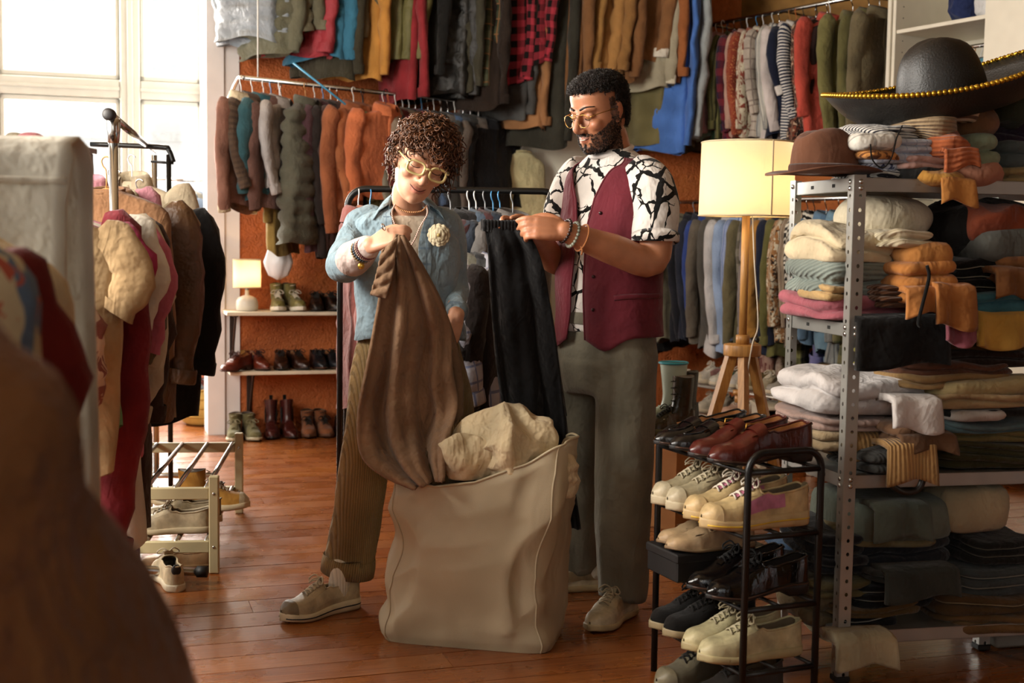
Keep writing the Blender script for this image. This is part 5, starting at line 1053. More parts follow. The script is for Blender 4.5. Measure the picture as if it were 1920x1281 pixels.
# ================================================================== floor lamp
LPp = np.array([*P(1392, 650, 5.6)[:2], 0]); LP = thing('floor_lamp', 'lit floor lamp with cream drum shade on a wooden tripod', 'lamp', LPp, 0.35)
def wood(c1, c2, name='wood', sc=1.0):
    key = ('wood', c1, c2, sc)
    if key in MATS: return MATS[key]
    t = NT(name); ob = t.coord('Object'); n = t.noise(t.mapping(ob, (14 * sc, 14 * sc, 1.2 * sc)), 5, 4, 0.6, 0.8); t.set(Base_Color=t.ramp(n, [(0.3, C(c1)), (0.7, C(c2))]), Roughness=0.45); t.bump(n, 0.12, 0.004); MATS[key] = t.m; return t.m
M_PINE = wood('#9a6a34', '#c2904e', 'pine_wood')
zh = P(1392, 655, 5.6)[2]; zs0, zs1 = P(1392, 405, 5.6)[2], P(1392, 268, 5.6)[2]
MB().lathe([(0.08, zh - 0.028), (0.082, zh - 0.024), (0.082, zh + 0.018), (0.08, zh + 0.022)], 36).build('hub', M_PINE, LP)
MB().lathe([(0.03, zh + 0.022), (0.03, zh + 0.062), (0.026, zh + 0.064)], 24).build('collar', M_PINE, LP)
MB().lathe([(0.0175, zh + 0.06), (0.0175, zs0 + 0.02)], 20).build('pole', M_PINE, LP)
for k in range(3):
    a = k * 2 * math.pi / 3 - 2.0; d = np.array([math.cos(a), math.sin(a), 0]); top = d * 0.05 + [0, 0, zh - 0.025]; bot = d * 0.265 + [0, 0, 0.0]
    MB().tube([top, bot], 0.030, 4, flat=(1, 0.8), upref=tuple(d)).build('leg', M_PINE, LP, smooth=False)
MB().lathe([(0.036, zh - 0.20), (0.036, zh - 0.18)], 24).build('lower_disc', M_PINE, LP); MB().lathe([(0.012, zh - 0.18), (0.012, zh - 0.02)], 12).build('spindle', M_PINE, LP); MB().lathe([(0.028, zh - 0.235), (0.028, zh - 0.20)], 20).build('spindle_end', M_PINE, LP)
sh = drum(LP, 0.206, 0.2, zs0, zs1)
MB().cbox((-0.004, -0.2075, zs0), (0.004, -0.2045, zs1), 0.001).build('seam', plain('#cdbd9a', 0.7, name='shade_trim'), sh)
t_ = NT('warm_bulb_large'); t_.b.inputs['Emission Color'].default_value = (1, 0.63, 0.30, 1); t_.b.inputs['Emission Strength'].default_value = 20
MB().ball((0, 0, zs0 + 0.075), 0.022, 12, 8).build('bulb', t_.m, LP); lamp_light(LP, (0, 0, zs0 + 0.12), 0.02, 4.2, (1, 0.66, 0.34)); MB().tube([(0, 0, zs0 + 0.02), (0, 0, zs0 + 0.07)], 0.016, 10).build('socket', plain('#d8d4c8', 0.4, name='socket'), LP)
for k in range(3):
    a = k * 2.094; MB().tube([(0.016 * math.cos(a), 0.016 * math.sin(a), zs0 + 0.04), (0.204 * math.cos(a), 0.204 * math.sin(a), zs0 + 0.004)], 0.002, 5).build('spoke', M_STEEL, LP)
MB().tube(bez([(0.02, -0.02, zs0), (0.03, -0.03, zs0 - 0.2), (0.045, -0.05, zh + 0.12), (0.0, -0.084, zh + 0.03), (-0.012, -0.07, zh - 0.1), (-0.02, -0.05, zh - 0.3), (-0.03, 0.0, 0.01), (0.1, 0.15, 0.006)], 40), 0.0035, 6).build('cable', plain('#d6cdbb', 0.6, name='cable_white'), LP)
MB().ball((0.04, -0.055, zh + 0.045), (0.012, 0.009, 0.014), 10, 6).build('switch', plain('#15130f', 0.4, name='switch'), LP)
# cardboard box with boots on it
M_CARD = plain('#a06a34', 0.85, bump=0.1, name='cardboard', var=0.08)
bx0 = H(1225, 1000, 0); CB = thing('cardboard_box', 'brown cardboard box behind the shoe rack, boots standing on it', 'box', bx0 + np.array([0.12, 0.32, 0]), 0.75)
zb_ = 0.36
for nm, lo, hi in (('side', (-0.22, -0.2, 0), (0.22, -0.195, zb_)), ('side', (-0.22, 0.195, 0), (0.22, 0.2, zb_)), ('side', (-0.22, -0.195, 0), (-0.215, 0.195, zb_)), ('side', (0.215, -0.195, 0), (0.22, 0.195, zb_)), ('bottom', (-0.22, -0.2, 0), (0.22, 0.2, 0.004)), ('flap', (-0.22, -0.2, zb_), (0.22, 0.0, zb_ + 0.004)), ('flap', (-0.22, 0.002, zb_), (0.22, 0.2, zb_ + 0.004))):
    MB().box(lo, hi).build(nm, M_CARD, CB, smooth=False)
zt_ = zb_ + 0.006
def onb(px, py): return H(px, py, zt_)
shoe('olive black lace-up boot on the cardboard box', onb(1252, 812), 3.7, 'combat', up='#25231a', sole='#4a4a2c', lace='#17160f', mat=leather('#29271b', 0.25), L=0.30)
shoe('second olive black lace-up boot behind the first on the box', onb(1268, 800), 3.9, 'combat', up='#25231a', sole='#4a4a2c', lace='#17160f', mat=leather('#211f17', 0.3), L=0.30)
shoe('mint green rubber boot with a turquoise rim on the box', onb(1236, 800), 3.4, 'rubber', up='#9fb3a8', sole='#a8b4a8', lace='#2f93a8', L=0.27)
# ================================================================== white shoe rack far right
wa = np.array([*P(1286, 760, 7.75)[:2], 0]); wdir = LO.u.copy(); wyaw = math.atan2(wdir[1], wdir[0]); wn = np.array([-wdir[1], wdir[0], 0]); wn = wn if wn[1] > 0 else -wn
WR = thing('shoe_rack', 'white shoe rack with sneakers along the wall behind the lamp', 'rack', wa, wyaw)
M_WRK = plain('#d5cfbe', 0.5, name='white_lacquer', var=0.04); Z1, Z2 = P(1310, 722, 7.7)[2], P(1310, 776, 7.7)[2]
for x in (0, 1.05):
    for y_ in (0, 0.26): MB().cbox((x - 0.022, y_ - 0.016, 0), (x + 0.022, y_ + 0.016, Z1 + 0.09), 0.004).build('post', M_WRK, WR, smooth=False)
for z in (Z1, Z2):
    for y_ in (0, 0.09, 0.18, 0.26): MB().tube([(0, y_, z), (1.05, y_, z)], 0.008, 8).build('rod', plain('#d8d8d4', 0.3, 0.6, name='white_metal'), WR)
wsh = [('white sneaker with pink trim', '#c9c4ba', '#b98a8a'), ('white sneaker with green trim', '#c4c2b6', '#5a9080'), ('white and blue sneaker', '#c8c6c2', '#3a78a8'), ('beige canvas shoe', '#a8946c', '#8a7650'), ('cream tennis shoe', '#bdb49c', '#a89a7c'), ('pale grey sneaker', '#a7a49c', '#8c8a84'), ('olive yellow sneaker', '#8c8440', '#77702f'), ('brown beige hiking shoe', '#8a7048', '#6a5230'),
       ('ivory trainer', '#c6bfae', '#b3a890'), ('dusty white trainer', '#b9b2a4', '#a59c8c'), ('peach pink trainer', '#c4a08c', '#b48a74'), ('rose beige trainer', '#bfa590', '#a88c78'), ('light tan trainer', '#b09a74', '#97805c'), ('cream high shoe', '#b8ab8c', '#9a8e70'), ('khaki leather shoe', '#857650', '#6c5f40'), ('sand suede shoe', '#a28a60', '#86704c')]
for i, (ds_, c1, c2) in enumerate(wsh):
    tier = Z1 if i < 8 else Z2; k = i % 8; p = wa + wdir * (0.09 + 0.125 * k) + wn * 0.13 + np.array([0, 0, tier + 0.009])
    shoe(f'{ds_} on the {"upper" if i < 8 else "lower"} white rack tier', p, wyaw - math.pi / 2 + 0.1 * ((i * 7) % 5 - 2), 'sneaker' if i % 3 else 'runner', up=c1, sole='#c2b8a2', patch=c2, lace='#cfc6b4', group='sneakers on the white shoe rack', L=0.27)
for i, (ds_, c1, px, py) in enumerate((('brown leather boot', '#5a3a22', 1512, 742), ('sandy ankle boot', '#9a8050', 1482, 760), ('tan lace boot', '#8c6a3c', 1545, 735))):
    shoe(f'{ds_} standing behind the metal shelf upright', P(px, py, 7.1), wyaw - math.pi / 2 + 0.4 * i, 'boot', up=c1, sole='#7a6448', lace='#3a2a1c', L=0.28)
sb = thing('low_bench', 'low white board carrying boots behind the metal shelf', 'bench', (P(1512, 762, 7.1)[0], 7.15, 0), 0.0); zq = P(1512, 750, 7.1)[2] - 0.03
MB().cbox((-0.28, -0.16, zq - 0.02), (0.28, 0.16, zq), 0.004).build('board', M_WRK, sb, smooth=False)
for x in (-0.25, 0.25): MB().cbox((x - 0.02, -0.14, 0), (x + 0.02, 0.14, zq - 0.02), 0.004).build('leg', M_WRK, sb, smooth=False)
# ================================================================== white wardrobe
WD = np.array([0.5, -0.866, 0]); wo = np.array([*P(1664, 300, 7.4)[:2], 0]); wy = math.atan2(WD[1], WD[0]); WA = thing('wardrobe', 'tall open white wardrobe beyond the sombrero', 'wardrobe', wo, wy)
M_LAM = plain('#ddd6c4', 0.45, name='white_laminate', var=0.03)
def wp(nm, lo, hi, m_=M_LAM): return MB().cbox(lo, hi, 0.003).build(nm, m_, WA, smooth=False)
wp('side_panel', (0, 0, 0), (0.022, 0.55, 3.3)); wp('side_panel', (0.66, 0, 0), (0.682, 0.55, 3.3)); wp('back_panel', (0.022, 0.535, 0), (0.66, 0.55, 3.3)); wp('top_panel', (0, 0, 3.3), (1.45, 0.55, 3.322)); wp('bottom_panel', (0.022, 0, 0.05), (0.66, 0.535, 0.07)); wp('side_panel', (1.43, 0, 0), (1.45, 0.55, 3.3))
zsh = P(1672, 57, 7.4)[2]; wp('shelf', (0.022, 0.01, zsh - 0.022), (0.66, 0.535, zsh)); dr = wp('door', (0.664, -0.024, 0.05), (1.45, -0.002, 3.3)); MB().tube([(0.72, -0.03, 1.2), (0.72, -0.05, 1.22), (0.72, -0.05, 1.38), (0.72, -0.03, 1.4)], 0.006, 8).build('handle', M_STEEL, dr)
wp('edge_strip', (-0.03, -0.012, 0), (-0.004, 0.3, 3.3))
ph_ = MB().ball((0, 0, 0), (0.001, 0.004, 0.004), 6, 4).mesh('pin_hole', plain('#2a2520', 0.9, name='dark_hole'))
for z in np.arange(0.3, 3.1, 0.064): link('pin_hole', ph_, WA).location = (0.023, 0.06, z)
wrl = MB().tube([(0.022, 0.27, 2.36), (0.66, 0.27, 2.36)], 0.012, 10).build('hanging_rail', M_STEEL, WA)
Mw = Matrix.Translation(Vector(wo)) @ Matrix.Rotation(wy, 4, 'Z')
for i, (c, ds_, hk_) in enumerate((('#7a6a50', 'beige knitted top', 'black'), ('#a08a6a', 'oatmeal cardigan', 'wood'), ('#1f1d1c', 'black velvet dress', 'white'), ('#3b8aa0', 'turquoise blouse', 'white'), ('#2a3a50', 'dark blue blouse', 'blue'), ('#8c8678', 'grey linen shirt', 'white'), ('#1a1818', 'black satin shirt', 'blue'))):
    p = Mw @ Vector((0.30 + i * 0.05, 0.27, 2.338)); garment('shirt', f'{ds_} hanging inside the white wardrobe', 'shirt', tuple(p), wy + math.pi / 2 + 0.25, c, L=0.62, sw=0.38, kind='shirt', hook=hk_, group='clothes inside the wardrobe')
def blob(desc, name, cat, pos, yaw, size, col, amp=0.012, seed=1, freq=13, mat=None, group=None, ex=0.6, **fk):
    th = np.linspace(0.03, np.pi - 0.03, 60); a = np.linspace(0, 2 * np.pi, 90, endpoint=False); sz = np.array(size) / 2
    v = np.stack([np.sin(th)[:, None] ** ex * np.cos(a), np.sin(th)[:, None] ** ex * np.sin(a), -np.cos(th)[:, None] * np.ones(90)], -1); p = v * sz; pw = p + 0.035 * np.stack([fnoise(p, seed + q, freq * 0.6, 1) for q in (11, 12, 13)], -1)
    ridge = 0.7 * (1 - np.abs(fnoise(pw, seed, freq, 1)) * 2.6) + 0.45 * (1 - np.abs(fnoise(pw, seed + 1, freq * 2.1, 1)) * 2.6); p = p + v * (ridge * amp)[..., None] + (fnoise(p, seed + 3, freq * 2.6) * amp * 0.2)[..., None] * v; p[..., 2] = np.maximum(p[..., 2], -sz[2]) + sz[2]
    o = MB().grid(p, cu=True, caps=True).build(name, mat or fabric(col, **fk)); o.location = pos; o.rotation_euler = (0, 0, yaw); return tag(o, desc, cat, group)
blob('dark blue denim bundle on the wardrobe shelf', 'folded_denim', 'clothes', tuple(Mw @ Vector((0.36, 0.2, zsh + 0.001))), wy, (0.16, 0.25, 0.22), '#23305c', seed=3)
blob('white plastic bundle on the wardrobe shelf beside the denim', 'plastic_bag', 'bag', tuple(Mw @ Vector((0.54, 0.2, zsh + 0.001))), wy, (0.18, 0.25, 0.2), '#cfcfd0', seed=4, rough=0.4)
# ================================================================== two-tier black rack behind the pair
CD = 5.25; c0, c1 = P(652, 355, CD), P(1052, 358, CD); zr = (c0[2] + c1[2]) / 2; z2_ = P(890, 434, CD - 0.22)[2]
CR = thing('garment_rack', 'black two-tier garment rack standing behind the two people', 'rack', (c0[0], CD, 0)); wC = c1[0] - c0[0]
def crn(y_, z): r_ = 0.075; return [(0, y_, 0.03), (0, y_, z - r_)] + [(r_ - r_ * math.cos(q), y_, z - r_ + r_ * math.sin(q)) for q in np.linspace(0.2, np.pi / 2, 7)] + [(wC - r_ + r_ * math.sin(q), y_, z - r_ + r_ * math.cos(q)) for q in np.linspace(0, np.pi / 2 - 0.2, 7)] + [(wC, y_, z - r_), (wC, y_, 0.03)]
MB().tube(crn(0, zr), 0.0135, 12).build('upper_frame', M_BLACKM, CR); MB().tube(crn(-0.22, z2_), 0.0115, 12).build('lower_frame', M_BLACKM, CR)
for x in (0, wC): MB().tube([(x, -0.36, 0.02), (x, 0.14, 0.02)], 0.013, 10).build('foot', M_BLACKM, CR)
def cg(px, tier, c, desc, nm='jacket', by=720, dl=35, **k):
    d = CD if tier else CD - 0.22; z = zr if tier else z2_; p = P(px, 355 if tier else 434, d); zb = P(px, by, d)[2]
    return garment(nm, f'{desc} on the {"upper" if tier else "lower"} bar of the black rack', nm, (p[0], d, z - 0.022), -math.pi / 2 + math.radians(dl), c, L=z - zb - 0.08, group='clothes on the two-tier rack', **k)
for a_ in ((694, 1, '#a05a3c', 'rust cotton shirt', 'shirt', 735, 20, dict(kind='shirt', hook='blue')), (672, 1, '#8a4a44', 'dusty rose corduroy jacket', 'jacket', 738, 16, dict(hook='white')), (845, 1, '#5f5a56', 'grey wool jacket with wide collar', 'jacket', 640, -30, dict(hook='grey', sw=0.42)),
           (880, 1, '#1a1818', 'black jacket', 'jacket', 640, -30, dict(hook='white')), (893, 1, '#232022', 'soft black cardigan', 'shirt', 640, -30, dict(kind='shirt', hook='white')), (910, 1, '#4a5a6c', 'steel blue shirt', 'shirt', 640, -30, dict(kind='shirt', hook='grey')), (925, 1, '#4a2a2c', 'brown burgundy shirt', 'shirt', 640, -30, dict(kind='shirt', hook='blue')), (938, 1, '#2c3440', 'slate navy shirt', 'shirt', 640, -30, dict(kind='shirt', hook='blue')), (962, 1, '#6a6664', 'light grey shirt', 'shirt', 640, -30, dict(kind='shirt', hook='grey')),
           (862, 0, '#9a4a20', 'burnt orange cardigan', 'shirt', 770, -12, dict(kind='shirt', hook='white')), (874, 0, '#b9b2a8', 'white collared shirt', 'shirt', 640, -24, dict(kind='shirt', hook='white', collar=True)), (893, 0, '#6d6a5c', 'grey beige coat', 'jacket', 770, -30, dict(hook='white')), (910, 0, '#2a2a2c', 'dark checked shirt', 'shirt', 760, -26, dict(kind='shirt', hook='white', pat='plaid', col2='#4a4a4a')), (926, 0, '#a8a8b4', 'white and blue checked shirt', 'shirt', 740, -26, dict(kind='shirt', hook='blue', pat='check', col2='#5a6a94')), (945, 0, '#241c1a', 'dark brown jacket', 'jacket', 780, -26, dict(hook='steel'))):
    cg(a_[0], a_[1], a_[2], a_[3], a_[4], a_[5], a_[6], **a_[7])
# ================================================================== garment rails along the left side
l0, l1 = np.array([-0.58, 0.55, 1.43]), np.array([-1.46, 4.15, 1.43])
LR = bar('clothes_rail', 'grey steel rail of clothes running from the camera along the left side', 'rail', l0, l1, 0.013, M_STEEL)
for q in (l0 + (l1 - l0) * 0.02, l1):
    MB().tube([q, [q[0], q[1], 0.02]], 0.013, 10).build('post', M_STEEL, LR); MB().tube([[q[0] - 0.22, q[1], 0.02], [q[0] + 0.22, q[1], 0.02]], 0.013, 10).build('foot', M_STEEL, LR)
def lg(d, c, desc, nm='shirt', z=1.43, x=None, yaw=math.pi - 0.12, by=None, px=None, **k):
    t = (d - l0[1]) / (l1[1] - l0[1]); p = l0 + (l1 - l0) * t; xx = p[0] if x is None else x
    if px is not None: xx = P(px, 400, d)[0]
    return garment(nm, desc, k.pop('cat', nm.split('_')[-1]), (xx, d, z - 0.022), yaw, c, group=k.pop('group', 'clothes on the near left rail'), **k)
lg(3.28, '#ab8a5c', 'sand beige t-shirt facing forward behind the white cover', 'shirt', cat='t-shirt', kind='tee', L=0.70, sw=0.50, hook='wood', sl=0.23, folds=0.008, srad=0.62, thick=0.05)
lg(3.12, '#c4a58c', 'cream and rose frilled blouse in front of the beige t-shirt', 'shirt', cat='blouse', px=5, kind='shirt', L=0.25, sw=0.34, sl=0.24, pat='blotch', col2='#8a4a40', sc=2, z=1.24)
lg(3.44, '#5f8f5c', 'leaf green t-shirt behind the beige t-shirt', 'shirt', cat='t-shirt', kind='tee', L=0.6, sw=0.46, hook='white', sl=0.2, srad=0.72, thick=0.04)
lg(3.55, '#9c1248', 'magenta frilled blouse behind the green t-shirt', 'shirt', cat='blouse', kind='tee', L=0.6, sw=0.48, hook='white', sl=0.2, srad=0.72, thick=0.04)
lg(3.62, '#7a1424', 'dark red sweatshirt with a long hanging sleeve', 'sweatshirt', kind='shirt', L=0.7, sw=0.44, sl=0.92, collar=False)
lg(3.70, '#c9c0b0', 'long off-white dress behind the pink t-shirt', 'dress', kind='tee', L=0.98, sw=0.52, sl=0.3, hem=0.28)
lg(3.78, '#b8566c', 'pink t-shirt with wide sleeves', 'shirt', cat='t-shirt', kind='tee', L=0.72, sw=0.58, hook='grey', sl=0.36, srad=0.75, thick=0.05)
lg(3.86, '#4d4226', 'olive collared shirt hanging before the chrome pole', 'shirt', kind='shirt', L=0.72, sw=0.52, sl=0.4, yaw=math.pi - 0.05)
lg(3.94, '#6d4a68', 'long purple skirt hanging lowest on the left rail', 'skirt', kind='dress', L=1.12, sw=0.50, hem=0.27)
lg(4.02, '#b9a98c', 'pale beige blouse at the end of the left rail', 'shirt', cat='blouse', kind='shirt', L=0.85, sw=0.54, sl=0.6)
lg(4.10, '#3a2418', 'dark brown long coat at the end of the left rail', 'coat', kind='jacket', L=1.0, sw=0.56, sl=0.62)
# close, blurred clothes
lg(1.95, '#c9b68c', 'cream coat with a navy neckband close to the camera', 'coat', kind='vest', L=0.9, sw=0.42, z=1.375, px=-110, mat2=fabric('#1c2848'), thick=0.10)
lg(1.78, '#6a1008', 'dark red wool coat close to the camera', 'coat', kind='tee', collar=False, L=0.46, sw=0.38, z=1.36, px=-248, sl=0.30, thick=0.07, folds=0.02)
lg(1.55, '#b3a57c', 'cream and blue patterned cardigan close to the camera', 'cardigan', kind='vest', L=0.8, sw=0.36, z=1.39, px=-190, thick=0.11, pat='blotch', col2='#4f6478', col3='#a8462a', sc=0.8, hem=0.30)
lg(1.30, '#8a1830', 'crimson blouse between the red coat and the brown coat', 'shirt', cat='blouse', kind='vest', L=0.62, sw=0.34, z=1.30, px=-262, hem=0.30)
lg(1.00, '#5c3716', 'brown plush coat nearest the camera, strongly blurred', 'coat', kind='vest', L=0.72, sw=0.34, z=1.315, px=-215, thick=0.20, folds=0.045, hem=0.46, mat=fabric('#6a4018', wr=0.9, weave=250), yaw=math.pi - 0.2)
# white cloth cover over the rail
cp = P(40, 300, 2.3); CV = thing('garment_cover', 'white cloth garment cover hanging over the near left rail', 'cover', (cp[0], 2.3, 0)); zt = P(100, 268, 2.3)[2]; wv = P(157, 300, 2.3)[0] - cp[0]
prof = []
for k, (y_, z) in enumerate(((-0.30, 0.55), (-0.30, 0.9), (-0.29, 1.2), (-0.285, 1.30), (-0.25, zt - 0.03), (-0.17, zt - 0.003), (0.0, zt + 0.012), (0.12, zt - 0.003), (0.19, zt - 0.04), (0.21, 1.25), (0.215, 0.9), (0.215, 0.55))):
    y_ *= 0.3
    prof.append([(x + 0.008 * math.sin(z * 17 + k), y_ + 0.012 * math.sin(x * 22 + k * 0.7) * (z < 1.35), z - 0.02 * (x < -0.15) * abs(x + 0.15)) for x in np.linspace(-0.45, wv, 22)])
o = MB().grid(np.array(prof)).build('cloth', fabric('#c9c3b2', wr=0.3, rough=0.8), CV); md = o.modifiers.new('thick', 'SOLIDIFY'); md.thickness = 0.006
sm = [(x, -0.093 + 0.01 * math.sin(x * 22), 1.34) for x in np.linspace(-0.45, wv, 22)]; MB().tube(sm, 0.007, 6).build('hem_band', fabric('#c9c3b2', wr=0.3), CV)
# ================================================================== chrome rail with brown tops
pp = np.array([P(213, 300, 4.5)[0], 4.5]); zt = P(213, 228, 4.5)[2]; CH = thing('garment_rack', 'chrome garment rack with a black ball cap, left of the window light', 'rack', (*pp, 0))
MB().tube([(0, 0, 0.06), (0, 0, zt - 0.03)], 0.0155, 16).build('pole', M_STEEL, CH); MB().lathe([(0.019, zt - 0.075), (0.024, zt - 0.03), (0.026, zt + 0.005), (0.02, zt + 0.012)], 16).build('joint', M_STEEL, CH)
ct = MB().tube([(0.0, -0.055, zt + 0.02), (0, -0.03, zt + 0.02)], 0.021, 18); ct.ball((0, -0.055, zt + 0.02), (0.021, 0.008, 0.021), 16, 8); ct.build('end_cap', plain('#17100e', 0.5, name='black_rubber'), CH)
rdir = np.array([-0.20, 0.98]); e = rdir * 1.9; MB().tube([(0, -0.03, zt + 0.02), (e[0], e[1], zt + 0.02)], 0.0145, 14).build('rail', M_STEEL, CH); MB().tube([(e[0], e[1], zt), (e[0], e[1], 0.06)], 0.0155, 14).build('pole', M_STEEL, CH)
MB().tube([(-0.28, 0.05, 0.045), (0.285, 0.02, 0.045)], 0.016, 12).build('foot', M_STEEL, CH); MB().tube([(0.28, 0.02, 0.045), (0.315, 0.018, 0.045)], 0.021, 12).build('foot_cap', plain('#0f0d0c', 0.6, name='black_rubber2'), CH); MB().tube([(e[0] - 0.28, e[1], 0.045), (e[0] + 0.285, e[1], 0.045)], 0.016, 12).build('foot', M_STEEL, CH)
zc = zt + 0.02; GR2 = 'clothes on the chrome rack'
def l2(k, c, desc, nm, zz=zc, dx=0.0, **kw): p = pp + rdir * k; dx -= 0.05; return garment(nm, desc, kw.pop('cat', nm), (p[0] + dx, p[1], zz - 0.022), math.pi - 0.15, c, group=GR2, **kw)
l2(0.22, '#7a5230', 'sleeveless brown cotton top on a wooden hanger', 'top', kind='tank', L=0.60, sw=0.50, hook='wood', zz=1.53, folds=0.006, hem=0.26, cat='top')
l2(0.42, '#5a3a1c', 'brown leather jacket with a hanging sleeve', 'jacket', kind='jacket', L=0.85, sw=0.52, zz=1.50, sl=0.66, rough=0.4, shine=0.3)
l2(0.60, '#8a7a5c', 'khaki jacket behind the leather jacket', 'jacket', kind='jacket', L=0.85, sw=0.50, zz=1.50)
l2(0.95, '#100e0e', 'black coat at the end of the chrome rack', 'coat', kind='jacket', L=0.9, sw=0.54, zz=1.48, dx=0.06)
l2(0.75, '#c07a8a', 'pink blouse at the back of the chrome rack', 'blouse', kind='shirt', L=0.8, sw=0.50, zz=1.56, dx=-0.14)
l2(1.25, '#b9a88a', 'cream trench coat at the back of the chrome rack', 'coat', kind='jacket', L=0.9, sw=0.46, zz=1.60)
# bent black frame and pink hat beyond it
f0 = [P(170, 270, 5.9), P(300, 276, 5.9), P(316, 282, 5.9), P(325, 304, 5.9)]; bf = MB().tube(bez(f0, 20), 0.012, 10); bf.tube([P(283, 303, 5.9), P(325, 306, 5.9)], 0.006, 8); bf.tube([P(316, 290, 5.9), [P(316, 290, 5.9)[0], 5.9, 0.02]], 0.012, 8)
tag(bf.build('rack_frame', M_BLACKM), 'bent black rack frame standing by the window', 'rack')
for px, c, ds_, r_ in ((58, '#b8606c', 'pink brimmed hat lying by the window behind the white cover', 0.12), (28, '#9a8e74', 'beige hat lying beside the pink hat by the window', 0.09)):
    p = P(px, 268, 6.2); T = thing('sun_hat', ds_, 'hat', p); m_ = fabric(c); hat_crown(r_ * 0.62, r_ * 0.62, 0.05, 0, m_, T, 0.0, 2.5, 0); hat_brim(r_ * 0.6, r_ * 0.6, r_, r_, lambda q, a: -0.01 * q + 0 * a, m_, T, 0.004)
st_ = P(45, 268, 6.2); T = thing('side_table', 'narrow dark table carrying hats by the window', 'table', (st_[0], 6.2, 0)); MB().cbox((-0.3, -0.16, st_[2] - 0.04), (0.3, 0.16, st_[2] - 0.012), 0.004).build('table_top', wood('#3a2414', '#55361e'), T, smooth=False)
for x in (-0.27, 0.27):
    for y_ in (-0.13, 0.13): MB().cbox((x - 0.015, y_ - 0.015, 0), (x + 0.015, y_ + 0.015, st_[2] - 0.04), 0.003).build('leg', wood('#3a2414', '#55361e'), T, smooth=False)
# things seen past the black coat, at the foot of the window
fx = [(352, 410, '#b48a70', 'peach coat'), (366, 470, '#55697c', 'blue grey jacket'), (378, 520, '#8c8a80', 'stone jacket'), (386, 600, '#6a7f98', 'pale blue shirt')]
bw = Rail(P(290, 400, 8.62) * [1, 1, 0] + [0, 0, 1.62], P(400, 400, 8.75) * [1, 1, 0] + [0, 0, 1.62])
bar('clothes_rail', 'short rail by the window foot with four pale garments', 'rail', bw.p0, bw.p1, 0.012, M_STEEL)
for i, (px, by, c, ds_) in enumerate(fx): p = bw.at(px); garment('jacket', f'{ds_} on the short rail by the window', 'jacket', p + np.array([0, 0, -0.022]), -1.9 + 0.1 * i, c, L=0.75 + 0.12 * i, sw=0.34, group='clothes by the window')
T = thing('storage_basket', 'yellow straw basket on the floor by the window', 'basket', H(378, 800, 0) + np.array([0, 0.15, 0])); MB().lathe([(0.13, 0), (0.16, 0.02), (0.18, 0.24), (0.172, 0.24), (0.15, 0.03), (0.0, 0.02)], 28).build('body', plain('#a88740', 0.8, bump=0.6, bscale=90, name='straw'), T)
for z in (0.06, 0.12, 0.18, 0.24): aa = np.linspace(0, 6.283, 40, endpoint=False); r_ = 0.16 + z * 0.085; MB().tube(np.stack([r_ * np.cos(aa), r_ * np.sin(aa), np.full(40, z)], -1), 0.006, 6, closed=True).build('woven_band', plain('#98762f', 0.8, bump=0.6, bscale=90, name='straw'), T)
blob('dark red and grey clothes bundle above the basket', 'clothes_bundle', 'clothes', H(378, 800, 0) + np.array([0.0, 0.15, 0.14]), 0.3, (0.27, 0.24, 0.24), '#5c3030', pat='blotch', col2='#6a7a84', col3='#b06040', sc=1.5, amp=0.02)
# ================================================================== low white shoe rack
n0 = H(402, 1074, 0); f0_ = n0 + np.array([-0.13, 1.04, 0]); ax = (f0_ - n0); LL = np.linalg.norm(ax); ly = math.atan2(ax[1], ax[0]); WSR = thing('shoe_rack', 'low cream wooden shoe rack with chrome rods below the left clothes', 'rack', n0, ly)
M_CRM = plain('#b3a680', 0.5, name='cream_wood', var=0.06)
for x in (0, LL):
    for y_ in (0, 0.40): 
        po = MB().cbox((x - 0.018, y_ - 0.018, 0), (x + 0.018, y_ + 0.018, 0.365), 0.004).build('post', M_CRM, WSR, smooth=False)
        for z in (0.10, 0.30): MB().ball((x - 0.018, y_, z), (0.003, 0.006, 0.006), 8, 5).build('screw', M_STEEL, po)
    for z in (0.10, 0.30): MB().cbox((x - 0.012, 0.018, z - 0.022), (x + 0.012, 0.382, z + 0.022), 0.003).build('cross_rail', M_CRM, WSR, smooth=False)
for z in (0.115, 0.315):
    for y_ in (0.03, 0.14, 0.25, 0.36): MB().tube([(0, y_, z), (LL, y_, z)], 0.010, 10).build('rod', M_STEEL, WSR)
Mr = Matrix.Translation(Vector(n0)) @ Matrix.Rotation(ly, 4, 'Z')
def lsh(x, y_, z): return np.array(Mr @ Vector((x, y_, z)))
shoe('white leather sneaker on the low cream rack', lsh(0.12, 0.17, 0.128), ly + math.pi / 2, 'sneaker', up='#b3a486', sole='#b8a888', lace='#8a7a60', L=0.30)
shoe('grey sneaker with loose laces behind the white one', lsh(0.30, 0.15, 0.128), ly + math.pi / 2, 'sneaker', up='#77684c', sole='#a89878', lace='#b8ac94', L=0.29)
shoe('yellow high-top sneaker with a white disc sticking out of the rack', lsh(0.52, 0.06, 0.128), ly - math.pi / 2, 'hightop', up='#b07a12', sole='#b8a888', lace='#b8ac94', L=0.29)
shoe('brown sneaker with white laces on the upper rods', lsh(0.62, 0.17, 0.128), ly + math.pi / 2, 'sneaker', up='#4a3c28', sole='#8a7a5c', lace='#cfc6b0', L=0.29)
shoe('pale slipper on the floor under the low rack', lsh(0.10, 0.15, 0.001), ly + math.pi / 2, 'slipper', up='#a8845c', sole='#8a6a44', L=0.27)
shoe('cream sneaker with a black heel on the floor beside the chrome foot', H(318, 1092, 0), ly + 0.3, 'sneaker', up='#b8a888', sole='#c0b49a', lace='#c0b49a', tab='#15120f', L=0.29)
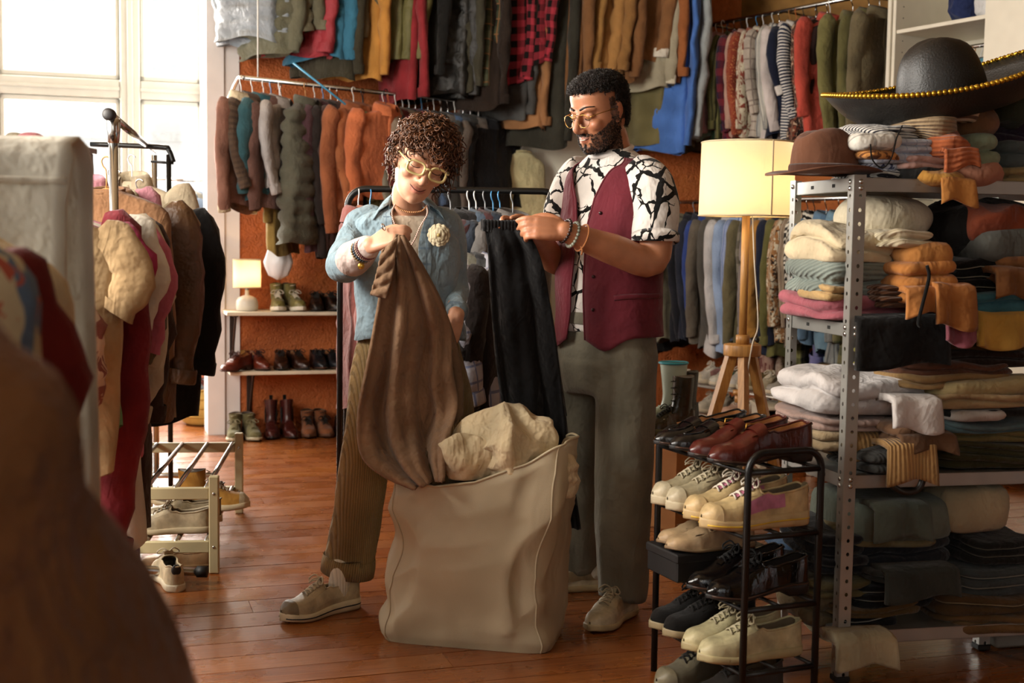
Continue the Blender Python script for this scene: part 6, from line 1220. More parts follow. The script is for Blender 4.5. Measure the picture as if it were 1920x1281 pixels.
# ================================================================== people
def remesh(mb, voxel, smooth=4, fac=0.5):
    """one continuous skin over overlapping closed pieces -> (verts, faces)"""
    o = bpy.data.objects.new('tmp', mb.mesh('tmp', [])); ws_ = bpy.data.scenes.new('workbench'); ws_.collection.objects.link(o)
    m1 = o.modifiers.new('r', 'REMESH'); m1.mode = 'VOXEL'; m1.voxel_size = voxel; m2 = o.modifiers.new('s', 'SMOOTH'); m2.factor = fac; m2.iterations = smooth
    vl = ws_.view_layers[0]; vl.update(); dg = vl.depsgraph; me = bpy.data.meshes.new_from_object(o.evaluated_get(dg)); n = len(me.vertices)
    v = np.empty(n * 3, np.float32); me.vertices.foreach_get('co', v); nr = np.empty(n * 3, np.float32); me.vertices.foreach_get('normal', nr)
    f = np.empty(len(me.loops), np.int32); me.loops.foreach_get('vertex_index', f); tot = np.empty(len(me.polygons), np.int32); me.polygons.foreach_get('loop_total', tot)
    old = o.data; bpy.data.objects.remove(o); bpy.data.scenes.remove(ws_); bpy.data.meshes.remove(old); bpy.data.meshes.remove(me)
    if (tot == 4).all(): faces = f.reshape(-1, 4)
    else: faces = [tuple(q) for q in np.split(f, np.cumsum(tot)[:-1])]
    return v.reshape(-1, 3).astype(float), nr.reshape(-1, 3).astype(float), faces
def limb(mb, pts, rad, n=20, k=14, flat=None, ends=True, upref=(0, 0, 1)):
    pts = np.asarray(pts, float); t = np.linspace(0, len(pts) - 1, k); path = bez(pts, k); r = np.interp(t, range(len(pts)), rad)
    mb.tube(path, r, n, flat=flat, upref=upref)
    if ends: mb.ball(path[0], r[0] * 0.98, 14, 10); mb.ball(path[-1], r[-1] * 0.98, 14, 10)
    return path
def ring_loft(mb, rings, f, nu=40, ex=0.85, caps=True):
    """rings: (centre, half width across, half depth) with body-forward f; closed torso"""
    f = np.array(f, float); f /= np.linalg.norm(f); s = np.cross(f, [0, 0, 1]); a = np.linspace(0, 2 * np.pi, nu, endpoint=False); rows = []
    for c, w, d in rings: rows.append(np.array(c) + (np.sign(np.sin(a)) * np.abs(np.sin(a)) ** ex * w)[:, None] * s + (np.sign(np.cos(a)) * np.abs(np.cos(a)) ** ex * d)[:, None] * f)
    rows = np.array(rows); k = len(rows); t = np.linspace(0, k - 1, k * 4); out = np.stack([bez(rows[:, i], k * 4) for i in range(nu)], 1); mb.grid(out[::-1], cu=True, caps=caps); return out
def cloth_of(name, mb, parent, mat, voxel=0.011, smooth=6, fold=0.005, freq=14, seed=1, stretch=(1, 1, 0.5), fn=None):
    v, nr, fc = remesh(mb, voxel, smooth)
    d = fnoise(v * np.array(stretch), seed, freq, 3); v = v + nr * (fold * np.sign(d) * np.abs(d) ** 1.0)[:, None]
    if fn is not None: v = fn(v, nr)
    return MB().add(v, fc, np.stack([v[:, 0] + 0.6 * v[:, 1], v[:, 2]], -1)).build(name, mat, parent)
def skin_mat(col, lip, name):
    t = NT(name); at = t.n('ShaderNodeAttribute', attribute_name='tint'); ob = t.coord('Object'); b = C(col); n = t.noise(ob, 28, 3)
    c = t.ramp(n, [(0.3, tuple(x * 0.90 for x in b[:3]) + (1,)), (0.7, tuple(min(1, x * 1.08) for x in b[:3]) + (1,))]); sp = t.n('ShaderNodeSeparateColor'); t.l(at.outputs['Color'], sp.inputs[0])
    c = t.mix(sp.outputs[0], c, C(lip)); c = t.mix(t.math('MULTIPLY', sp.outputs[2], 0.35), c, C('#a8442c')); c = t.mix(t.math('MULTIPLY', sp.outputs[1], 0.8), c, C('#1c120c'))
    t.bump(t.noise(ob, 420, 2), 0.06, 0.003); t.set(Base_Color=c, Roughness=0.48); t.b.inputs['Subsurface Weight'].default_value = 0.08; t.b.inputs['Subsurface Radius'].default_value = (0.012, 0.005, 0.003); return t.m
def head_frame(c, f, roll):
    f = np.array(f, float); f /= np.linalg.norm(f); u = np.array([0, 0, 1.0]); u -= f * (u @ f); u /= np.linalg.norm(u); r = np.cross(f, u)   # r = person's right
    u2 = u * math.cos(roll) - r * math.sin(roll); r2 = np.cross(f, u2); M = np.eye(4); M[:3, 0] = r2; M[:3, 1] = f; M[:3, 2] = u2; M[:3, 3] = c; return M
def head_shape(fem):
    z = np.array([-.119, -.113, -.100, -.078, -.052, -.026, 0, .03, .06, .088, .108, .118]); fr = np.array([.055, .072, .083, .086, .086, .085, .083, .088, .089, .077, .05, .015])
    bk = np.array([.03, .012, -.018, -.05, -.075, -.088, -.095, -.100, -.099, -.088, -.062, -.02]); hw = np.array([.012, .027, .043, .055, .063, .068, .071, .0735, .073, .065, .045, .013])
    if not fem: hw = hw * np.array([1.2, 1.2, 1.15, 1.1, 1.05, 1.02, 1, 1, 1, 1, 1, 1]); 
    else: hw = hw * 0.97
    zz = np.linspace(-.119, .118, 60); F_, B_, W_ = np.interp(zz, z, fr), np.interp(zz, z, bk), np.interp(zz, z, hw); a = np.linspace(0, 2 * np.pi, 72, endpoint=False); rows = []
    for q, f_, b_, w_ in zip(zz, F_, B_, W_):
        yc, hd = (f_ + b_) / 2, (f_ - b_) / 2; x = w_ * np.sign(np.sin(a)) * np.abs(np.sin(a)) ** 0.92; y = yc + hd * np.sign(np.cos(a)) * np.abs(np.cos(a)) ** 0.85; p = np.stack([x, y, np.full_like(a, q)], -1)
        for sx in (-1, 1):
            g = np.exp(-(((p[:, 0] - sx * 0.032) / 0.017) ** 2 + ((p[:, 2] - 0.004) / 0.013) ** 2)) * (p[:, 1] > 0.02); p[:, 1] -= 0.013 * g
            g = np.exp(-(((p[:, 0] - sx * 0.05) / 0.02) ** 2 + ((p[:, 2] + 0.06) / 0.02) ** 2)) * (p[:, 1] > 0.0); p[:, 1] -= 0.004 * g
        rows.append(p)
    return np.array(rows)
def build_head(mb, M, sc, fem, neck_to, neck_r):
    def tf(p): return np.asarray(p, float) * sc @ M[:3, :3].T + M[:3, 3]
    hs = head_shape(fem); mb.grid(tf(hs.reshape(-1, 3)).reshape(hs.shape), cu=True, caps=True)
    def ball(c, r): mb.ball((0, 0, 0), 1, 14, 10); q = mb.v[-1]; mb.v[-1] = tf(q * np.broadcast_to(np.asarray(r, float), (3,)) + np.array(c))
    def saus(pts, r, n=10): mb.tube(tf(bez(pts, 14)), np.interp(np.linspace(0, 1, 14), np.linspace(0, 1, len(r)), r) * sc, n); [mb.ball(tf(pts[i]), r[i] * sc, 10, 6) for i in (0, -1)]
    saus([(0, .081, .018), (0, .092, 0.0), (0, .104, -.02), (0, .109, -.033), (0, .097, -.044)], [.008, .0085, .0105, .0125, .009] if not fem else [.007, .0075, .0095, .0115, .0085])
    for s in (-1, 1):
        ball((s * .0125, .094, -.040), (.0085, .011, .0075)); ball((s * .041, .060, -.030 if fem else -.028), (.022, .024, .020)); ball((s * .032, .0725, .003), (.0165, .0135, .0115))
        saus([(s * .050, .066, .021), (s * .034, .083, .024), (s * .012, .087, .018)], [.006, .008, .007])
        ball((s * .0715, -.006, -.004), (.008, .019, .031)); ball((s * .078, -.014, .004), (.006, .014, .024)); ball((s * .074, .0, -.028), (.006, .009, .010))
    up = 0.009 if fem else 0.007
    saus([(-.026, .070, -.061 + up), (-.012, .0860, -.0655), (0, .0890, -.0655), (.012, .0860, -.0655), (.026, .070, -.061 + up)], [.002, .0034, .0036, .0034, .002]); saus([(-.022, .072, -.063 + up), (-.010, .0855, -.0740), (0, .0875, -.0748), (.010, .0855, -.0740), (.022, .072, -.063 + up)], [.0016, .0042, .0046, .0042, .0016])
    ball((0, .071, -.100), (.021, .018, .017))
    nb = tf((0, -.022, -.06)); nm_ = tf((0, -.028, -.115)); nt = np.array(neck_to, float); limb(mb, [nb, nm_, nt], [neck_r * 0.95, neck_r, neck_r * 1.12], ends=True)
    return tf
def tint_head(v, M, sc, beard):
    l = (v - M[:3, 3]) @ M[:3, :3] / sc; x, y, z = l.T; col = np.zeros((len(v), 4)); col[:, 3] = 1; near = (np.abs(l) < 0.135).all(1)
    lips = (np.abs(x) < 0.024 - 0.6 * np.abs(z + 0.0695)) & (np.abs(z + 0.0700 - 0.000 - 8 * x * x) < 0.0105 - 7 * x * x) & (y > 0.066); col[:, 0] = 0.62 * (lips & near)
    chk = np.exp(-((np.abs(x) - 0.045) / 0.02) ** 2 - ((z + 0.03) / 0.02) ** 2) * (y > 0.02); nose = np.exp(-(x / 0.014) ** 2 - ((z + 0.036) / 0.014) ** 2) * (y > 0.09); ear = (np.abs(x) > 0.075) * (np.abs(z) < 0.04)
    col[:, 2] = np.clip(0.35 * chk + 0.3 * nose + 0.5 * ear, 0, 1) * near
    bm = np.zeros(len(v), bool)
    if beard:
        line = -0.012 - 0.62 * np.clip(y, 0, 1); bm = near & (z < line) & (y > -0.022) & (np.abs(x) < 0.073) & ~((np.abs(x) < 0.027) & (np.abs(z + 0.069) < 0.0125) & (y > 0.06)) & (z > -0.128)
        bm |= near & (np.abs(x) < 0.032) & (z < -0.0475 - 0.12 * np.abs(x)) & (z > -0.060) & (y > 0.07); bm |= near & (z > -0.03) & (z < 0.045) & (y > -0.004) & (y < 0.018) & (np.abs(x) > 0.062)
        bm &= ~((np.abs(x) < 0.018) & (z > -0.094) & (z < -0.08) & (np.abs(x) > 0.008))
        col[:, 1] = bm * 0.85
    return col, l, bm
def body_obj(mb, voxel, M, sc, mat, parent, beard=False, smooth=5):
    v, nr, fc = remesh(mb, voxel, smooth, 0.5); o = MB().add(v, fc, v[:, :2]).build('body', mat, parent); col, l, bm = tint_head(v, M, sc, beard)
    ca = o.data.color_attributes.new('tint', 'FLOAT_COLOR', 'POINT'); ca.data.foreach_set('color', col.ravel().astype(np.float32)); return o, v, nr, l, bm
def hand(mb, wrist, F_, N_, thumb, curl, spread=0.0, s=1.0, lens=(0.070, 0.078, 0.073, 0.058), thumb_dir=None):
    """palm, four fingers bending towards -N and a thumb; thumb=+1/-1 picks the side"""
    F_ = np.array(F_, float); F_ /= np.linalg.norm(F_); N_ = np.array(N_, float); N_ -= F_ * (N_ @ F_); N_ /= np.linalg.norm(N_); Y = X3(N_, F_) * thumb; w = np.array(wrist, float); tips = []
    def L_(x, y, z): return w + (F_ * x + Y * y + N_ * z) * s
    for y in (-0.022, -0.008, 0.008, 0.022): limb(mb, [L_(-0.01, y * 0.6, 0), L_(0.045, y, 0.002), L_(0.088, y * 1.25, 0)], [0.0165 * s, 0.0155 * s, 0.0115 * s], 10, 8)
    for i, (y0, ln) in enumerate(zip((0.029, 0.0100, -0.0095, -0.0275), lens)):
        p = L_(0.088, y0, 0.0); pts = [p]; ang = 0.0; d = F_ + Y * spread * (1.5 - i) * 0.5
        for seg, (fr, c) in enumerate(zip((0.44, 0.31, 0.25), curl[i])):
            ang += c; p = p + (d * math.cos(ang) - N_ * math.sin(ang)) * ln * fr * s; pts.append(p)
        limb(mb, pts, [0.0098 * s, 0.0092 * s, 0.0084 * s, 0.0070 * s], 10, 12); tips.append(pts[-1])
    td = thumb_dir or ((0.025, 0.030, -0.006), (0.055, 0.050, -0.014), (0.082, 0.052, -0.020), (0.104, 0.044, -0.026)); limb(mb, [L_(*q) for q in td], [0.0150 * s, 0.0115 * s, 0.0100 * s, 0.0078 * s], 10, 12); return tips
def strands(pts, nrm, n, length, rad, seed, wave=0.3, down=0.0, jit=0.6):
    """short hairs as tiny tapered prisms"""
    r = np.random.default_rng(seed); idx = r.integers(0, len(pts), n); un = lambda q: q / (np.linalg.norm(q, axis=-1, keepdims=True) + 1e-9)
    d = un(nrm[idx] + r.normal(0, jit, (n, 3)) + np.array([0, 0, -down])); u = un(np.cross(d, r.normal(size=(n, 3)))); w_ = np.cross(d, u); L_ = (length * r.uniform(0.6, 1.25, n))[:, None]; p = pts[idx] - nrm[idx] * 0.001
    q = [p, p + d * L_ * 0.5 + u * L_ * wave, p + d * L_ * 0.85 - u * L_ * wave * 0.3]; V = np.zeros((n, 9, 3))
    for j, (pt, rr_) in enumerate(zip(q, (rad, rad * 0.9, rad * 0.35))):
        for k, a in enumerate((0, 2.094, 4.189)): V[:, j * 3 + k] = pt + rr_ * (math.cos(a) * u + math.sin(a) * w_)
    one = np.array([[j + a, j + (a + 1) % 3, j + 3 + (a + 1) % 3, j + 3 + a] for j in (0, 3) for a in range(3)]); off = (np.arange(n) * 9)[:, None, None]
    b = MB().add(V.reshape(-1, 3), (one[None] + off).reshape(-1, 4)); b.faces((np.array([[6, 7, 8]])[None] + off).reshape(-1, 3)); return b
def curls(pts, nrm, n, seed, length=(0.05, 0.09), r_h=(0.006, 0.011), rad=0.0024, grav=0.5, out=0.8):
    r = np.random.default_rng(seed); b = MB()
    for _ in range(n):
        i = r.integers(0, len(pts)); d0 = nrm[i] * out + r.normal(0, 0.45, 3); d0 /= np.linalg.norm(d0); L_ = r.uniform(*length); m_ = 22; t = np.linspace(0, 1, m_); ax = pts[i] + (d0 * L_)[None] * t[:, None] + np.array([0, 0, -grav * L_])[None] * (t ** 2)[:, None]
        u = X3(d0, r.normal(size=3)); u /= np.linalg.norm(u); w_ = X3(d0, u); turns = r.uniform(1.2, 2.6); rh = r.uniform(*r_h); ph = r.uniform(0, 6.28); a = ph + t * turns * 6.283; rr_ = rh * np.minimum(1, t * 4)
        path = ax + rr_[:, None] * (np.cos(a)[:, None] * u + np.sin(a)[:, None] * w_); b.tube(path, rad * (1 - 0.5 * t ** 3) * r.uniform(0.8, 1.3), 5)
    return b
def hair_mat(c1, c2, rough=0.42):
    t = NT('hair'); ob = t.coord('Object'); n = t.noise(ob, 60, 3, 0.6); t.set(Base_Color=t.ramp(n, [(0.35, C(c1)), (0.68, C(c2))]), Roughness=rough); t.b.inputs['Specular IOR Level'].default_value = 0.35; return t.m
def tubes_child(name, mat, parent, items, n=6):
    b = MB()
    for pts, r in items: b.tube(pts, r, n)
    return b.build(name, mat, parent)
def beads(name, mat, parent, path, r, step=None):
    p = np.asarray(path); b = MB(); d = np.concatenate([[0], np.cumsum(np.linalg.norm(np.diff(p, axis=0), axis=1))]); st_ = step or 2 * r
    for q in np.arange(0, d[-1], st_): b.ball(np.array([np.interp(q, d, p[:, i]) for i in range(3)]), r, 8, 6)
    return b.build(name, mat, parent)
def torus_path(c, ax, r, n=28, squash=1.0):
    ax = np.array(ax, float); ax /= np.linalg.norm(ax); u = np.cross(ax, [0, 0, 1.0]); u /= np.linalg.norm(u); w_ = np.cross(ax, u); a = np.linspace(0, 2 * np.pi, n, endpoint=False); return np.array(c) + r * (np.cos(a)[:, None] * u + squash * np.sin(a)[:, None] * w_)
def wear(T, root):
    """turns a shoe thing into a part of the person wearing it"""
    for k in ('label', 'category', 'group'):
        if k in T: del T[k]
    T.parent = root; T.matrix_parent_inverse = root.matrix_basis.inverted(); return T
def open_front(rings, f, A, nrow=40, nu=54, ex=0.85, off=0.0, hem=None):
    """torso surface open at the front by half-angle A(v); v 0 top .. 1 bottom"""
    f = np.array(f, float); f /= np.linalg.norm(f); s = np.cross(f, [0, 0, 1]); ks = len(rings); rows = []
    cs = np.array([r[0] for r in rings]); ws = np.array([r[1] for r in rings]); ds = np.array([r[2] for r in rings]); C_, W_, D_ = bez(cs, nrow), np.interp(np.linspace(0, ks - 1, nrow), range(ks), ws), np.interp(np.linspace(0, ks - 1, nrow), range(ks), ds)
    for j in range(nrow):
        v = j / (nrow - 1); al, ar = A(v); a = np.linspace(ar, 2 * np.pi - al, nu); w_, d_ = W_[j] + off, D_[j] + off
        p = C_[j] + (np.sign(np.sin(a)) * np.abs(np.sin(a)) ** ex * w_)[:, None] * s + (np.sign(np.cos(a)) * np.abs(np.cos(a)) ** ex * d_)[:, None] * f
        if hem is not None: p[:, 2] += hem(a, v)
        rows.append(p)
    return np.array(rows)
def solid(o, t, off=0): md = o.modifiers.new('thick', 'SOLIDIFY'); md.thickness = t; md.offset = off; return o
def sheet(name, left, right, mat, parent, nf, depth, n=(46, 40), seed=1, thick=0.008, pinch=None, sag=0.0, sharp=1.0):
    """hanging cloth between two edge curves, folded in depth"""
    Lc, Rc = bez(left, n[1]), bez(right, n[1]); r = np.random.default_rng(seed); ph = r.uniform(0, 6, 4); u = np.linspace(0, 1, n[0]); rows = []
    for j in range(n[1]):
        v = j / (n[1] - 1); p = Lc[j][None] * (1 - u)[:, None] + Rc[j][None] * u[:, None]; w = np.linalg.norm(Rc[j] - Lc[j]); amp = depth * (pinch(v) if pinch else min(1, 0.35 + v))
        fld = 0.6 * np.sin(nf * 6.283 * u + ph[0] + 0.8 * np.sin(2.5 * v + ph[1])) + 0.3 * np.sin(nf * 2.1 * 6.283 * u + ph[2] + 2 * v) + 0.25 * np.sin(nf * 0.5 * 6.283 * u + 3 * v + ph[3]); fld = np.sign(fld) * np.abs(fld) ** sharp
        p[:, 1] += amp * fld + 0.006 * np.sin(23 * v + 5 * u); p[:, 2] -= sag * np.sin(np.pi * u) * v; rows.append(p)
    o = MB().grid(np.array(rows)).build(name, mat, parent); return solid(o, thick), np.array(rows)
# ------------------------------------------------------------------ woman in the denim shirt
def mk_person(label, loc): o = thing('person', label, 'person', loc); return o
def PP(root, *q): return P(*q)
WM = mk_person('person with curly brown hair and yellow glasses holding up brown cloth', (0, 0, 0))
HC = P(790, 301, 4.17); HM = head_frame(HC, (0.24, -0.92, -0.32), math.radians(19)); HSC = 1.10
M_SKW = skin_mat('#c9977a', '#a85a50', 'skin_fair'); M_CURL = hair_mat('#24120a', '#6e4428')
b = MB(); wf = (0.12, -0.99, 0)
wr_rings = [(P(766, 386, 4.30), .062, .058), (P(764, 402, 4.30), .125, .072), (P(762, 420, 4.30), .165, .09), (P(762, 480, 4.30), .165, .10), (P(764, 560, 4.30), .15, .10), (P(766, 630, 4.30), .16, .11)]
ring_loft(b, [(c, w - .03, d - .02) for c, w, d in wr_rings], wf)
tfw = build_head(b, HM, HSC, True, P(767, 398, 4.29), 0.043)
limb(b, [P(676, 415, 4.30), P(650, 455, 4.22), P(641, 500, 4.12), P(668, 480, 4.03), P(694, 461, 3.965)], [.036, .034, .034, .033, .027])
limb(b, [P(832, 418, 4.30), P(846, 480, 4.33), P(850, 545, 4.33), P(854, 570, 4.24), P(856, 592, 4.14)], [.034, .034, .033, .030, .026])
hF = P(752, 436, 3.93) - P(694, 461, 3.965)
hand(b, P(696, 460, 3.963), hF, (-0.15, -0.80, 0.60), 1, ((0.35, 0.75, 0.5), (0.55, 0.95, 0.6), (0.7, 1.1, 0.7), (0.8, 1.1, 0.7)), s=0.94)
hand(b, P(856, 590, 4.14), (-0.25, -0.18, -0.95), (0.62, -0.78, 0.05), -1, ((0.45, 0.7, 0.5), (0.5, 0.8, 0.5), (0.55, 0.85, 0.5), (0.6, 0.9, 0.5)), s=0.92)
bw_, bv, bn, blc, _ = body_obj(b, 0.0042, HM, HSC, M_SKW, WM)
# hair: scalp cap plus loose curls
x, y, z = blc.T; cap = (np.abs(blc) < 0.14).all(1) & ((z > 0.042) | ((y < 0.012) & (z > -0.035)) | ((y < -0.045) & (z > -0.095))) & (y < 0.096)
cp_, cn_ = bv[cap], bn[cap]; hb = MB(); hs = head_shape(True); keep = hs[26:]; 
def tf(p, k=1.0): return np.asarray(p) * HSC * k @ HM[:3, :3].T + HM[:3, 3]
shell = hs[20:].copy(); shell = shell * 1.07; shell[..., 1] = np.minimum(shell[..., 1], np.where(shell[..., 2] > 0.052, 1, 0.012)); hb.grid(tf(shell.reshape(-1, 3)).reshape(shell.shape), cu=True, caps=True); hb.build('scalp_hair', M_CURL, WM)
topm = (z[cap] > 0.02); wts = np.where(topm, 1, 0)
curls(cp_[topm], cn_[topm], 560, 5, (0.030, 0.052), (0.006, 0.0115), 0.0027, 0.35, 0.9).build('curly_hair', M_CURL, WM)
curls(cp_[~topm], cn_[~topm], 260, 8, (0.03, 0.05), (0.006, 0.010), 0.0026, 0.6, 0.7).build('curly_hair_sides', M_CURL, WM)
frg = (np.abs(x) < 0.055) & (z > 0.045) & (z < 0.08) & (y > 0.06); curls(bv[frg], bn[frg], 60, 9, (0.02, 0.03), (0.006, 0.010), 0.0026, 0.4, 0.8).build('curly_fringe', M_CURL, WM)
# face details
M_LASH = plain('#1a0f0a', 0.6, name='lash'); M_BROW = hair_mat('#2c180c', '#4a2c18')
for s in (-1, 1):
    e = [(s * (.032 + .0145 * math.cos(q)), .0855 - .0045 * abs(math.cos(q)) ** 2, -.0035 - .0045 * math.sin(q)) for q in np.linspace(0.1, 3.04, 12)]; tubes_child('eyelashes', M_LASH, bw_, [(tf(e), 0.0013)])
    br = [(s * (.016 + .034 * q), .0925 - .026 * q ** 2, .0235 + .006 * math.sin(q * 2.6)) for q in np.linspace(0, 1, 10)]; tubes_child('eyebrow', M_BROW, bw_, [(tf(br), np.interp(np.linspace(0, 1, 10), [0, .4, 1], [.0025, .0030, .0012]))])
ml = [(q, .0935 - 24 * q * q, -.0698 + 15 * q * q) for q in np.linspace(-.026, .026, 14)]; tubes_child('mouth_line', plain('#5c241c', 0.6, name='mouth'), bw_, [(tf(ml), 0.0014)])
for s in (-1, 1):
    dm = [(s * .034, .078, -.046), (s * .037, .073, -.055), (s * .036, .068, -.064)]
# glasses
M_GLS = plain('#d2c084', 0.25, name='honey_acetate', var=0.05); fr = MB()
def lensring(cx, w_, h_, y0, tilt=0.0):
    a = np.linspace(0, 2 * np.pi, 40, endpoint=False); return np.stack([cx + w_ * np.sign(np.cos(a)) * np.abs(np.cos(a)) ** 0.6, y0 - 0.35 * (np.abs(cx + w_ * np.cos(a)) - 0.02).clip(0) ** 1.0 * 0.6, -.004 + h_ * np.sign(np.sin(a)) * np.abs(np.sin(a)) ** 0.65], -1)
for s in (-1, 1): fr.tube(tf(lensring(s * .034, .0245, .0185, .108)), 0.0034, 8, closed=True, flat=(1.0, 1.3))
fr.tube(tf([(-.011, .108, .002), (0, .111, .005), (.011, .108, .002)]), 0.0034, 8)
for s in (-1, 1): fr.tube(tf(bez([(s * .058, .100, .004), (s * .068, .085, .006), (s * .0745, .03, .006), (s * .079, -.015, .004), (s * .077, -.03, -.012)], 16)), 0.0030, 6)
G = fr.build('glasses', M_GLS, WM)
tg_ = NT('lens'); tr_n = tg_.n('ShaderNodeBsdfTransparent'); gl_n = tg_.n('ShaderNodeBsdfGlossy'); gl_n.inputs['Roughness'].default_value = 0.03; mx_n = tg_.n('ShaderNodeMixShader'); mx_n.inputs[0].default_value = 0.07; tg_.l(tr_n.outputs[0], mx_n.inputs[1]); tg_.l(gl_n.outputs[0], mx_n.inputs[2]); tg_.l(mx_n.outputs[0], tg_.t.nodes['Material Output'].inputs[0]); M_LENS = tg_.m
for s in (-1, 1):
    rg = lensring(s * .034, .0235, .0175, .108); MB().add(tf(np.vstack([rg, rg.mean(0, keepdims=True)])), [(i, (i + 1) % 40, 40) for i in range(40)]).build('lens', M_LENS, G)
    MB().ball(tf((s * .060, .104, .012)), 0.0022, 8, 5).build('stud', M_BLACKM, G); MB().ball(tf((s * .060, .104, .004)), 0.0022, 8, 5).build('stud', M_BLACKM, G)
# t-shirt, open denim shirt, sleeves, collar
M_TEE = fabric('#b5a18a', wr=0.3); M_DEN = fabric('#7f99a6', wr=0.55, weave=500); M_DEN2 = fabric('#7f96a2', wr=0.4, pat='check', col2='#5b7488', sc=1.2); M_PALE = fabric('#cdb9b2', wr=0.5)
tb = MB(); ring_loft(tb, [(P(767, 404, 4.29), .075, .062)] + [(c, w - .004, d - .004) for c, w, d in wr_rings[2:]], wf); cloth_of('t_shirt', tb, WM, M_TEE, 0.012, 4, 0.003, 14, 3)
den_r = [(P(766, 388, 4.30), .07, .066), (P(764, 403, 4.30), .135, .084), (P(762, 421, 4.30), .172, .104), (P(761, 480, 4.30), .178, .116), (P(763, 560, 4.30), .172, .118), (P(765, 632, 4.30), .185, .128)]
def denA(v): a = np.interp(v, [0, .12, .3, .55, 1], [.75, .52, .30, .16, .10]); return a, a
rows = open_front(den_r, wf, denA, hem=lambda a, v: 0.012 * math.sin(3) * 0 + 0.012 * np.cos(2 * a) * v * v); nz = fnoise(rows, 4, 12, 3); ctr = rows.mean(1, keepdims=True); dr_ = rows - ctr; dr_[..., 2] = 0; rows = rows + dr_ / (np.linalg.norm(dr_, axis=-1, keepdims=True) + 1e-6) * (nz * 0.013)[..., None]
solid(MB().grid(rows).build('shirt', M_DEN, WM), 0.004)
for e, nm in ((0, 'placket'), (-1, 'placket')):
    edge = rows[:, [e]] ; inn = rows[:, [2 if e == 0 else -3]]; f3 = np.array([0.12, -0.99, 0]) * 0.005
    MB().grid(np.concatenate([edge + f3, (edge + inn) / 2 + f3, inn + f3], 1)).build(nm, M_DEN2, WM)
sl = MB(); limb(sl, [P(694, 412, 4.30), P(678, 425, 4.29), P(656, 462, 4.22), P(641, 500, 4.12), P(664, 484, 4.04)], [.050, .056, .056, .057, .054]); cloth_of('sleeve', sl, WM, M_DEN, 0.009, 4, 0.013, 15, 11)
sl = MB(); limb(sl, [P(826, 410, 4.30), P(838, 426, 4.30), P(846, 485, 4.33), P(850, 540, 4.33), P(854, 568, 4.24), P(856, 582, 4.18)], [.046, .054, .051, .048, .042, .038]); cloth_of('sleeve', sl, WM, M_DEN, 0.009, 4, 0.013, 15, 12)
cf = MB(); limb(cf, [P(660, 486, 4.05), P(676, 475, 4.015), P(688, 466, 3.985)], [.058, .052, .043]); cloth_of('turned_cuff', cf, WM, M_PALE, 0.008, 4, 0.004, 20, 3)
cf = MB(); limb(cf, [P(858, 578, 4.20), P(857, 588, 4.16)], [.040, .037], ends=False); cloth_of('cuff', cf, WM, M_DEN2, 0.007, 3, 0.002, 20, 3)
for sgn in (-1, 1):                      # collar points
    sx = P(766, 388, 4.30); si = np.cross(np.array(wf), [0, 0, 1]) * sgn; ff = np.array(wf); a_ = sx + si * 0.055 + np.array([0, 0, 0.032]) + ff * -0.01; pts = []
    for q in np.linspace(0, 1, 8):
        top = sx + si * (0.066 * math.sin(0.3 + q * 1.25)) * 1.0 + ff * (-0.055 + 0.118 * q) + np.array([0, 0, 0.058 - 0.050 * q]); out = top + si * (0.036 + 0.018 * q) + np.array([0, 0, -0.026 - 0.030 * q]) + ff * 0.022 * q
        pts.append([top - np.array([0, 0, 0.018]), top, (top + out) / 2 + si * 0.006 + np.array([0, 0, 0.005]), out])
    solid(MB().grid(np.array(pts)).build('collar', M_DEN, WM), 0.004)
# flower brooch, beads, bracelets, ring
fc_ = P(823, 441, 4.165); br = MB(); rg = np.random.default_rng(2)
for ring_, (r0, n_, t0) in enumerate(((0.042, 12, 0.0), (0.030, 10, 0.3), (0.017, 7, 0.1))):
    for k in range(n_):
        a = k * 6.283 / n_ + t0; d = np.array([math.cos(a), 0, math.sin(a)]); br.ball(fc_ + d * r0 * 0.62 + np.array([0, -0.004 * ring_ - 0.002, 0]), (0.0125, 0.0034, 0.0125), 8, 6)
FL = br.build('flower_brooch', fabric('#cdbd97', wr=0.6), WM); MB().ball(fc_ + np.array([0, -0.014, 0]), (0.006, 0.004, 0.006), 10, 6).build('brooch_centre', plain('#a08a50', 0.4, name='brass_bead'), FL)
nk = bez([P(742, 380, 4.225), P(735, 402, 4.185), P(748, 440, 4.165), P(762, 466, 4.165), P(776, 452, 4.165), P(788, 425, 4.17), P(801, 402, 4.185), P(800, 385, 4.23)], 60)
beads('necklace', plain('#c9a99a', 0.25, name='pearl', var=0.2), WM, nk, 0.0032); nk2 = bez([P(741, 384, 4.22), P(750, 393, 4.20), P(770, 398, 4.195), P(790, 396, 4.20), P(799, 388, 4.22)], 30); beads('beaded_choker', plain('#b07a4a', 0.3, name='amber', var=0.3), WM, nk2, 0.003)
wx = P(694, 461, 3.965) - P(668, 480, 4.03)
for k, (c, r) in enumerate((('#6a2a30', .0030), ('#b89a8a', .0032), ('#4a5a6a', .0038), ('#8a7040', .0040))):
    cpos = P(688 - k * 3.2, 466 + k * 2.0, 3.975 + 0.004 * k); beads('bracelet', plain(c, 0.3, name='bead', var=0.3), WM, np.vstack([torus_path(cpos, wx, 0.036), torus_path(cpos, wx, 0.036)[:1]]), r)
pc = P(677, 499, 3.97); MB().lathe([(0.0095, -0.0015), (0.0105, 0), (0.0095, 0.0015)], 18, c=(0, 0, 0)).build('bracelet_charm', plain('#b08a3a', 0.3, 0.9, name='gold'), WM).matrix_local = Matrix.Translation(Vector(pc)) @ Matrix.Rotation(math.pi / 2, 4, 'X')
MB().tube(torus_path(P(719, 426, 3.935), hF, 0.0105, 20), 0.0022, 6, closed=True).build('ring', M_STEEL, WM)
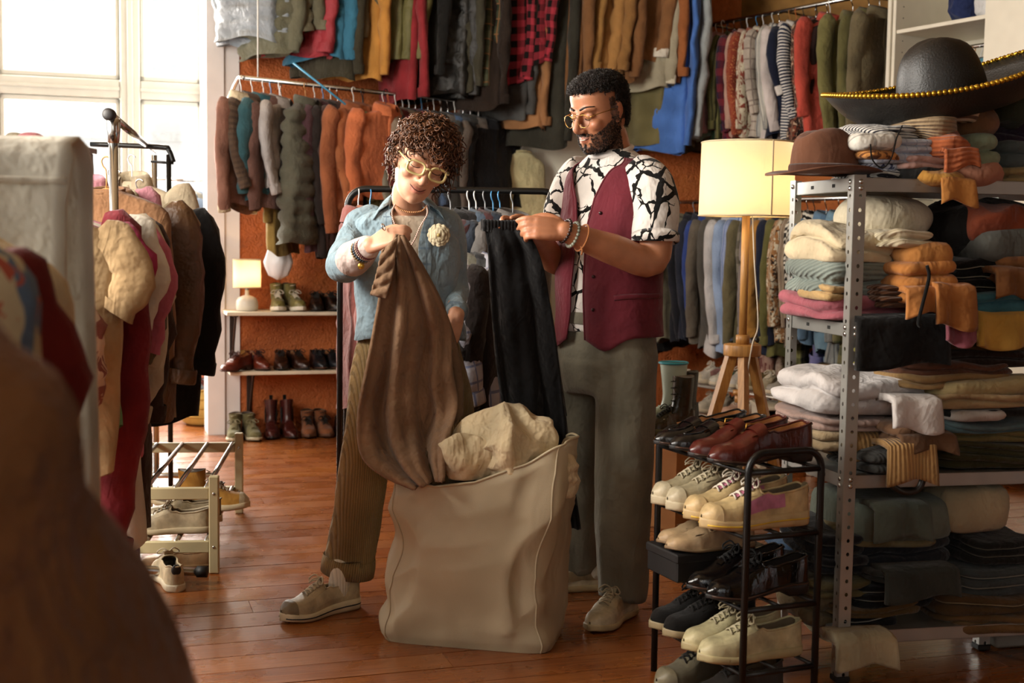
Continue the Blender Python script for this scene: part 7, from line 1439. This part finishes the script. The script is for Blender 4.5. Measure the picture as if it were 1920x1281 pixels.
# corduroy trousers with turn-up, sock, sneaker
M_CORD = fabric('#8f7343', pat='cord', col2='#54401f', sc=0.85, wr=0.4); pb = MB()
ring_loft(pb, [(P(766, 605, 4.31), .150, .105), (P(767, 650, 4.31), .165, .118), (P(768, 700, 4.31), .150, .11)], wf)
limb(pb, [P(722, 655, 4.30), P(702, 750, 4.28), P(688, 850, 4.26), P(670, 960, 4.27), P(653, 1060, 4.28)], [.098, .092, .087, .080, .077], 28, 24, ends=False); limb(pb, [P(812, 655, 4.33), P(836, 760, 4.37), P(850, 860, 4.42), P(864, 1070, 4.5)], [.098, .092, .086, .078], 28, 24, ends=False)
cloth_of('corduroy_trousers', pb, WM, M_CORD, 0.011, 5, 0.010, 9, 21, (1, 1, 0.8))
cu = MB(); c0_, c1_ = P(655.5, 1044, 4.28), P(651, 1074, 4.283); cu.tube(np.array([c0_, c0_, (c0_ + c1_) / 2, c1_, c1_]) + np.array([[0, 0, -0.002], [0, 0, 0], [0, 0, 0], [0, 0, 0], [0, 0, 0.004]]), [.080, .090, .093, .092, .078], 32); cu.build('turn_up', M_CORD, WM)
c0_, c1_ = P(864, 1056, 4.5), P(865, 1084, 4.5); MB().tube([c0_, c0_ + [0, 0, -.001], c1_ + [0, 0, .001], c1_], [.076, .084, .084, .074], 32).build('turn_up', M_CORD, WM)
sk = MB(); sc_ = H(600, 1152, 0); yw = math.atan2(-0.20, -0.22); hd_ = np.array([math.cos(yw), math.sin(yw), 0]); limb(sk, [P(648, 1050, 4.285), sc_ - hd_ * 0.085 + [0, 0, 0.14], sc_ - hd_ * 0.075 + [0, 0, 0.06]], [.042, .036, .037], 20); cloth_of('sock', sk, WM, fabric('#ded4c2', pat='cord', col2='#bcb09a', sc=0.6), 0.008, 3, 0.002, 20, 2)
wear(shoe('x', sc_, yw, 'runner', up='#a8987a', sole='#c2b494', lace='#c9bda2', patch='#b4a688', cap='#6f6044', tab='#15120f', midsole='#15161c', L=0.305), WM)
sc2 = H(872, 1118, 0); wear(shoe('x', sc2, -1.9, 'runner', up='#a8987a', sole='#c2b494', lace='#c9bda2', patch='#b4a688', cap='#6f6044', L=0.30, mirror=-1), WM)
sk = MB(); limb(sk, [P(865, 1070, 4.5), P(868, 1095, 4.5)], [.04, .036], 18); cloth_of('sock', sk, WM, fabric('#c4b8a2'), 0.009, 2, 0.001, 20, 2)
# the brown garment she holds up
BG = thing('sweatpants', 'brown jersey trousers held up by the curly haired person over the bag', 'clothes', (0, 0, 0)); M_BRN = fabric('#866548', wr=0.5, rough=0.85)
Lq = [P(744, 440, 3.90), P(728, 480, 3.90), P(712, 560, 3.89), P(690, 680, 3.88), P(672, 780, 3.88), P(678, 850, 3.88), P(720, 892, 3.83), P(775, 915, 3.80)]
Rq = [P(757, 442, 3.90), P(785, 490, 3.92), P(822, 560, 3.95), P(846, 618, 4.0), P(848, 690, 4.0), P(858, 760, 3.99), P(838, 830, 3.89), P(832, 900, 3.81)]
sheet('cloth', Lq, Rq, M_BRN, BG, 2.2, 0.046, (80, 60), 4, 0.010, lambda v: min(1, 0.15 + 1.1 * v), sharp=0.8)
sheet('back_layer', [P(748, 446, 3.93), P(742, 520, 3.95), P(752, 640, 3.97), P(780, 760, 3.98), P(800, 860, 3.98)], [P(760, 446, 3.93), P(800, 510, 3.97), P(842, 600, 4.03), P(866, 700, 4.04), P(868, 778, 4.03)], M_BRN, BG, 1.2, 0.02, (34, 40), 6, 0.010)
hm = bez([P(694, 553, 3.865), P(705, 557, 3.86), P(722, 556, 3.855)], 10)
sheet('folded_edge', [P(716, 470, 3.88), P(705, 515, 3.87), P(694, 552, 3.868)], [P(745, 445, 3.885), P(738, 510, 3.868), P(724, 560, 3.86)], M_BRN, BG, 0.8, 0.006, (16, 20), 2, 0.008)
# ------------------------------------------------------------------ man in the burgundy vest
MN = mk_person('bearded person in burgundy vest and patterned shirt holding black trousers', (0, 0, 0))
mf = np.array([-0.75, -0.66, 0]); mh = head_frame(P(1124, 209, 4.30), (-0.74, -0.60, -0.30), math.radians(2)); MSC = 1.06
M_SKM = skin_mat('#a87050', '#8a4638', 'skin_tan'); M_MH = hair_mat('#0b0807', '#241812', 0.55); b = MB()
mr = [(P(1150, 290, 4.36), .068, .066), (P(1150, 308, 4.36), .140, .085), (P(1152, 333, 4.35), .190, .106), (P(1148, 420, 4.33), .196, .124), (P(1142, 500, 4.33), .186, .126), (P(1140, 580, 4.33), .178, .128), (P(1140, 640, 4.33), .184, .134)]
ring_loft(b, [(c, w - .015, d - .015) for c, w, d in mr], mf); build_head(b, mh, MSC, False, P(1150, 300, 4.36), 0.060)
limb(b, [P(1214, 345, 4.21), P(1228, 420, 4.155), P(1222, 490, 4.12), P(1150, 468, 4.06), P(1095, 448, 4.015), P(1058, 434, 3.99)], [.058, .056, .050, .050, .039, .031], 24, 24)
limb(b, [P(1084, 345, 4.48), P(1058, 420, 4.45), P(1046, 490, 4.42), P(1018, 462, 4.28), P(990, 436, 4.14)], [.055, .050, .046, .044, .030], 20, 20)
hand(b, P(1060, 434, 3.992), P(985, 424, 3.965) - P(1060, 434, 3.992), (0.10, -0.93, 0.36), -1, ((0.25, 0.55, 0.35), (0.4, 0.7, 0.4), (0.5, 0.8, 0.5), (0.55, 0.85, 0.5)), s=1.04, thumb_dir=((0.02, 0.030, -0.004), (0.05, 0.046, -0.012), (0.080, 0.046, -0.022), (0.106, 0.036, -0.030)))
hand(b, P(992, 438, 4.15), P(935, 420, 4.09) - P(992, 438, 4.15), (0.3, 0.9, 0.2), 1, ((0.3, 0.6, 0.4),) * 4, s=1.0)
mb_, mv, mnr, ml_, bm = body_obj(b, 0.0042, mh, MSC, M_SKM, MN, beard=True)
x, y, z = ml_.T; near = (np.abs(ml_) < 0.135).all(1)
def tfm(p): return np.asarray(p, float) * MSC @ mh[:3, :3].T + mh[:3, 3]
cap = near & ((z > 0.062 + 0.10 * np.clip(y - 0.05, 0, 1)) | ((y < -0.008) & (z > 0.012)) | ((y < -0.045) & (z > -0.055))) & ~((y > 0.03) & (z < 0.072)) & (np.abs(x) < 0.076 + 0 * z)
hs = head_shape(False); shell = hs[49:].copy() * 1.05; shell[..., 1] = np.minimum(shell[..., 1], 0.088); sh2 = hs[22:46].copy() * 1.03; sh2[..., 1] = np.minimum(sh2[..., 1], -0.01)
hb = MB().grid(tfm(shell.reshape(-1, 3)).reshape(shell.shape), cu=True, caps=True).grid(tfm(sh2.reshape(-1, 3)).reshape(sh2.shape), cu=True, caps=True); hb.build('scalp_hair', M_MH, MN)
strands(mv[cap] + mnr[cap] * 0.002, mnr[cap], 9000, 0.016, 0.0017, 3, 0.35, 0.0, 0.55).build('short_hair', M_MH, MN)
strands(mv[bm], mnr[bm], 2600, 0.008, 0.0011, 4, 0.3, 0.6, 0.5).build('beard', M_MH, MN)
for s in (-1, 1):
    e = [(s * (.032 + .0145 * math.cos(q)), .0855 - .0045 * abs(math.cos(q)) ** 2, -.0035 - .0045 * math.sin(q)) for q in np.linspace(0.1, 3.04, 12)]; tubes_child('eyelashes', M_LASH, mb_, [(tfm(e), 0.0013)])
    br = [(s * (.013 + .040 * q), .0925 - .027 * q ** 2, .0245 + .006 * math.sin(q * 2.4)) for q in np.linspace(0, 1, 10)]; tubes_child('eyebrow', M_MH, mb_, [(tfm(br), np.interp(np.linspace(0, 1, 10), [0, .4, 1], [.0035, .0042, .0016]))])
mo = [(q, .0925 - 24 * q * q, -.0698 + 10 * q * q) for q in np.linspace(-.022, .022, 14)]; tubes_child('mouth_line', plain('#3a1410', 0.6, name='mouth'), mb_, [(tfm(mo), 0.0014)])
te = [(q, .0930 - 24 * q * q, -.0692 + 8 * q * q) for q in np.linspace(-.012, .012, 8)]; tubes_child('teeth', plain('#d8cfc0', 0.3, name='tooth'), mb_, [(tfm(te), 0.0014)])
fr = MB()
def aring(cx): a = np.linspace(0, 2 * np.pi, 36, endpoint=False); return np.stack([cx + .0235 * np.cos(a), .106 - 0.3 * (np.abs(cx + .0235 * np.cos(a)) - .02).clip(0) * 0.6, -.006 + .0215 * np.sin(a) * np.where(np.sin(a) > 0, 0.85, 1)], -1)
for s in (-1, 1): fr.tube(tfm(aring(s * .033)), 0.0009, 6, closed=True)
fr.tube(tfm([(-.011, .107, .004), (0, .110, .007), (.011, .107, .004)]), 0.0012, 6); fr.tube(tfm([(-.016, .106, .0115), (0, .108, .013), (.016, .106, .0115)]), 0.0010, 6)
for s in (-1, 1): fr.tube(tfm(bez([(s * .0555, .096, .002), (s * .066, .086, .006), (s * .075, .03, .008), (s * .079, -.012, .006), (s * .077, -.028, -.010)], 16)), 0.0014, 6)
G = fr.build('glasses', plain('#b48a4a', 0.25, 1.0, name='gold_wire'), MN)
for s in (-1, 1): rg = aring(s * .033); MB().add(tfm(np.vstack([rg, rg.mean(0, keepdims=True)])), [(i, (i + 1) % 36, 36) for i in range(36)]).build('lens', M_LENS, G)
# patterned t-shirt, vest
M_BRANCH = fabric('#d6cfc9', pat='branch', col2='#0e0c0b', sc=1.15, wr=0.3); M_VEST = fabric('#6a1a2a', wr=0.25, rough=0.8)
tb = MB(); ring_loft(tb, [(P(1149, 282, 4.35), .066, .064)] + mr[1:6] + [(P(1140, 622, 4.33), .176, .128)], mf)
limb(tb, [P(1196, 322, 4.25), P(1216, 342, 4.205), P(1230, 395, 4.165), P(1229, 448, 4.135)], [.066, .076, .076, .075], 26, 16, ends=False); limb(tb, [P(1100, 322, 4.45), P(1082, 342, 4.49), P(1064, 395, 4.47), P(1058, 440, 4.45)], [.07, .08, .08, .076], 26, 16, ends=False)
cloth_of('t_shirt', tb, MN, M_BRANCH, 0.010, 4, 0.006, 13, 31, (1, 1, 0.7))
nbp = torus_path(P(1146, 284, 4.345), np.array([-0.25, -0.22, 1.0]), 0.067, 36); MB().tube(nbp, 0.0085, 8, closed=True, flat=(1.0, 1.5)).build('neckband', fabric('#d6cfc9', wr=0.2), MN)
for c0_, c1_, r in ((P(1229, 440, 4.139), P(1229, 452, 4.133), .0775),): MB().tube([c0_, c0_ + [0, 0, -.001], c1_ + [0, 0, .001], c1_], [.073, r, r, .068], 30).build('sleeve_hem', M_BRANCH, MN)
vr = [(P(1150, 296, 4.36), .095, .080), (P(1151, 312, 4.355), .150, .098), (P(1151, 335, 4.35), .180, .118), (P(1148, 420, 4.33), .206, .138), (P(1142, 500, 4.33), .196, .142), (P(1140, 580, 4.33), .190, .144), (P(1140, 626, 4.33), .196, .150)]
def vA(v): a = np.interp(v, [0, .1, .25, .42, .5, .7, 1], [1.15, .95, .55, .16, .08, .09, .16]); return a * 1.0, a * 1.15
rows = open_front(vr, mf, vA, 44, 60, hem=lambda a, v: -0.045 * v ** 6 * np.exp(-((np.minimum(a, 2 * np.pi - a) - 0.55) / 0.35) ** 2)); nz = fnoise(rows, 14, 10, 2); ctr = rows.mean(1, keepdims=True); dd = rows - ctr; dd[..., 2] = 0; rows = rows + dd / (np.linalg.norm(dd, axis=-1, keepdims=True) + 1e-6) * (nz * 0.004)[..., None]
solid(MB().grid(rows).build('vest', M_VEST, MN), 0.006)
for e in (0, -1): MB().tube(rows[:, e] + mf * 0.002, 0.0035, 6).build('vest_edge', M_VEST, MN)
for q in (20, 25, 30, 35): MB().ball(rows[q, -3] + mf * 0.006, (0.006, 0.006, 0.006), 10, 6).build('button', plain('#2a0a10', 0.3, name='vest_button'), MN)
pk_ = rows[33, 42:54] * 1.0; outn = pk_ - ctr[33]; outn[:, 2] = 0; pk_ = pk_ + outn / np.linalg.norm(outn, axis=1)[:, None] * 0.005; MB().tube(pk_, 0.004, 6, flat=(2.2, 0.7)).build('pocket_welt', M_VEST, MN)
wrx = P(1095, 448, 4.015) - P(1058, 434, 3.99)
for px, py, d, c, r, rad in ((1060, 433, 3.994, '#2a1712', .0055, .036), (1074, 440, 4.004, '#8a8f80', .0058, .039)):
    p_ = torus_path(P(px, py, d), wrx, rad); beads('bracelet', plain(c, 0.3, name='stone_bead', var=0.5), MN, np.vstack([p_, p_[:1]]), r)
p_ = torus_path(P(1091, 446, 4.012), wrx, 0.043); t2 = MB().tube(p_, 0.0032, 6, closed=True); t2.tube(bez([P(1089, 462, 3.985), P(1092, 470, 3.98), P(1090, 478, 3.985)], 8), 0.003, 6); t2.build('cord_bracelet', fabric('#a8642c', wr=0.1), MN)
# trousers and shoes
M_TROU = fabric('#736e5d', wr=0.25, rough=0.85); pb = MB()
ring_loft(pb, [(P(1140, 588, 4.33), .168, .118), (P(1140, 615, 4.33), .178, .126), (P(1140, 680, 4.335), .186, .136), (P(1140, 735, 4.34), .160, .125)], mf)
limb(pb, [P(1178, 660, 4.27), P(1172, 780, 4.25), P(1166, 900, 4.23), P(1164, 1010, 4.21), P(1166, 1085, 4.21), P(1163, 1122, 4.20)], [.108, .104, .095, .086, .080, .078], 30, 28, ends=False); limb(pb, [P(1098, 660, 4.42), P(1092, 780, 4.46), P(1090, 900, 4.50), P(1092, 1000, 4.53), P(1092, 1068, 4.55)], [.106, .098, .088, .080, .074], 30, 28, ends=False)
def crease(v, nr):                        # pressed crease down the front of the legs
    px = (v - np.array([0, 0, CAMZ])); lo = v[:, 2] < 0.85; ang = nr @ mf; return v + (mf * 0.010)[None] * (np.clip((ang - 0.93) / 0.07, 0, 1) * lo)[:, None]
cloth_of('trousers', pb, MN, M_TROU, 0.010, 4, 0.013, 8, 41, (1, 1, 0.7), crease)
wb_ = MB(); ring_loft(wb_, [(P(1140, 584, 4.33), .174, .126), (P(1140, 586, 4.33), .182, .131), (P(1140, 604, 4.33), .184, .133), (P(1140, 606, 4.33), .176, .128)], mf); wb_.build('waistband', M_TROU, MN)
t0, h0 = H(1106, 1186, 0), H(1182, 1148, 0); cc = (t0 + h0) / 2; yw = math.atan2(*(t0 - h0)[1::-1]); wear(shoe('x', cc, yw, 'sneaker', up='#b9ab8c', sole='#a8966f', lace='#b0a284', patch='#a99a7a', tab='#6b5436', L=0.30), MN)
sk = MB(); hv = (t0 - h0) / np.linalg.norm(t0 - h0); limb(sk, [cc - hv * 0.075 + [0, 0, 0.06], P(1160, 1100, 4.205)], [.040, .040], 18); cloth_of('sock', sk, MN, fabric('#b8ae9c'), 0.009, 2, 0.001)
wear(shoe('x', H(1080, 1106, 0), math.pi + 0.12, 'sneaker', up='#b9ab8c', sole='#a8966f', lace='#b0a284', patch='#8a7450', L=0.30, mirror=-1), MN)
sk = MB(); limb(sk, [H(1080, 1106, 0) + [0.07, 0.01, 0.06], P(1094, 1050, 4.55)], [.040, .040], 18); cloth_of('sock', sk, MN, fabric('#b8ae9c'), 0.009, 2, 0.001)
# black trousers he inspects
BT = thing('black_trousers', 'black pull-on trousers with elastic waist held by the bearded person', 'clothes', (0, 0, 0)); M_BLKT = fabric('#0d0c0d', wr=0.4)
sheet('legs', [P(908, 425, 4.06), P(916, 480, 4.06), P(924, 600, 4.06), P(938, 720, 4.06), P(962, 860, 4.07), P(1000, 985, 4.08)], [P(984, 425, 4.02), P(1012, 480, 4.04), P(1030, 560, 4.05), P(1050, 700, 4.06), P(1068, 860, 4.07), P(1086, 992, 4.08)], M_BLKT, BT, 1.6, 0.03, (46, 46), 3, 0.014, lambda v: 0.35 + 0.6 * v)
sheet('back_layer', [P(915, 428, 4.10), P(922, 520, 4.11), P(940, 640, 4.12), P(960, 760, 4.12)], [P(990, 428, 4.10), P(1018, 520, 4.11), P(1040, 640, 4.12), P(1062, 780, 4.12)], M_BLKT, BT, 1.0, 0.015, (30, 30), 5, 0.012)
wbx = [P(905 + 84 * q, 412 + 2 * math.sin(q * 3), 4.055 - 0.035 * q) for q in np.linspace(0, 1, 60)]; rows = np.array([[p + np.array([0, 0.006 * math.sin(i * 1.4) - 0.012 * math.cos(k / 5 * 3.1), -0.010 - 0.034 * k / 5 + 0.01]) for i, p in enumerate(wbx)] for k in range(6)]); solid(MB().grid(rows).build('elastic_waist', fabric('#121112', wr=0.3), BT), 0.014)
# ================================================================== laundry bag full of clothes
bl_, br_ = H(706, 1204, 0), H(1032, 1231, 0); ux = br_ - bl_; BWd = np.linalg.norm(ux); ux /= BWd; uy = np.array([-ux[1], ux[0], 0]); BD = 0.30
LB = thing('laundry_bag', 'big white fabric laundry bag overflowing with clothes on the floor', 'bag', bl_, math.atan2(ux[1], ux[0]))
def inv_b(p): q = np.asarray(p, float) - bl_; return np.stack([q @ ux, q @ uy, q[..., 2]], -1)
t = NT('sheer_bag_cloth'); ob = t.coord('Object'); n = t.noise(t.mapping(ob, (1, 1, 0.5)), 7, 3, 0.5, 0.3); t.bump(t.math('ADD', n, t.math('MULTIPLY', t.noise(ob, 700, 1), 0.05)), 0.5, 0.03); t.set(Base_Color=t.ramp(t.noise(ob, 4, 2), [(0.3, C('#ab9d80')), (0.7, C('#c2b495'))]), Roughness=0.42)
tl_ = t.n('ShaderNodeBsdfTranslucent'); tl_.inputs[0].default_value = C('#d0c2a4'); mx = t.n('ShaderNodeMixShader'); mx.inputs[0].default_value = 0.12; t.l(t.b.outputs[0], mx.inputs[1]); t.l(tl_.outputs[0], mx.inputs[2]); t.l(mx.outputs[0], t.t.nodes['Material Output'].inputs[0]); M_BAG = t.m
nu, nv = 128, 80; a = np.linspace(0, 2 * np.pi, nu, endpoint=False); rows = []; ex = 0.30
for j in range(nv):
    v = j / (nv - 1); hw = BWd / 2 * np.interp(v, [0, 0.04, 0.3, 0.7, 1], [0.97, 1.0, 0.985, 0.95, 0.915]); hd = BD / 2 * np.interp(v, [0, 0.05, 0.35, 0.8, 1], [0.96, 1.02, 1.10, 1.0, 0.86])
    x = np.sign(np.cos(a)) * np.abs(np.cos(a)) ** ex * hw; y = np.sign(np.sin(a)) * np.abs(np.sin(a)) ** ex * hd; u = x / (BWd / 2)
    top = 0.525 + 0.075 * smoothstep(-0.2, 1.0, u) - 0.028 * np.sin((u + 1) * 2.6) * 1.0 + 0.012 * np.sin(u * 9) ; z = top * v
    p = np.stack([x + BWd / 2 + 0.03 * v * (1 - 0) , y + BD / 2, z], -1); rows.append(p)
pts = np.array(rows); c = np.array([BWd / 2, BD / 2, 0]); nrm = pts - c; nrm[..., 2] = 0; nrm /= np.linalg.norm(nrm, axis=-1, keepdims=True); vv = (pts[..., 2] / 0.6)
pw = pts + 0.05 * np.stack([fnoise(pts, 70 + q, 4, 1) for q in range(3)], -1); nz = fnoise(pw * np.array([1.0, 1, 0.8]), 77, 5, 2); rid = 1 - 2.4 * np.abs(fnoise(pw @ np.array([[1, 0, 0.5], [0, 1, 0], [-0.5, 0, 0.6]]) + 3, 78, 10, 1)); r2 = 1 - 2.4 * np.abs(fnoise(pw @ np.array([[1, 0, -0.6], [0, 1, 0], [0.6, 0, 0.7]]) + 3, 79, 15, 1)); pts = pts + nrm * ((nz * 0.024 + rid * 0.016 + r2 * 0.012) * smoothstep(0.0, 0.15, vv))[..., None]
edge = (np.abs(np.abs(np.cos(a)) - np.abs(np.sin(a))) < 0.12); pts[:, a > np.pi] += np.array([0, -0.010, 0]) * np.sin(np.clip(vv[:, a > np.pi], 0, 1) * np.pi)[..., None]
inner = [(pts[-1] - pts[-1].mean(0)) * k + pts[-1].mean(0) + np.array([0, 0, -dz]) for k, dz in ((0.98, 0.004), (0.95, 0.03), (0.9, 0.12))]
MB().grid(pts, cu=True, caps=False).build('body', M_BAG, LB); MB().grid(np.array(inner), cu=True).build('inner_hem', M_BAG, LB); MB().grid(np.array([pts[0], (pts[0] - pts[0].mean(0)) * 0.02 + pts[0].mean(0)]), cu=True).build('base', M_BAG, LB)
for i0 in (int(nu * 0.625), int(nu * 0.875)): MB().tube(pts[:, i0] + nrm[:, i0] * 0.001, 0.0032, 6).build('corner_seam', M_BAG, LB)
MB().tube(pts[-1] + [0, 0, 0.001], 0.0045, 6, closed=True).build('rim', M_BAG, LB)
def BB(x, y, z): return bl_ + ux * x + uy * y + np.array([0, 0, z])
by_ = math.atan2(ux[1], ux[0]); LIN = '#d2bc92'
def crumple(desc, pos, size, col, seed, amp, freq=10, name='crumpled_clothes', yaw=by_, **k): return blob(desc, name, 'clothes', tuple(pos), yaw, size, col, amp, seed, freq, group='clothes in the laundry bag', **k)
crumple('rumpled cream linen shirt heaped on top of the bag', BB(0.375, 0.13, 0.50), (0.29, 0.26, 0.215), LIN, 5, 0.034, 11, wr=0.8, ex=0.75)
crumple('cream linen sleeve lump left of the heap in the bag', BB(0.27, 0.07, 0.52), (0.16, 0.15, 0.13), LIN, 8, 0.026, 14, wr=0.8, ex=0.8)
crumple('puffed cream linen cuff hanging over the right rim of the bag', BB(0.565, 0.10, 0.47), (0.085, 0.10, 0.13), LIN, 9, 0.010, 16, wr=0.8, ex=0.85)
crumple('olive brown jersey stuffed in the left of the bag', BB(0.17, 0.10, 0.40), (0.20, 0.18, 0.19), '#5c4a2c', 10, 0.024, 16, wr=0.7)
crumple('dark brown cloth deep in the bag opening', BB(0.22, 0.17, 0.36), (0.34, 0.2, 0.17), '#2c1a10', 11, 0.02, 14)
crumple('pale bundle pressing through the bag side low down', BB(0.30, 0.13, 0.01), (0.40, 0.20, 0.16), '#b8a890', 12, 0.02, 12)
crumple('dark bundle pressing through the middle of the bag', BB(0.34, 0.13, 0.17), (0.34, 0.22, 0.2), '#3a3020', 13, 0.02, 12)
